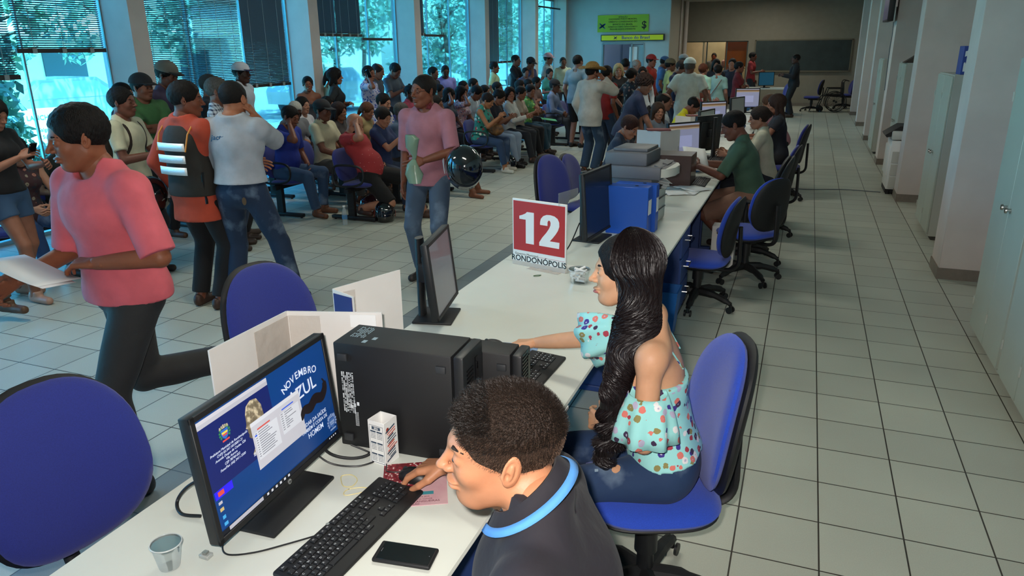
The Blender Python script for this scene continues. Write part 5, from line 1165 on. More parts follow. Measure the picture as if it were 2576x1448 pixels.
    if bot:
        F=Field(lo,hi,hb); F.ell(Pc+B@V3(0,0,-.01),V3(.114*g,(hips_+.004)*g,.115)*s,B,.03,inf=.008)
        if belly and sit is None: F.ell(tp(.03,0,.03),V3(.10,.13,.08)*s,B,k=.05)
        F.cap(Pc,Pc+B@V3(0,0,.10*s),.11*s*g,.10*s*g,k=.05,fl=(B@V3(1,0,0),1.15))
        for sg in (1,-1):
            hp_,K,An=Lg[sg]; f=g**.6
            if blen=='long': F.cap(hp_,K,.086*s*f,.060*s*f,k=.035,inf=.009,bulge=.003); F.cap(K,An,.057*s*f,.048*s,k=.02,inf=.010+loose*.6,clip=[(An+nrm(K-An)*.02,An-K)])
            elif blen=='slim': F.cap(hp_,K,.086*s*f,.056*s*f,k=.035,inf=.004); F.cap(K,An,.053*s*f,.036*s,k=.02,inf=.006,bulge=.008,clip=[(An+nrm(K-An)*.06,An-K)])
            else:
                fr={'short':.45,'knee':1.0}[blen]; X=hp_+(K-hp_)*fr; F.cap(hp_,K,.088*s*f,.068*s*f,k=.035,inf=.012,clip=[(X,K-hp_)])
        F.ripple(.003,30/s,seed=3); F.plane(Pc+B@V3(0,0,.115*s),B@V3(0,0,1)); P,Q=F.mesh(); npobj('trousers' if blen in('long','slim') else 'shorts',[(P,Q)],cloth(bot,bpat),t)
    if shoe:
        for sg in (1,-1):
            hp_,K,An=Lg[sg]; d=fdir[sg]; up=nrm(V3(0,0,1)-d*d[2]) if An[2]>.14 else V3(0,0,1); heel=An-up*.048-d*.035*s; toe=An-up*.055+d*.155*s
            F=Field(np.minimum(heel,toe)-.09,np.maximum(heel,toe)+.13,min(hb,.012)); F.cap(heel,toe,.037*s,.033*s,k=.02); F.cap(heel+up*.03,An+d*.03,.034*s,.038*s,k=.02); F.plane(An-up*(.083),-up); F.plane(An+up*.015,up)
            P,Q=F.mesh(); npobj('shoe',[(P,Q)],mat('shoe_'+shoe,shoe,.5),t)
    # ---- hair
    st,hcol=hair; HM=hairm(hcol); hpz=lambda a,b:(hp(*a),Rh@V3(*b))
    if st!='bald':
        F=Field(hc-.40*hs if st in('long','longf') else hc-.20*hs,hc+.20*hs,(.0045,.006,.009,.012)[q]); vol={'sleek':.013,'short':.008,'buzz':.004,'curly':.026,'bun':.011,'pony':.011,'long':.017,'bob':.02,'curlytop':.008,'balding':.006,'longf':.017}.get(st,.01)
        nz={'curly':(.010,120/hs),'curlytop':(.004,160/hs),'short':(.0025,140/hs),'bob':(.003,90),'long':(.003,80)}.get(st,(.0015,100))
        low={'short':-.035,'buzz':-.03,'curlytop':-.03,'balding':-.02}.get(st,-.05)
        F.ell(hp(-.016,0,.030),V3(.098,.077,.088)*hs,Rh,k=.0,inf=vol*hs,noise=nz,clip=None)
        if st=='curlytop': F.ell(hp(.045,0,.098),V3(.052,.058,.028)*hs,Rh@rot('Y',32),k=.02,noise=(.006,150)); F.ell(hp(.078,0,.078),V3(.024,.05,.02)*hs,Rh,k=.012,noise=(.006,170))
        if st=='balding': F.ell(hp(.03,0,.12),V3(.085,.055,.07)*hs,Rh,k=.01,op='s')
        # face opening
        fx=.112 if st in('short','buzz','balding','curlytop','curly') else .118
        F.ell(hp(fx,0,-.025),V3(.062,.078 if st not in('long','longf','bob') else .058,.092)*hs,Rh,k=.012*hs,op='s')
        if st in('short','buzz','curlytop','balding','bun','pony','curly','sleek'):
            for sg in ((1,-1) if st!='sleek' else ()): F.ell(hp(.035,sg*.085,-.055),V3(.052,.035,.050)*hs,Rh,k=.008,op='s')
            F.plane(hp(-.05,0,-.052 if st in('bun','pony','sleek') or q==0 and st=='buzz' else -.036),Rh@V3(.30,0,-1))
        else:
            L=.26 if st in('long','longf') else .115
            for y in (-.062,-.03,0,.03,.062): F.cap(hp(-.045,y,-.02),hp(-.075+.0*abs(y),y*1.15,-L),.036*hs,.03*hs,k=.025)
            for sg in (1,-1): F.cap(hp(.005,sg*.078,.0),hp(-.0,sg*.09,-L*.75),.022*hs,.024*hs,k=.025)
        if st=='bun': F.ell(hp(-.115,0,.02),V3(.034,.036,.034)*hs,Rh,k=.015,noise=(.003,120))
        if st=='pony': F.cap(hp(-.11,0,.02),hp(-.14,0,-.10),.026*hs,.02*hs,k=.02,bulge=.008)
        P,Q=F.mesh(); npobj('hair',[(P,Q)],HM,t)
    if q<2 or (q==2 and H>1):
        for sg in (1,-1):
            bm=NB(); bmesh.ops.create_uvsphere(bm,u_segments=14,v_segments=10,radius=1,matrix=Matrix.Translation(hp(.0785,sg*.031,-.002))@Matrix(Rh.tolist()).to_4x4()@Matrix.Diagonal((.0118*hs,.0118*hs,.0062*hs,1))) 
            obj('eye',bm,mat('eye_dark','#2a1f1c',.15),t); 
            bm=NB(); tube(bm,[hp(.0862-.013*abs(w)**1.5-.004*(w>0)*w,sg*(.031+.018*w),.0185+.004*(1-w*w)) for w in (-1,-.5,0,.5,1)],[.0022*hs,.0040*hs,.0042*hs,.0034*hs,.0015*hs],6); obj('eyebrow',bm,HM if st!='bald' else hairm('#1a1412'),t)
    # ---- hats
    if hat:
        kind,hc1=hat[0],hat[1]; hc2=hat[2] if len(hat)>2 else hc1; F=Field(hc-.24*hs,hc+.24*hs,(.004,.006,.009,.012)[q]); CM=cloth(hc1)
        if kind=='cap':
            F.ell(hp(-.012,0,.045),V3(.104,.086,.086)*hs,Rh,k=0,inf=.010*hs); F.plane(hp(0,0,.038),Rh@V3(-.10,0,-1)); P,Q=F.mesh(); npobj('cap',[(P,Q)],CM,t)
            bm=NB(); n=13
            for z in (0,): 
                a=[bm.verts.new(hp(.06+.045*math.cos(w)*.6,.085*math.sin(w),.047)) for w in np.linspace(-1.2,1.2,n)]; b=[bm.verts.new(hp(.085+.095*math.cos(w),.078*math.sin(w),.040-.012*math.cos(w)+.004*0-.010*math.sin(w)**2)) for w in np.linspace(-1.2,1.2,n)]
                for k in range(n-1): bm.faces.new((a[k],b[k],b[k+1],a[k+1]))
            o=obj('cap_brim',bm,cloth(hc2),t); so=o.modifiers.new('t','SOLIDIFY'); so.thickness=.004
        if kind=='straw':
            SM_=mat('straw','#b48a4a',.8,bump=.6,bs=150,c2='#8f6a34',vs=60); F.ell(hp(-.01,0,.06),V3(.10,.082,.085)*hs,Rh,k=0,inf=.012*hs); F.plane(hp(0,0,.045),Rh@V3(0,0,-1)); F.ell(hp(0,0,.16),V3(.07,.018,.03),Rh,k=.01,op='s')
            P,Q=F.mesh(); npobj('straw_hat',[(P,Q)],SM_,t); bm=NB(); rr=[]
            for r_ in (.09,.13,.19): rr.append([bm.verts.new(hp(-.01+r_*1.1*math.cos(w),r_*math.sin(w),.048+(r_-.09)*.5*math.sin(w)**2-.1*(r_-.09))) for w in np.linspace(0,2*PI,29)[:-1]])
            for A_,B_ in zip(rr,rr[1:]):
                for k in range(28): bm.faces.new((A_[k],A_[(k+1)%28],B_[(k+1)%28],B_[k]))
            o=obj('hat_brim',bm,SM_,t); so=o.modifiers.new('t','SOLIDIFY'); so.thickness=.005
    info=dict(t=t,A=A,L=Lg,hp=hp,Rh=Rh,tp=tp,B=B,Pc=Pc,hc=hc,nb=nb,s=s,hs=hs,lo=lo,hi=hi)
    if extra: extra(info)
    return info
def glasses(I,c='#15161a'):
    bm=NB(); hp=I['hp']
    for sg in (1,-1):
        tube(bm,[hp(.092-.004*abs(math.cos(w)),sg*(.031+.021*math.cos(w)),.0+.015*math.sin(w)) for w in np.linspace(0,2*PI,17)[:-1]],.0013,5,closed=True); tube(bm,[hp(.088,sg*.052,.004),hp(.0,sg*.078,.008)],.0014,5)
    tube(bm,[hp(.096,.010,.002),hp(.096,-.010,.002)],.0013,5); obj('glasses',bm,mat('glasses_'+c,c,.3),I['t'])
def phone_in_hand(I,sg,label,off=(0,0,0)):
    W=I['A'][sg][2]; E=I['A'][sg][1]; d=nrm(W-E); p=Vector(W+d*.10*I['s']+V3(*off)); M=I['t'].matrix_world if False else Matrix.Translation(I['t'].location)@Matrix.Rotation(I['t'].rotation_euler.z,4,'Z')
    bm=NB(); bx(bm,(0,0,0),(.012,.072,.14),bev=.004,seg=1); o=obj('mobile_phone',bm,BLACKG); o.location=M@p; o.rotation_euler=(0,R(25),I['t'].rotation_euler.z); tag(o,label,'phone'); return o
# ================================================================ the people
def strands(name,t,roots,dirs,length,width,m,seg=4,curl=0,droop=.3,seed=1,label=None,freq=9):
    """thin ribbon hairs grown from roots along dirs (person-local arrays)"""
    rg=np.random.RandomState(seed); n=len(roots); L=length*(.7+.6*rg.rand(n)) if np.ndim(length)==0 else length
    d=dirs/np.linalg.norm(dirs,axis=1)[:,None]; side=np.cross(d,rg.normal(size=(n,3))); side/=np.linalg.norm(side,axis=1)[:,None]+1e-9; up=np.cross(side,d)
    V=np.zeros((n,seg+1,2,3)); ph=rg.rand(n)*6.28
    for k in range(seg+1):
        u=k/seg; c=roots+d*(L*u)[:,None]+np.array([0,0,-1])*(droop*L*u*u)[:,None]
        if curl: c=c+side*(curl*np.sin(ph+u*freq)*u**.3)[:,None]+up*(curl*np.cos(ph+u*freq)*u**.3)[:,None]
        w=side*(width*(1-.75*u))
        V[:,k,0]=c-w; V[:,k,1]=c+w
    V=V.reshape(-1,3); b=(np.arange(n)*(seg+1)*2)[:,None,None]; k=(np.arange(seg)*2)[None,:,None]; Q=(b+k+np.array([0,1,3,2])[None,None,:]).reshape(-1,4)
    return npobj(name,[(V,Q)],m,t,label)
def fade_hair(I):
    hp,Rh,hs,t=I['hp'],I['Rh'],I['hs'],I['t']; rg=np.random.RandomState(4)
    def grow(n,zmin,zmax,L,w,m,curl,seed,front=False,up=.0):
        P=[];D=[]
        c=np.array([-.016,0,.030]); r=np.array([.1015,.0805,.0925])
        while len(P)<n:
            a=rg.normal(size=(n*3,3)); a/=np.linalg.norm(a,axis=1)[:,None]; p=c+a*r
            ok=(p[:,2]>zmin)&(p[:,2]<zmax)&(((p[:,0]-.112)/.062)**2+(p[:,1]/.078)**2+((p[:,2]+.025)/.095)**2>1.02)&(((p[:,0]-.04)/.05)**2+((np.abs(p[:,1])-.085)/.035)**2+((p[:,2]+.05)/.052)**2>1)
            if front: ok&=(p[:,0]>.02)
            q=p[ok]; nn=a[ok]/r; nn/=np.linalg.norm(nn,axis=1)[:,None]
            nn=nn*.8+np.array([.55,0,-.1])*(1-up)+np.array([0,0,up]) ; P+=list(q); D+=list(nn)
        P=np.array(P[:n]);D=np.array(D[:n]); P=np.array(hp(0,0,0))+(Rh@(P*hs).T).T; D=(Rh@D.T).T
        return P,D
    for (n,z0,z1,L,w,c,cu,sd,fr,up,lab) in ((12000,-.05,.05,.0045,.0004,'#4a382c',0,1,False,0,'short faded side hair'),(17000,.03,.14,.010,.0005,'#1f1712',.0016,2,False,.2,'dark top hair'),(3000,.06,.14,.018,.0006,'#17110d',.0050,3,True,.35,'curly front hair')):
        P,D=grow(n,z0,z1,L,w,None,cu,sd,fr,up); strands('hair_strands',t,P,D,L,w,mat('strand_'+c,c,.55,spec=.35),3 if L<.02 else 6,cu,.1,sd,lab,freq=9 if L>.02 else 5)['kind']='stuff'
def boy_extra(I):
    fade_hair(I); nb,B,s,t=I['nb'],I['B'],I['s'],I['t']
    def ringpt(a,rx,ry,z): return nb+B@(V3(.012+rx*math.cos(a),ry*math.sin(a),z-.036*math.cos(a))*s)
    bm=NB(); n=48; A_=[];B_=[];C_=[]
    for k in range(n+1):
        a=.42+(2*PI-.84)*k/n
        A_.append(bm.verts.new(ringpt(a,.066,.066,.045))); B_.append(bm.verts.new(ringpt(a,.072,.073,.047))); C_.append(bm.verts.new(ringpt(a,.094,.098,.024)))
    for k in range(n): bm.faces.new((A_[k],A_[k+1],B_[k+1],B_[k])); bm.faces.new((B_[k],B_[k+1],C_[k+1],C_[k]))
    o=obj('collar',bm,cloth('#19151d'),t); so=o.modifiers.new('t','SOLIDIFY'); so.thickness=.004
    bm=NB(); A_=[];B_=[]
    for k in range(n+1):
        a=.42+(2*PI-.84)*k/n; A_.append(bm.verts.new(ringpt(a,.093,.097,.028))); B_.append(bm.verts.new(ringpt(a,.106,.110,.016)))
    for k in range(n): bm.faces.new((A_[k],A_[k+1],B_[k+1],B_[k]))
    o=obj('collar_trim',bm,cloth('#4f8fd0'),t,'light blue collar trim'); so=o.modifiers.new('t','SOLIDIFY'); so.thickness=.003
person('young man in a dark polo shirt with blue collar trim, hand on the mouse',(-.31,1.24),180,H=1.80,sit=.46,lean=14,twist=12,hcw=(-.515,1.235,1.195),ghead=(28,1,-1),loose=.006,arms=((.34,.14,.68,(-.2,1,-.4)),(.545,-.43,.822,(-.1,-.5,-1))),
       sk='#b67c5a',top='#1a161e',hem=-.16,bot='#1e2430',hair=('buzz','#2a1f18'),q=0,g=1.16,extra=boy_extra,hands={-1:dict(d=(1,.10,-.22),n=(.1,.12,-1),c=.55,sp=.55)},shoe='#1c1c1e',neckf=1.05,
       feet=((.38,.10,.085),(.40,-.12,.085)),curl=.4)
def wom_extra(I):
    hp,Rh,hs,t=I['hp'],I['Rh'],I['hs'],I['t']; M=I['t'].rotation_euler.z
    loc=np.array(I['t'].location); ca,sa=math.cos(-M),math.sin(-M)
    def W2L(p): d=np.array(p)-loc; return np.array([d[0]*ca-d[1]*sa,d[0]*sa+d[1]*ca,d[2]])
    HM=mat('hair_woman','#120c0c',.40,var=.3,vs=120,spec=.6,bump=.5,bs=200,stretch=(1,1,.15))
    # hair mass falling over the near shoulder
    path=[W2L(p) for p in ((-.450,2.285,1.30),(-.435,2.235,1.22),(-.432,2.185,1.13),(-.455,2.15,1.04),(-.475,2.125,.95),(-.490,2.115,.85),(-.485,2.11,.76),(-.500,2.11,.69),(-.500,2.11,.64))]
    rad=[.040,.062,.078,.062,.046,.040,.044,.040,.014]
    pth=smooth_path(path,6); rr=np.interp(np.linspace(0,8,len(pth)),range(9),rad)
    F=Field(np.min(path,0)-.10,np.max(path,0)+.10,.0042)
    for a,b,r0,r1 in [z_ for z_ in zip(pth,pth[1:],rr,rr[1:]) if z_[0][2]<1.04]: F.cap(a,b,r0*.86,r1*.86,k=.01,fl=(V3(0,1,0),1.9 if a[2]>1.0 else 1.25))
    F.ripple(.0022,70); P,Q=F.mesh(); npobj('hair_lock',[(P,Q)],HM,t,'long wavy dark hair falling over the shoulder')
    # long ribbons: from the scalp down the path
    rg=np.random.RandomState(8); n=5200; seg=40; V=np.zeros((n,seg+1,2,3)); 
    a=rg.rand(n)*2*PI; rad0=np.sqrt(rg.rand(n)); pp=np.array([list(p) for p in pth]); m=len(pp); T_=np.linspace(0,1,seg+1); end=.72+.28*rg.rand(n)
    c=np.array([-.018,0,.034]); r=np.array([.1215,.1005,.1125])
    th=rg.uniform(-.80,2.5,n); # around the head: from the parting down the near side/back
    for k in range(seg+1):
        u=T_[k]*end
        hpart=np.clip(u/.20,0,1); 
        # great arc on the scalp: starts at top parting, goes down the near side (local +y = camera side)
        el=PI/2*(1-hpart*1.18); az=PI/2+th*.78
        dirv=np.stack([np.cos(el)*np.cos(az),np.cos(el)*np.sin(az),np.sin(el)],1); sc_=c+dirv*r*(1.0+.02*rad0[:,None]); scl=np.array(hp(0,0,0))+(Rh@(sc_*hs).T).T
        w=np.clip((u-.16)/.14,0,1); w=w*w*(3-2*w); q=np.clip((u-.12)/.88,0,1)*(m-1); i0=np.clip(q.astype(int),0,m-2); f=(q-i0)[:,None]; cen=pp[i0]*(1-f)+pp[i0+1]*f; rk=np.interp(q,np.arange(m),rr)*(.70+.34*rad0)
        rk=rk*(1+.35*(rg.rand(n) if k==seg else 0))
        ph=a+2.2*np.sin(q*.28)+0; amp=.011*np.clip((u-.45)/.3,0,1)
        ysc=np.clip(.52+(.85-.52)*(q/(m-1)-.25)/.2,.52,.85); off=np.stack([np.cos(ph)*rk+amp*np.sin(q*1.15+a*.7),np.sin(ph)*rk*ysc+amp*np.cos(q*1.1+a*.5),0*rk],1)
        ctr=scl*(1-w[:,None])+(cen+off)*w[:,None]
        V[:,k,0]=ctr; V[:,k,1]=ctr
    tan=np.gradient(V[:,:,0],axis=1); wd=np.cross(tan,rg.normal(size=(n,1,3))); wd/=np.linalg.norm(wd,axis=2)[:,:,None]+1e-9; wd*=(.0011*(1-.5*T_))[None,:,None]
    V[:,:,0]-=wd; V[:,:,1]+=wd; V=V.reshape(-1,3); b=(np.arange(n)*(seg+1)*2)[:,None,None]; k=(np.arange(seg)*2)[None,:,None]; Q=(b+k+np.array([0,1,3,2])[None,None,:]).reshape(-1,4)
    npobj('hair_strands',[(V,Q)],mat('strand_woman','#1a1213',.42,spec=.5),t,'glossy straight dark hair strands')['kind']='stuff'
    # lips
    bm=NB()
    for z,rz in ((-.0585,.0052),(-.0692,.0060)): bmesh.ops.create_uvsphere(bm,u_segments=16,v_segments=8,radius=1,matrix=Matrix.Translation(hp(.0885,0,z))@Matrix(Rh.tolist()).to_4x4()@Matrix.Diagonal((.0135*hs,.0205*hs,rz*hs,1)))
    obj('lips',bm,mat('lips','#b06a66',.35),t,'rose lips')
    # ruffle sleeve around the near and the far upper arm, straps
    FM=cloth('#9adad6','flower')
    for sg in (1,-1):
        S,E,_=I['A'][sg]; d=nrm(E-S); sd=nrm(V3(0,sg,0)-V3(0,sg,0)@d*d); fw=np.cross(d,sd); bm=NB(); rings=[]; n=56
        for (u,rx,am) in ((.40,.060,.0),(.48,.068,.002),(.62,.080,.006),(.80,.090,.010),(.95,.094,.013)):
            ring=[]
            for k in range(n):
                w=2*PI*k/n; ri=rx+am*math.sin(w*7)+.006*am*100*math.sin(w*3)*.1; 
                u2=u+.13*(-math.cos(w))*(0.9)   # lower on the outside, higher towards the body
                ring.append(bm.verts.new(S+(E-S)*(u2+.10*math.cos(w)*1.6)+sd*math.cos(w)*ri*.95+fw*math.sin(w)*ri*1.05-sd*.012))
            rings.append(ring)
        for A_,B_ in zip(rings,rings[1:]):
            for k in range(n): bm.faces.new((A_[k],A_[(k+1)%n],B_[(k+1)%n],B_[k]))
        o=obj('sleeve_ruffle',bm,FM,t,'flower print ruffle sleeve'); so=o.modifiers.new('t','SOLIDIFY'); so.thickness=.0025
        tp=I['tp']; bm=NB(); pts=smooth_path([tp(.085,sg*.08,.36),tp(.075,sg*.105,.45),tp(.02,sg*.118,.502),tp(-.05,sg*.105,.47),tp(-.098,sg*.085,.37)],6)
        tube(bm,pts,.0085,8,flat=.35); obj('shoulder_strap',bm,FM,t)
    for sg in (1,):  # ripped denim marks
        hp_,K,An=I['L'][sg]; bm=NB()
        for u in (.55,.74): c_=hp_+(K-hp_)*u+V3(0,.01,.082-.02*u); bx(bm,c_,(.012,.05,.003),rot=(0,R(10),R(12)))
        obj('ripped_patch',bm,mat('rip_white','#8fa4b8',.8),t)
person('woman with very long dark hair in a flower print off shoulder blouse',(-.33,2.29),184,H=1.66,sit=.52,lean=10,fem=True,twist=8,hcw=(-.515,2.345,1.255),ghead=(14,0,8),topz=.33,arms=((.22,.03,.72,(-.45,.6,-.6)),(.70,-.35,.80,(.0,-.5,-.7))),
       sk='#cf9a76',top='#9adad6',tpat='flower',sleeve='none',hem=.03,bot='#1d3558',bpat='denim',blen='slim',hair=('sleek','#110b0b'),q=0,extra=wom_extra,hands={-1:dict(d=(1,.12,-.10),n=(0,.1,-1),c=.35,sp=.5)},shoe='#2a2a2c',
       feet=((.36,.10,.085),(.46,-.12,.085)),g=1.0)
def PP(label,hx,hy,face,**k):
    """stand or seat a person so that the head comes to (hx, hy)"""
    H=k.get('H',1.7); l=R(k.get('lean',0)); f=R(face); d=(.60*math.sin(l)+.016)*H/1.7; sd=-.60*math.sin(R(k.get('side',0)))*H/1.7
    return person(label,(hx-math.cos(f)*d-math.sin(f)*(-sd),hy-math.sin(f)*d+math.cos(f)*(-sd)),face,**k)
def world(I,p):
    M=Matrix.Translation(I['t'].location)@Matrix.Rotation(I['t'].rotation_euler.z,4,'Z'); return M@Vector(p)
LAT='#8e5e46'; MID='#7b4d38'; DRK='#4a2f24'; PAL='#b98568'
JE='#27384f'; BK='#15151a'; GRPJ='#44576b'
# --- standing people, front left to middle
def salm(I):
    W=I['A'][1][2]; p=world(I,I['A'][1][2]+V3(.24,-.08,.0)); bm=NB()
    for j,(a,dz) in enumerate(((0,0),(.12,-.012))):
        vs=[[bm.verts.new((x,y*(1 if j==0 else .75),.02*math.sin(x*9)+dz)) for y in (-.105,.105)] for x in np.linspace(-.17,.13,8)]
        for A_,B_ in zip(vs,vs[1:]): bm.faces.new((A_[0],B_[0],B_[1],A_[1]))
    o=obj('paper_sheets',bm,PAPER); o.location=p; o.rotation_euler=(R(8),R(-8),I['t'].rotation_euler.z-.9); so=o.modifiers.new('t','SOLIDIFY'); so.thickness=.001; tag(o,'white papers held out by the walking man in salmon','paper')
PP('man in a salmon t-shirt striding past with papers in his hand',-2.78,2.20,236,H=1.78,lean=6,q=0,sk='#8a5238',top='#d6616a',sleeve='half',bot='#2b2b2a',shoe='#3a3a3a',hair=('short','#120e0c'),head=(-24,6,0),loose=.012,hem=-.03,twist=30,g=1.04,hscale=1.05,
   arms=((.12,.17,1.15,(-1,.7,-.2)),(.40,-.02,1.08,(-.6,-.5,-.5))),feet=((.12,.10,.085),(-.46,-.10,.50,(1,-.1,-.2),(-.35,0,-.95))),extra=salm,hands={1:dict(d=(.75,-.65,.0),n=(0,-.2,-1),c=.7),-1:dict(c=.8)})
def vest(I):
    t,tp,B,s=I['t'],I['tp'],I['B'],I['s']; F=Field(I['lo'],I['hi'],.010)
    F.ell(tp(0,0,.15),V3(.100,.145,.15)*s,B,.03,inf=.046); F.ell(tp(.0,0,.33),V3(.112,.160,.16)*s,B,.05,inf=.044); F.ell(tp(0,0,.0),V3(.12,.15,.11)*s,B,.04,inf=.042); F.cap(tp(0,0,.14),tp(0,0,-.20),.145*s,.178*s,k=.04,fl=(B@V3(1,0,0),1.36),inf=.045); F.plane(tp(0,0,-.03),B@V3(0,0,-1)); F.plane(tp(0,0,.475),B@V3(0,0,1)); F.plane(tp(.0,.165,.3),B@V3(0,1,.12)); F.plane(tp(0,-.165,.3),B@V3(0,-1,.12)); P,Q=F.mesh()
    npobj('vest',[(P,Q)],cloth('#2a2620'),t,'dark reflective motorcycle vest')
    RF=mat('reflective_tape','#ffffff',.5,metal=.6,bump=.25,bs=140)
    for k,z in enumerate((.33,.245,.16)):
        bm=NB(); n=12; a=[];b=[]
        for i in range(n):
            y=-.135+.275*i/(n-1); xb=-(.172-.9*y*y-.09*max(0,z-.27)); a.append(bm.verts.new(tp(xb,y,z-.028))); b.append(bm.verts.new(tp(xb,y,z+.028)))
        for i in range(n-1): bm.faces.new((a[i],a[i+1],b[i+1],b[i]))
        o=obj('reflective_stripe',bm,RF,t); so=o.modifiers.new('t','SOLIDIFY'); so.thickness=.006; so.offset=0
    for sg in (1,-1):
        bm=NB(); tube(bm,[tp(-.155,sg*.145,.30),tp(-.12,sg*.150,.42),tp(-.05,sg*.148,.50),tp(.04,sg*.14,.50)],.006,6); obj('piping',bm,mat('vest_yellow','#d98a1e',.5),t)
    bm=NB(); bx(bm,tp(-.06,-.175,.10),(.03,.014,.05)); bx(bm,tp(-.06,-.18,.03),(.02,.008,.24)); obj('strap',bm,BLACK,t)
PP('man in a dark vest with three bright reflective stripes',-4.34,4.36,84,H=1.76,q=1,sk='#7a4630',top='#b8452c',sleeve='long',bot='#100f12',shoe='#3d2418',hair=('short','#17120f'),head=(-48,4,0),arms=((.05,.25,.94),'cross'),loose=.012,hem=-.22,extra=vest,g=1.02)
def wshirt(I):
    tp=I['tp']; text('lettering','jacto',mat('logo_teal','#2b5f86',.6),I['t'],Matrix.Translation(Vector(tp(-.126,.075,.395)))@Matrix((( 0,0,-1,0),(-1,0,0,0),(0,1,0,0),(0,0,0,1))),.052,bold=.0012,shear=.25)
    bm=NB(); cyl(bm,I['Pc']+V3(0,0,.078),I['Pc']+V3(0,0,.112),.145,n=40); [setattr(v.co,'x',(v.co.x-I['Pc'][0])*.88+I['Pc'][0]-.0) for v in bm.verts]; 
    for v in bm.verts: v.co.y=v.co.y*1.16
    obj('belt',bm,mat('belt_black','#0e0e10',.4),I['t'])
    bm=NB(); lathe(bm,[(.03,0),(.03,.004)],n=20,sy=.55,M=TR(I['Pc']+V3(-.155,-.075,-.06),(0,R(-90),0))); obj('back_label',bm,mat('leather_label','#5b4326',.6),I['t'])
PP('man in a pale grey work shirt holding a phone to his ear',-3.98,4.46,108,H=1.76,q=0,sk='#a5694b',top='#a9adb4',sleeve='half',bot='#1c2f49',bpat='denim',shoe='#14161c',hair=('buzz','#1c1816'),head=(-14,12,-4),arms=((.24,.02,1.12),(.12,-.13,1.50,(.25,-.45,-1))),loose=.014,hem=.06,extra=wshirt,g=1.10,feet=((-.04,.14,.085),(.10,-.30,.085)))
def ppolo(I):
    t=I['t']; W=I['A'][1][2]; H_=helm2(world(I,I['A'][1][1]+V3(.09,.11,-.12)),(R(20),R(75),R(-35)))
    p=world(I,W+V3(.09,-.05,.02)); bm=NB()
    pr=[(0,-.20),(.055,-.19),(.075,-.12),(.05,-.04),(.016,0),(.02,.03),(.05,.10),(.065,.17),(.04,.20),(.05,.16),(.01,.05)]
    lathe(bm,pr,n=18,sy=.7); 
    for v in bm.verts: v.co.x+=.012*math.sin(v.co.z*55+v.co.y*30); v.co.y+=.012*math.cos(v.co.z*47)
    o=obj('plastic_bag',bm,mat('bag_green','#8aa890',.25,alpha=.75)); o.location=p; tag(o,'pale green plastic bag gripped by the man in the pink polo','bag')
    glasses(I)
def helm2(loc,rot): return helmet(tuple(loc),rot,'large black helmet hanging on the arm of the man in pink',s=1.2,deco=mat('decal_silver','#c9ccd0',.3))
PP('man in a pink polo shirt with maroon collar and cuffs',-2.98,5.62,-86,H=1.76,q=0,sk='#7d4b36',top='#a8707c',sleeve='half',bot='#4a5c70',bpat='denim',shoe='#2a2624',hair=('buzz','#1a1513'),head=(-24,0,0),arms=((.26,.07,1.10,(-.3,1,-.4)),(.02,-.24,.86,(-1,-.3,0))),collar='#6e1f2c',loose=.006,hem=-.10,extra=ppolo,g=.97,feet=((.02,.12,.085),(-.02,-.12,.085)))
PP('man in a green t-shirt and black cap with folded arms',-6.47,5.95,-12,H=1.74,q=1,sk='#7a4a36',top='#3f6b3c',sleeve='short',bot='#121317',shoe='#4a3222',hair=('buzz','#15110f'),hat=('cap','#16161a'),arms=((.24,-.10,1.24,(.3,.9,-.4)),(.25,.12,1.20,(.3,-.9,-.4))),loose=.014,hem=-.14,g=1.12,belly=.3,head=(15,0,0))
PP('tall man in a grey and black cap beside the first pillar',-6.82,6.62,10,H=1.86,q=1,sk='#6a4234',top='#4a3f5a',bot=BK,hair=('short','#15110f'),hat=('cap','#6d6a60','#17171b'),head=(0,12,0))
PP('woman in a black top with long black hair behind the green t-shirt',-6.15,6.2,15,H=1.68,fem=True,q=1,sk='#8e5a44',top='#121318',bot='#2b3d58',hair=('long','#0d0b0c'),arms=('cross','cross'),head=(5,0,0))
PP('woman with a black hair bun behind the man in the black cap',-6.85,6.05,20,H=1.66,fem=True,q=2,sk=LAT,top='#2a2a30',bot=BK,hair=('bun','#0f0c0b'))
def backpack(I):
    tp,B,s=I['tp'],I['B'],I['s']; F=Field(tp(-.2,0,.25)-.3,tp(-.2,0,.25)+.3,.012); F.ell(tp(-.19,0,.22),V3(.09,.15,.22),B,k=.02); P,Q=F.mesh(); o=npobj('backpack',[(P,Q)],cloth('#33261f'),None); o.location=I['t'].location; o.rotation_euler=I['t'].rotation_euler; tag(o,'dark brown backpack on the person in the cream shirt','backpack')
    bm=NB()
    for sg in (1,-1): tube(bm,smooth_path([tp(-.13,sg*.09,.44),tp(-.03,sg*.11,.51),tp(.08,sg*.11,.44),tp(.10,sg*.12,.30),tp(.0,sg*.17,.12)],5),.022,8,flat=.4)
    q=obj('shoulder_strap',bm,cloth('#2a201b'),o); q['kind']='thing'; 
PP('person in a cream t-shirt with a dark backpack strap',-5.52,4.85,18,H=1.68,q=1,sk='#6d4233',top='#c7c3a6',bot='#1a1c24',hair=('short','#130f0d'),head=(0,0,0),extra=backpack,g=1.05,arms=('fore','fore'))
def gphone(I): phone_in_hand(I,-1,'phone held by the girl in denim shorts')
person('girl in a black top and frayed denim shorts at the left frame edge',(-5.98,3.98),10,H=1.66,fem=True,q=1,sk='#9a6650',top='#121216',bot='#3c5878',bpat='denim',blen='short',shoe='#b08a78',hair=('long','#15100e'),arms=('fore','hold'),head=(0,20,0),extra=gphone,feet=((-.14,.10,.085),(.16,-.08,.085)),hem=.0)
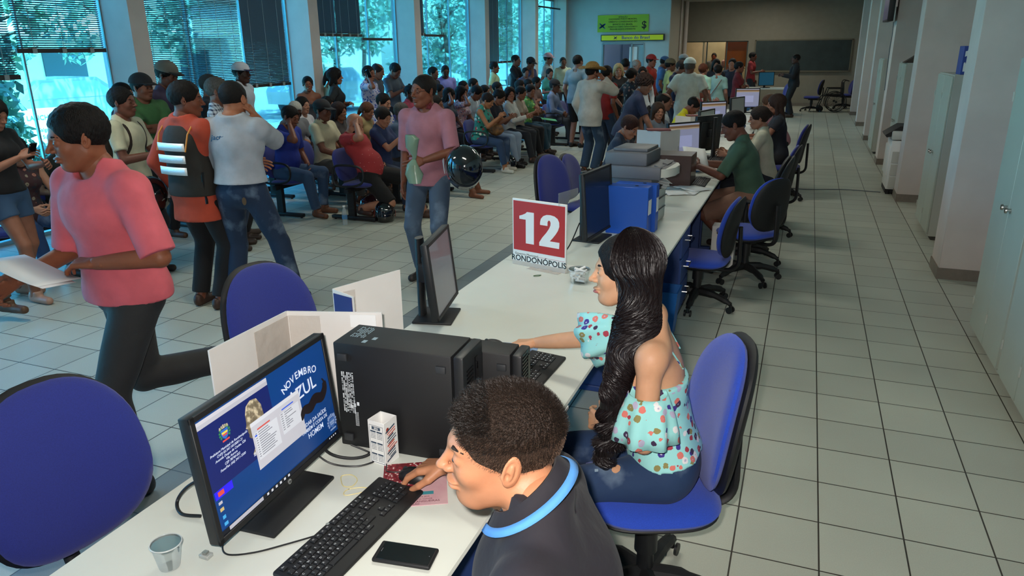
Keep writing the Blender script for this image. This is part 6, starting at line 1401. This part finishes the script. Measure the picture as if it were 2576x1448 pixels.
person('person in grey trousers and brown boots cut by the left frame edge',(-6.0,3.45),20,H=1.74,q=2,sk=MID,top='#3a3a3c',bot='#4f4a45',shoe='#5a3d28',hair=('short','#15110f'),feet=((-.05,.12,.085),(.42,-.02,.085)))
PP('man in a white cap and white shirt standing by the window',-7.40,8.55,15,H=1.80,q=1,sk='#4f3226',top='#b9bcc4',bot='#2a3240',hair=('buzz','#120e0c'),hat=('cap','#c9c9d0','#2a2c50'),loose=.01)
PP('grey haired person behind the vest man, farther one',-6.30,6.75,30,H=1.72,q=2,sk=MID,top='#34363c',bot=BK,hair=('buzz','#3a3734'))
PP('older person with greying hair and a plaid shirt behind the vest man',-5.42,5.90,30,H=1.72,q=1,sk='#7a5040',top='#9aa4b4',tpat='plaid',sleeve='long',bot='#2a3a55',hair=('short','#57534e'))
PP('person with a shiny hair clip behind the man in the grey work shirt',-5.65,6.3,40,H=1.64,fem=True,q=2,sk=LAT,top='#3a2f2c',bot=BK,hair=('bob','#17120f'))
PP('woman with bare shoulders turned towards us at the second pillar',-7.38,10.0,-62,H=1.58,fem=True,q=1,sk='#8a543c',top='#3f3a3c',sleeve='none',topz=.30,bot=BK,hair=('bun','#15110f'),head=(15,0,0))
PP('woman in a black t-shirt seen from behind, right of the second pillar',-6.95,10.15,35,H=1.70,fem=True,q=1,sk='#8a5a44',top='#131a1e',bot='#22303a',hair=('bob','#120e0d'),arms=('cross','hip'))
PP('person in a pale green top hidden behind the black t-shirt woman',-7.30,10.55,60,H=1.66,fem=True,q=2,sk=LAT,top='#9aa890',bot='#22303a',hair=('pony','#17120f'))
def wphone(I):
    glasses(I); p=world(I,I['A'][-1][2]+V3(-.01,-.0,.08)); bm=NB(); bx(bm,(0,0,0),(.07,.012,.14),bev=.004,seg=1); o=obj('mobile_phone',bm,BLACKG); o.location=p; o.rotation_euler=(0,R(-20),I['t'].rotation_euler.z); tag(o,'phone at the ear of the woman in the white flowered shirt','phone')
PP('woman in a white t-shirt with blue flowers talking on a phone',-6.80,10.9,0,H=1.72,fem=True,q=1,sk='#8a5844',top='#c9c6dc',tpat='flower2',bot='#2b3340',hair=('short','#120e0d'),arms=((.22,.10,1.16),(.10,-.13,1.52,(.6,-.7,-.6))),extra=wphone,g=1.08,head=(-5,0,0))
PP('balding man in a grey shirt behind the woman on the phone',-7.12,11.65,10,H=1.74,q=2,sk='#8a604c',top='#4a525c',bot=BK,hair=('balding','#2a2522'),head=(0,15,0))
def ph3(I): phone_in_hand(I,-1,'phone the young man by the window looks at')
PP('young man in a grey shirt looking down at a phone by the window',-7.20,12.35,-5,H=1.75,q=2,sk='#7d5546',top='#4d5a66',bot=BK,hair=('short','#15110f'),arms=('hold','hold'),head=(0,28,0),extra=ph3)
PP('person in a lilac t-shirt standing at the third pillar',-7.18,14.5,-50,H=1.64,q=2,sk='#4f3328',top='#8f8fd6',bot='#25304a',hair=('buzz','#120e0c'),head=(0,10,0))
PP('dark haired person beside the lilac t-shirt',-7.12,13.85,0,H=1.62,q=3,sk=MID,top='#20242c',bot=BK,hair=('short','#100d0c'))
PP('man in a pale yellow green shirt at the fourth pillar',-6.88,16.5,15,H=1.66,q=2,sk=MID,top='#b9c99a',bot='#2a2f3a',hair=('short','#17120f'),g=1.05)
PP('tall man in a black t-shirt with crossed arms by the windows',-6.84,17.8,0,H=1.80,q=2,sk='#7a5242',top='#13151c',bot='#1c2230',hair=('buzz','#1a1614'),arms=('cross','cross'))
PP('man in a navy cap and blue shirt, hand at his chin',-6.55,18.0,-20,H=1.74,q=3,sk=MID,top='#2a3a66',bot=BK,hair=('short','#120e0d'),hat=('cap','#14161f'),arms=('cross','chin'),head=(0,15,0))
PP('young girl between the two men at the far windows',-6.40,17.3,-40,H=1.52,fem=True,q=3,sk='#8a5f50',top='#5a5f78',bot=BK,hair=('pony','#120e0d'),arms=('cross','cross'))
PP('man in a pink cap and pale shirt at the far windows',-6.39,19.0,0,H=1.82,q=3,sk='#8a604c',top='#a3b4b8',bot='#2a3240',hair=('short','#17120f'),hat=('cap','#c9a5ae'))
PP('man in a pale yellow shirt beside the pink cap',-6.15,19.5,-60,H=1.72,q=3,sk='#6b4636',top='#b9c8b0',bot='#2a3240',hair=('buzz','#17120f'))
PP('woman in a turquoise top standing before the pink cap man',-5.55,16.6,-40,H=1.52,fem=True,q=3,sk='#8a5f50',top='#3a9088',bot=BK,hair=('pony','#15110f'),arms=('fore','fore'))
PP('heavy man in a grey t-shirt and black shorts seen from behind',-4.37,14.85,75,H=1.82,q=2,sk='#9a7060',top='#6f8088',bot='#0d0d10',blen='knee',shoe='#1a1a1c',hair=('buzz','#15110f'),g=1.18,arms=('down','hip'),head=(-10,0,0))
PP('man in a straw hat and loose white shirt with a hand to his ear',-3.19,11.62,62,H=1.72,q=1,sk='#8a5a44',top='#b9b5ac',sleeve='long',bot='#273d55',bpat='denim',shoe='#3a2c24',hair=('short','#17120f'),hat=('straw','#b48a4a'),arms=('down',(.13,-.15,1.50,(.35,-.5,-1))),loose=.022,hem=-.16,head=(-15,4,0),g=1.02)
PP('person in a red shirt and jeans behind the straw hat man',-3.14,12.4,60,H=1.67,q=2,sk=MID,top='#8f1d1a',bot='#27384f',hair=('short','#17120f'))
PP('blonde woman in a black t-shirt with white print, arms folded',-3.45,14.5,-70,H=1.66,fem=True,q=2,sk='#a8765e',top='#141417',bot='#1a1a1e',hair=('bob','#a8946a'),arms=('cross','cross'))
PP('woman in a black and white flowered dress behind the straw hat man',-2.85,13.0,50,H=1.62,fem=True,q=2,sk='#9a6a54',top='#1c1a1e',tpat='dark',sleeve='short',bot=None,skirt=True,hair=('bun','#120e0d'),arms=('hip','down'),shoe='#1a1a1c')
PP('grey haired man in a dark shirt in the queue',-3.52,16.5,-30,H=1.70,q=3,sk='#8a6656',top='#1f2228',bot=BK,hair=('balding','#8a8680'))
PP('dark haired person in the queue left of the grey haired man',-3.80,16.6,100,H=1.72,q=3,sk=MID,top='#9aa4aa',sleeve='none',bot=BK,hair=('short','#120e0d'))
PP('woman in a white jacket in the queue facing us',-3.04,14.8,-75,H=1.60,fem=True,q=3,sk='#8f604c',top='#c6ccd0',sleeve='long',bot='#22262e',hair=('pony','#15110f'))
PP('person in a red cap and red tank top in the queue',-3.40,17.5,-20,H=1.78,q=3,sk='#8f5a48',top='#b03026',sleeve='none',bot='#22262e',hair=('short','#15110f'),hat=('cap','#9a2420'))
PP('person in a blue cap and blue shirt near the booth corner',-3.30,18.4,20,H=1.74,q=3,sk=MID,top='#3a5f8a',bot=BK,hair=('short','#15110f'),hat=('cap','#3a5a85'),head=(0,20,0))
PP('man in a cap and pale lime shirt in the queue',-2.84,16.8,20,H=1.70,q=3,sk='#6b4636',top='#a8b070',bot='#2a2f3a',hair=('short','#15110f'),hat=('cap','#5a5440','#b0a890'))
PP('man in a navy polo shirt in the queue',-2.25,14.25,-20,H=1.74,q=2,sk='#8a5a46',top='#232b48',bot='#191c2a',hair=('short','#2a1c17'),g=1.08,arms=('fore','hold'),head=(0,25,0))
PP('person in a grey cap and grey shirt behind the navy polo',-2.97,19.5,30,H=1.76,q=3,sk='#7a6056',top='#7a8084',bot=BK,hair=('buzz','#55514c'),hat=('cap','#8a8e90'))
PP('man in a white cap and white short sleeved shirt seen from behind',-1.95,13.5,88,H=1.76,q=1,sk='#6b4636',top='#bfc6bc',bot='#23262e',hair=('buzz','#5a5550'),hat=('cap','#d2d6cc'),g=1.12,arms=((.10,.30,1.02),(.12,-.28,1.02)),loose=.022,hem=-.22)
PP('person with reddish hair in a pale green top right of the white cap man',-1.98,15.6,60,H=1.64,fem=True,q=3,sk='#9a6a58',top='#9ac4b0',bot='#22262e',hair=('bun','#5a3020'))
PP('woman in a light aqua top with a red bag strap across her back',-1.78,16.45,80,H=1.60,fem=True,q=2,sk='#9a6a58',top='#8fb4ae',bot='#22262e',hair=('bun','#15110f'),g=1.1,
   extra=lambda I:(lambda bm:(tube(bm,[I['tp'](-.14,.11,.10),I['tp'](-.145,-.03,.30),I['tp'](-.10,-.12,.46)],.013,6,flat=.4),obj('bag_strap',bm,cloth('#b0604a'),I['t'])))(NB()))
PP('dark haired person facing us behind the aqua top woman',-2.02,18.1,-80,H=1.68,fem=True,q=3,sk='#8f604c',top='#2a2d36',bot=BK,hair=('long','#15110f'))
PP('person with a lit face in the doorway crowd',-1.72,18.7,-95,H=1.68,q=3,sk='#b07860',top='#33384a',bot=BK,hair=('short','#15110f'))
PP('woman in a maroon shirt right of the crowd',-1.45,17.5,5,H=1.64,fem=True,q=3,sk='#7a4a38',top='#6e1a22',bot='#191a22',hair=('short','#120e0d'),arms=('cross','cross'))
PP('man in a red polo shirt by the chalkboard',-1.72,25.4,-10,H=1.76,q=3,sk='#6f4232',top='#8f1f24',bot='#20242c',hair=('short','#120e0d'),arms=('down','fore'))
PP('man in a dark uniform standing at the far table',-.40,23.0,190,H=1.72,q=2,sk='#4f3228',top='#15161c',sleeve='long',bot='#121318',hair=('buzz','#120e0d'),arms=('fore','fore'),loose=.012)
PP('man in a pale shirt behind the glazed partition',-2.75,28.5,-90,H=1.76,q=3,sk='#b06a50',top='#c9a8b0',bot='#2a2f3a',hair=('short','#1a1210'))
PP('person with dark hair at the left of the glazed partition',-3.30,28.7,-90,H=1.72,q=3,sk='#a8604a',top='#8f8f9a',bot='#2a2f3a',hair=('short','#1a1210'))
PP('woman in a navy top with curly brown hair bending over the counter',-1.98,9.75,20,H=1.68,fem=True,lean=22,q=1,sk='#8a5f4c',top='#1c2440',bot='#1a1c28',hair=('curly','#2a1a15'),g=1.12,arms=((.30,.22,.78,(.0,.7,-.3)),(.42,-.22,.78,(-.3,-.7,-.2))),head=(-30,10,0))
# --- waiting people on the benches (facing +x)
SB_=.46
def seat(label,hx,hy,**k):
    k.setdefault('q',1); k.setdefault('sit',SB_); k.setdefault('arms',('lap','lap')); k.setdefault('lean',4); fc=k.pop('face',0); H=k.get('H',1.68); k.setdefault('H',H)
    return PP(label,hx,hy,fc,**k)
FEET=((.42,.13,.085),(.50,-.13,.085))
def bald(I): pass
person('bald bearded man in a red shirt slumped back with a hand over his face',(-4.86,7.70),-2,H=1.74,sit=.46,lean=-34,side=-6,q=1,sk='#b07a60',top='#a02c30',tpat='dots',sleeve='short',bot='#0b0b0d',blen='knee',shoe='#4a2f24',hair=('bald','#1a1412'),ghead=(-6,14,-12),arms=((-.02,.24,.62),(-.13,-.06,1.12,(.7,-1,-.9))),feet=((.62,.16,.085),(-.12,-.10,.12,(1,0,.3))),g=1.15,belly=.5,
   extra=lambda I:[(lambda F:(F.ell(I['hp'](.052,0,-.078),V3(.048,.060,.045),I['Rh'],k=.004,noise=(.002,160)),F.ell(I['hp'](.10,0,-.045),V3(.03,.035,.025),I['Rh'],k=.004,op='s'),npobj('beard',[F.mesh()],hairm('#120d0b'),I['t'])))(Field(I['hc']-.17,I['hc']+.14,.005))])
seat('woman in a blue t-shirt with dark pinned hair typing on her phone',-4.96,8.17,fem=True,H=1.64,sk='#a5735c',top='#202f58',hair=('bun','#1c1412'),bot='#2c3a52',arms=((.34,.06,.92),(.36,-.06,.95)),head=(-8,16,0),g=1.08,lean=2,extra=lambda I:phone_in_hand(I,-1,'phone in the hands of the woman in the blue t-shirt'))
seat('grey haired person behind the man in the pink polo',-5.02,8.80,H=1.62,sk='#6f4636',top='#3d5068',hair=('short','#4f4a46'),bot='#3a3430')
seat('man in pale shorts and flip flops on the front bench',-4.80,9.36,H=1.76,sk='#7a4c38',top='#3a3236',hair=('short','#17120f'),bot='#a9adab',blen='knee',shoe=None,feet=((.62,.12,.085),(.68,-.18,.085)),g=1.05)
seat('man in royal blue leaning his face on his hand',-5.92,7.56,H=1.72,sk='#7a4b38',top='#1c2f8c',hair=('short','#130f0d'),bot='#2f4868',bpat='denim',shoe='#6a4028',arms=((.22,.16,.60),(.20,-.10,1.12,(.5,-.6,-.8))),head=(0,14,-8),lean=8,feet=FEET,g=1.1,belly=.3)
seat('man in a cream shirt and dark cap in the second row',-5.88,8.22,H=1.74,sk='#6b4232',top='#b5ae92',hair=('buzz','#130f0d'),hat=('cap','#14141a'),bot='#4a4a48',g=1.14,collar='#b5ae92',head=(0,4,0),lean=-2)
seat('person with thick dark brown hair seen from behind, second row',-5.95,8.72,fem=True,H=1.62,sk=LAT,top='#3a3434',hair=('bob','#2a1a16'),bot=BK)
seat('woman with bare arms in the second row',-5.86,9.24,fem=True,H=1.58,sk='#9a6850',top='#8a7a52',sleeve='none',hair=('pony','#5a3a28'),bot=BK,head=(0,15,0))
seat('young man with dark hair and a patterned white shirt',-5.90,9.78,H=1.76,sk='#a3745e',top='#c2bcc0',tpat='flower2',hair=('short','#130f0d'),bot='#2c3444',head=(-5,10,0))
seat('elderly man with white hair in a grey t-shirt',-6.70,8.72,H=1.66,sk='#3f281f',top='#6f7074',hair=('short','#b5b0a6'),bot='#2c3444',head=(-12,22,0),face=-12)
seat('woman in a white top looking to the right, back row',-6.88,9.18,fem=True,H=1.70,sk='#a5745c',top='#c3bec0',hair=('pony','#15110f'),bot='#2c3444',head=(-5,-4,0))
seat('dark haired person in the back row under the window',-6.85,9.75,fem=True,H=1.62,sk=LAT,top='#4a4448',hair=('bob','#120e0d'),bot=BK,q=2)
seat('man in a dark t-shirt in the third bench row, second pillar',-6.85,7.5,H=1.64,sk=MID,top='#262a30',hair=('curly','#15110f'),bot=BK,q=2)
seat('young man in a pink shirt in the far back row',-6.74,12.18,H=1.74,sk='#4f3024',top='#b84a5e',hair=('short','#100c0b'),bot='#2c3444',q=2,head=(-8,0,0))
seat('woman in dark clothes behind the lilac shirt',-6.72,12.74,fem=True,H=1.66,sk=MID,top='#2c2c34',hair=('long','#120e0d'),bot=BK,q=2)
seat('man in a pale shirt in the far back row',-6.72,13.3,H=1.66,sk=MID,top='#8fa0aa',hair=('short','#120e0d'),bot=BK,q=2)
seat('woman with a hand in her black hair, far second row',-5.88,11.95,fem=True,H=1.70,sk='#7a4b3a',top='#3c4250',hair=('long','#100c0b'),bot=BK,arms=('lap',(.14,-.10,1.22,(.5,-.7,-.5))),q=2,head=(0,14,0))
seat('woman resting her cheek in her hand beside her',-5.88,12.52,fem=True,H=1.70,sk='#8a5a46',top='#b99aa0',tpat='flower',hair=('long','#100c0b'),bot=BK,arms=('lap',(.16,-.08,1.16,(.5,-.7,-.7))),q=2)
seat('man in a white shirt looking down, far second row',-5.88,13.1,H=1.74,sk=MID,top='#c3ccd2',hair=('short','#120e0d'),bot='#2c3444',q=2,head=(0,25,0),lean=14)
seat('person in a brown patterned blouse with bare arm, far second row',-5.90,13.65,fem=True,H=1.62,sk=LAT,top='#6a5a50',tpat='dark',hair=('bun','#120e0d'),bot=BK,q=2)
seat('man with short black hair in a pale t-shirt, far second row',-5.90,14.3,H=1.68,sk='#5a3a2c',top='#b8c2c6',hair=('buzz','#100c0b'),bot=BK,q=2)
seat('dark haired man by the third pillar, back row',-6.72,14.42,H=1.70,sk=MID,top='#3a4658',hair=('buzz','#120e0d'),bot=BK,q=3)
seat('dark haired man next to the fourth pillar, back row',-6.74,14.98,H=1.76,sk=MID,top='#2c3444',hair=('short','#120e0d'),bot=BK,q=3)
seat('dark haired woman behind the seated woman in green',-5.90,15.6,fem=True,H=1.64,sk=LAT,top='#3a3038',hair=('bob','#120e0d'),bot=BK,q=3)
seat('woman in a tan top behind the seated woman in green',-5.92,16.2,fem=True,H=1.64,sk='#9a6a58',top='#a07a68',hair=('pony','#120e0d'),bot=BK,q=3,arms=('lap','hold'))
seat('man with black hair, last seat of the far second row',-5.95,16.85,H=1.68,sk='#6f4a3c',top='#8a6a60',hair=('short','#120e0d'),bot=BK,q=3)
def bagyellow(I):
    p=world(I,I['Pc']+V3(.30,-.02,.14)); bm=NB(); F=Field((-.2,-.2,-.2),(.2,.2,.2),.012); F.ell((0,0,0),(.14,.07,.10),k=0,noise=(.006,60)); P,Q=F.mesh(); bm.free(); o=npobj('handbag',[(P,Q)],mat('bag_tan','#8a6034',.55,c2='#4a3220',vs=14),None); o.location=p; tag(o,'tan patterned handbag on the lap of the woman in teal','handbag')
seat('woman in a teal patterned top with a bag on her lap',-4.93,11.42,fem=True,H=1.66,sk='#a5704f',top='#2f8a7e',tpat='teal',sleeve='none',hair=('short','#241a18'),bot='#2b4262',bpat='denim',blen='slim',shoe='#c9c2b4',arms=((.36,.04,.86),(.38,-.06,.90)),head=(0,22,0),lean=10,feet=FEET,g=1.14,extra=bagyellow)
seat('man in a navy t-shirt with a beard beside the woman in teal',-4.98,12.02,H=1.70,sk='#8a5f4c',top='#161a28',hair=('short','#15110f'),bot='#8fa0b4',bpat='denim',shoe='#0f0f12',arms=((.34,.04,.84),(.36,-.06,.84)),head=(0,24,0),lean=8,feet=FEET)
seat('smiling woman with glasses in a white shirt turned to the camera',-4.94,12.60,fem=True,H=1.66,sk='#9a6650',top='#c9c9c4',sleeve='long',hair=('bob','#17100f'),bot='#22262e',head=(-45,-4,0),feet=FEET,extra=lambda I:glasses(I),arms=((.34,.06,.80),(.36,-.04,.80)))
seat('woman with short dark hair in a beige blouse',-4.98,13.16,fem=True,H=1.66,sk='#8a5a46',top='#b0a08e',hair=('short','#15110f'),bot='#17181d',arms=((.34,.06,.80),(.36,-.04,.84)),feet=FEET,q=2,head=(0,10,0))
seat('woman in a green flowered top with her hand at her chin',-4.97,13.72,fem=True,H=1.68,sk='#8f604c',top='#6fae5a',tpat='green',hair=('bun','#17100f'),bot='#2b4a5a',bpat='denim',arms=((.34,.06,.78),(.20,-.06,1.04,(.5,-.6,-.8))),feet=FEET,q=2,head=(-30,4,0),lean=10)
seat('elderly man in a pale blue shirt and flat cap, last front bench',-4.95,15.15,H=1.70,sk='#6b4636',top='#6f80a0',sleeve='long',hair=('buzz','#3a3633'),hat=('cap','#15161a','#15161a'),bot='#30343c',feet=FEET,q=2,lean=8)
bm=NB(); bx(bm,(0,0,0),(.30,.21,.004)); o=obj('green_paper',bm,mat('paper_green','#4fae7a',.6)); o.location=(-4.60,13.72,.66); o.rotation_euler=(.1,.15,.5); tag(o,'green sheet of paper on the lap of the woman in green','paper')
seat('woman with bare arms seated at the far left behind the salmon shirt',-6.55,4.55,fem=True,H=1.60,sk='#b08068',top='#3a2226',tpat='dark',sleeve='none',hair=('long','#15110f'),bot='#2b4a78',bpat='denim',head=(-20,20,0),face=-10)
seat('dark haired person bending at the far left window bench',-6.75,5.15,fem=True,H=1.60,sk='#6a5a50',top='#1c2420',hair=('bun','#0f1210'),bot=BK,lean=25,head=(0,25,0),q=2)
# --- public side of the counter
VC=.50
seat('woman with short reddish brown hair and glasses in a slate blue shirt',-1.79,8.02,fem=True,H=1.66,sit=.47,sk='#a5735c',top='#2b3b52',hair=('short','#3a1d16'),bot='#2a2f3a',arms=((.34,.10,.80),(.36,-.10,.80)),head=(-18,22,0),lean=18,extra=lambda I:glasses(I,'#9aa0a8'),g=1.05)
seat('woman with glasses behind the pale folded board',-1.86,10.25,fem=True,H=1.56,sit=.45,sk='#a5735c',top='#5a6470',hair=('long','#3a2a20'),bot=BK,extra=lambda I:glasses(I),q=2,face=-40,head=(-15,0,0),lean=6)
seat('balding man in a white shirt seated at the counter',-1.95,11.2,H=1.68,sk='#7a5242',top='#b9c4c8',hair=('balding','#17120f'),bot=BK,q=2,lean=8)
seat('man in a bright yellow t-shirt bending over the counter',-1.66,11.9,H=1.70,sk='#8a5644',top='#e6d81e',hair=('balding','#17120f'),bot='#20242c',q=2,lean=30,head=(0,25,0),arms=('desk','desk'))
seat('woman in a pink top seated at the far counter',-1.78,13.9,fem=True,H=1.74,sk='#9a6050',top='#c05a72',hair=('pony','#15110f'),bot=BK,q=2,lean=8,arms=((.4,.1,.9),(.36,-.1,1.0)))
# --- clerks
def paperh(I):
    p=world(I,(I['A'][1][2]+I['A'][-1][2])/2+V3(.04,.06,.06)); paper(p[0],p[1],p[2],0,'sheet of paper held up by the man in the green shirt',rot=(R(42),R(8),R(30)),w=.24)
seat('bearded clerk in a dark green t-shirt reading a paper',-.60,7.48,face=180,H=1.80,sit=.50,sk='#74493a',top='#456350',sleeve='half',hair=('buzz','#0f0c0b'),bot='#8f6a58',blen='knee',shoe='#2b1e1c',g=1.14,lean=16,head=(8,16,0),arms=((.50,.16,.86,(-.2,.6,-.8)),(.52,-.22,.84,(-.2,-.6,-.8))),extra=paperh,
  feet=((.10,.16,.085),(.22,-.14,.085)))
seat('clerk in a cream embroidered blouse with glasses',-.47,8.82,face=182,fem=True,H=1.68,sit=.48,sk='#a5735c',top='#b8b39c',sleeve='half',hair=('bun','#2a1c16'),bot='#22262e',q=1,lean=10,head=(8,4,0),arms=((.44,.14,.80),(.46,-.14,.80)),extra=lambda I:glasses(I),feet=((.2,.1,.085),(.25,-.1,.085)))
seat('clerk with long brown hair in a dark sleeveless top',-.36,10.5,face=185,fem=True,H=1.74,sit=.48,sk='#8f604c',top='#1c1f28',sleeve='cap',hair=('longf','#33221c'),bot=BK,q=1,lean=6,head=(6,4,0),arms=((.44,.14,.80),(.46,-.14,.80)),feet=((.2,.1,.085),(.25,-.1,.085)))
seat('clerk with light brown hair hidden behind the two women',-.50,12.2,face=185,fem=True,H=1.62,sit=.48,sk='#a8765e',top='#a06a70',hair=('bun','#6a4a38'),bot=BK,q=2,lean=20,head=(0,20,0),arms=('desk','desk'))

helmet((-4.72,4.30,.82),(R(10),R(20),R(-60)),'black helmet dangling from the hand of the man in the reflective vest',deco=mat('decal_silver',''))
t=thing('adapter_clip','small clear plastic and metal clip under the left corner of the nearest screen','clip',(-1.305,1.165,DZ)); bm=NB(); bx(bm,(0,0,.006),(.03,.022,.012),bev=.002,seg=1); obj('body',bm,mat('clip_clear','#b9bdb8',.2,alpha=.6),t); bm=NB(); bx(bm,(0,0,.015),(.012,.012,.006)); obj('metal_tip',bm,STEEL,t)
bm=NB(); bx(bm,(0,0,0),(.004,.022,.018)); o=obj('paper_tag',bm,PAPER); o.location=(-.693,1.56,.728); tag(o,'small white tag stuck on the desk edge beside the young man','tag')
bm=NB(); bx(bm,(0,0,0),(.004,.05,.012)); o=obj('paper_tag',bm,PAPER); o.location=(-.693,2.28,.731); tag(o,'thin white sticker on the desk edge near the small keyboard','tag')
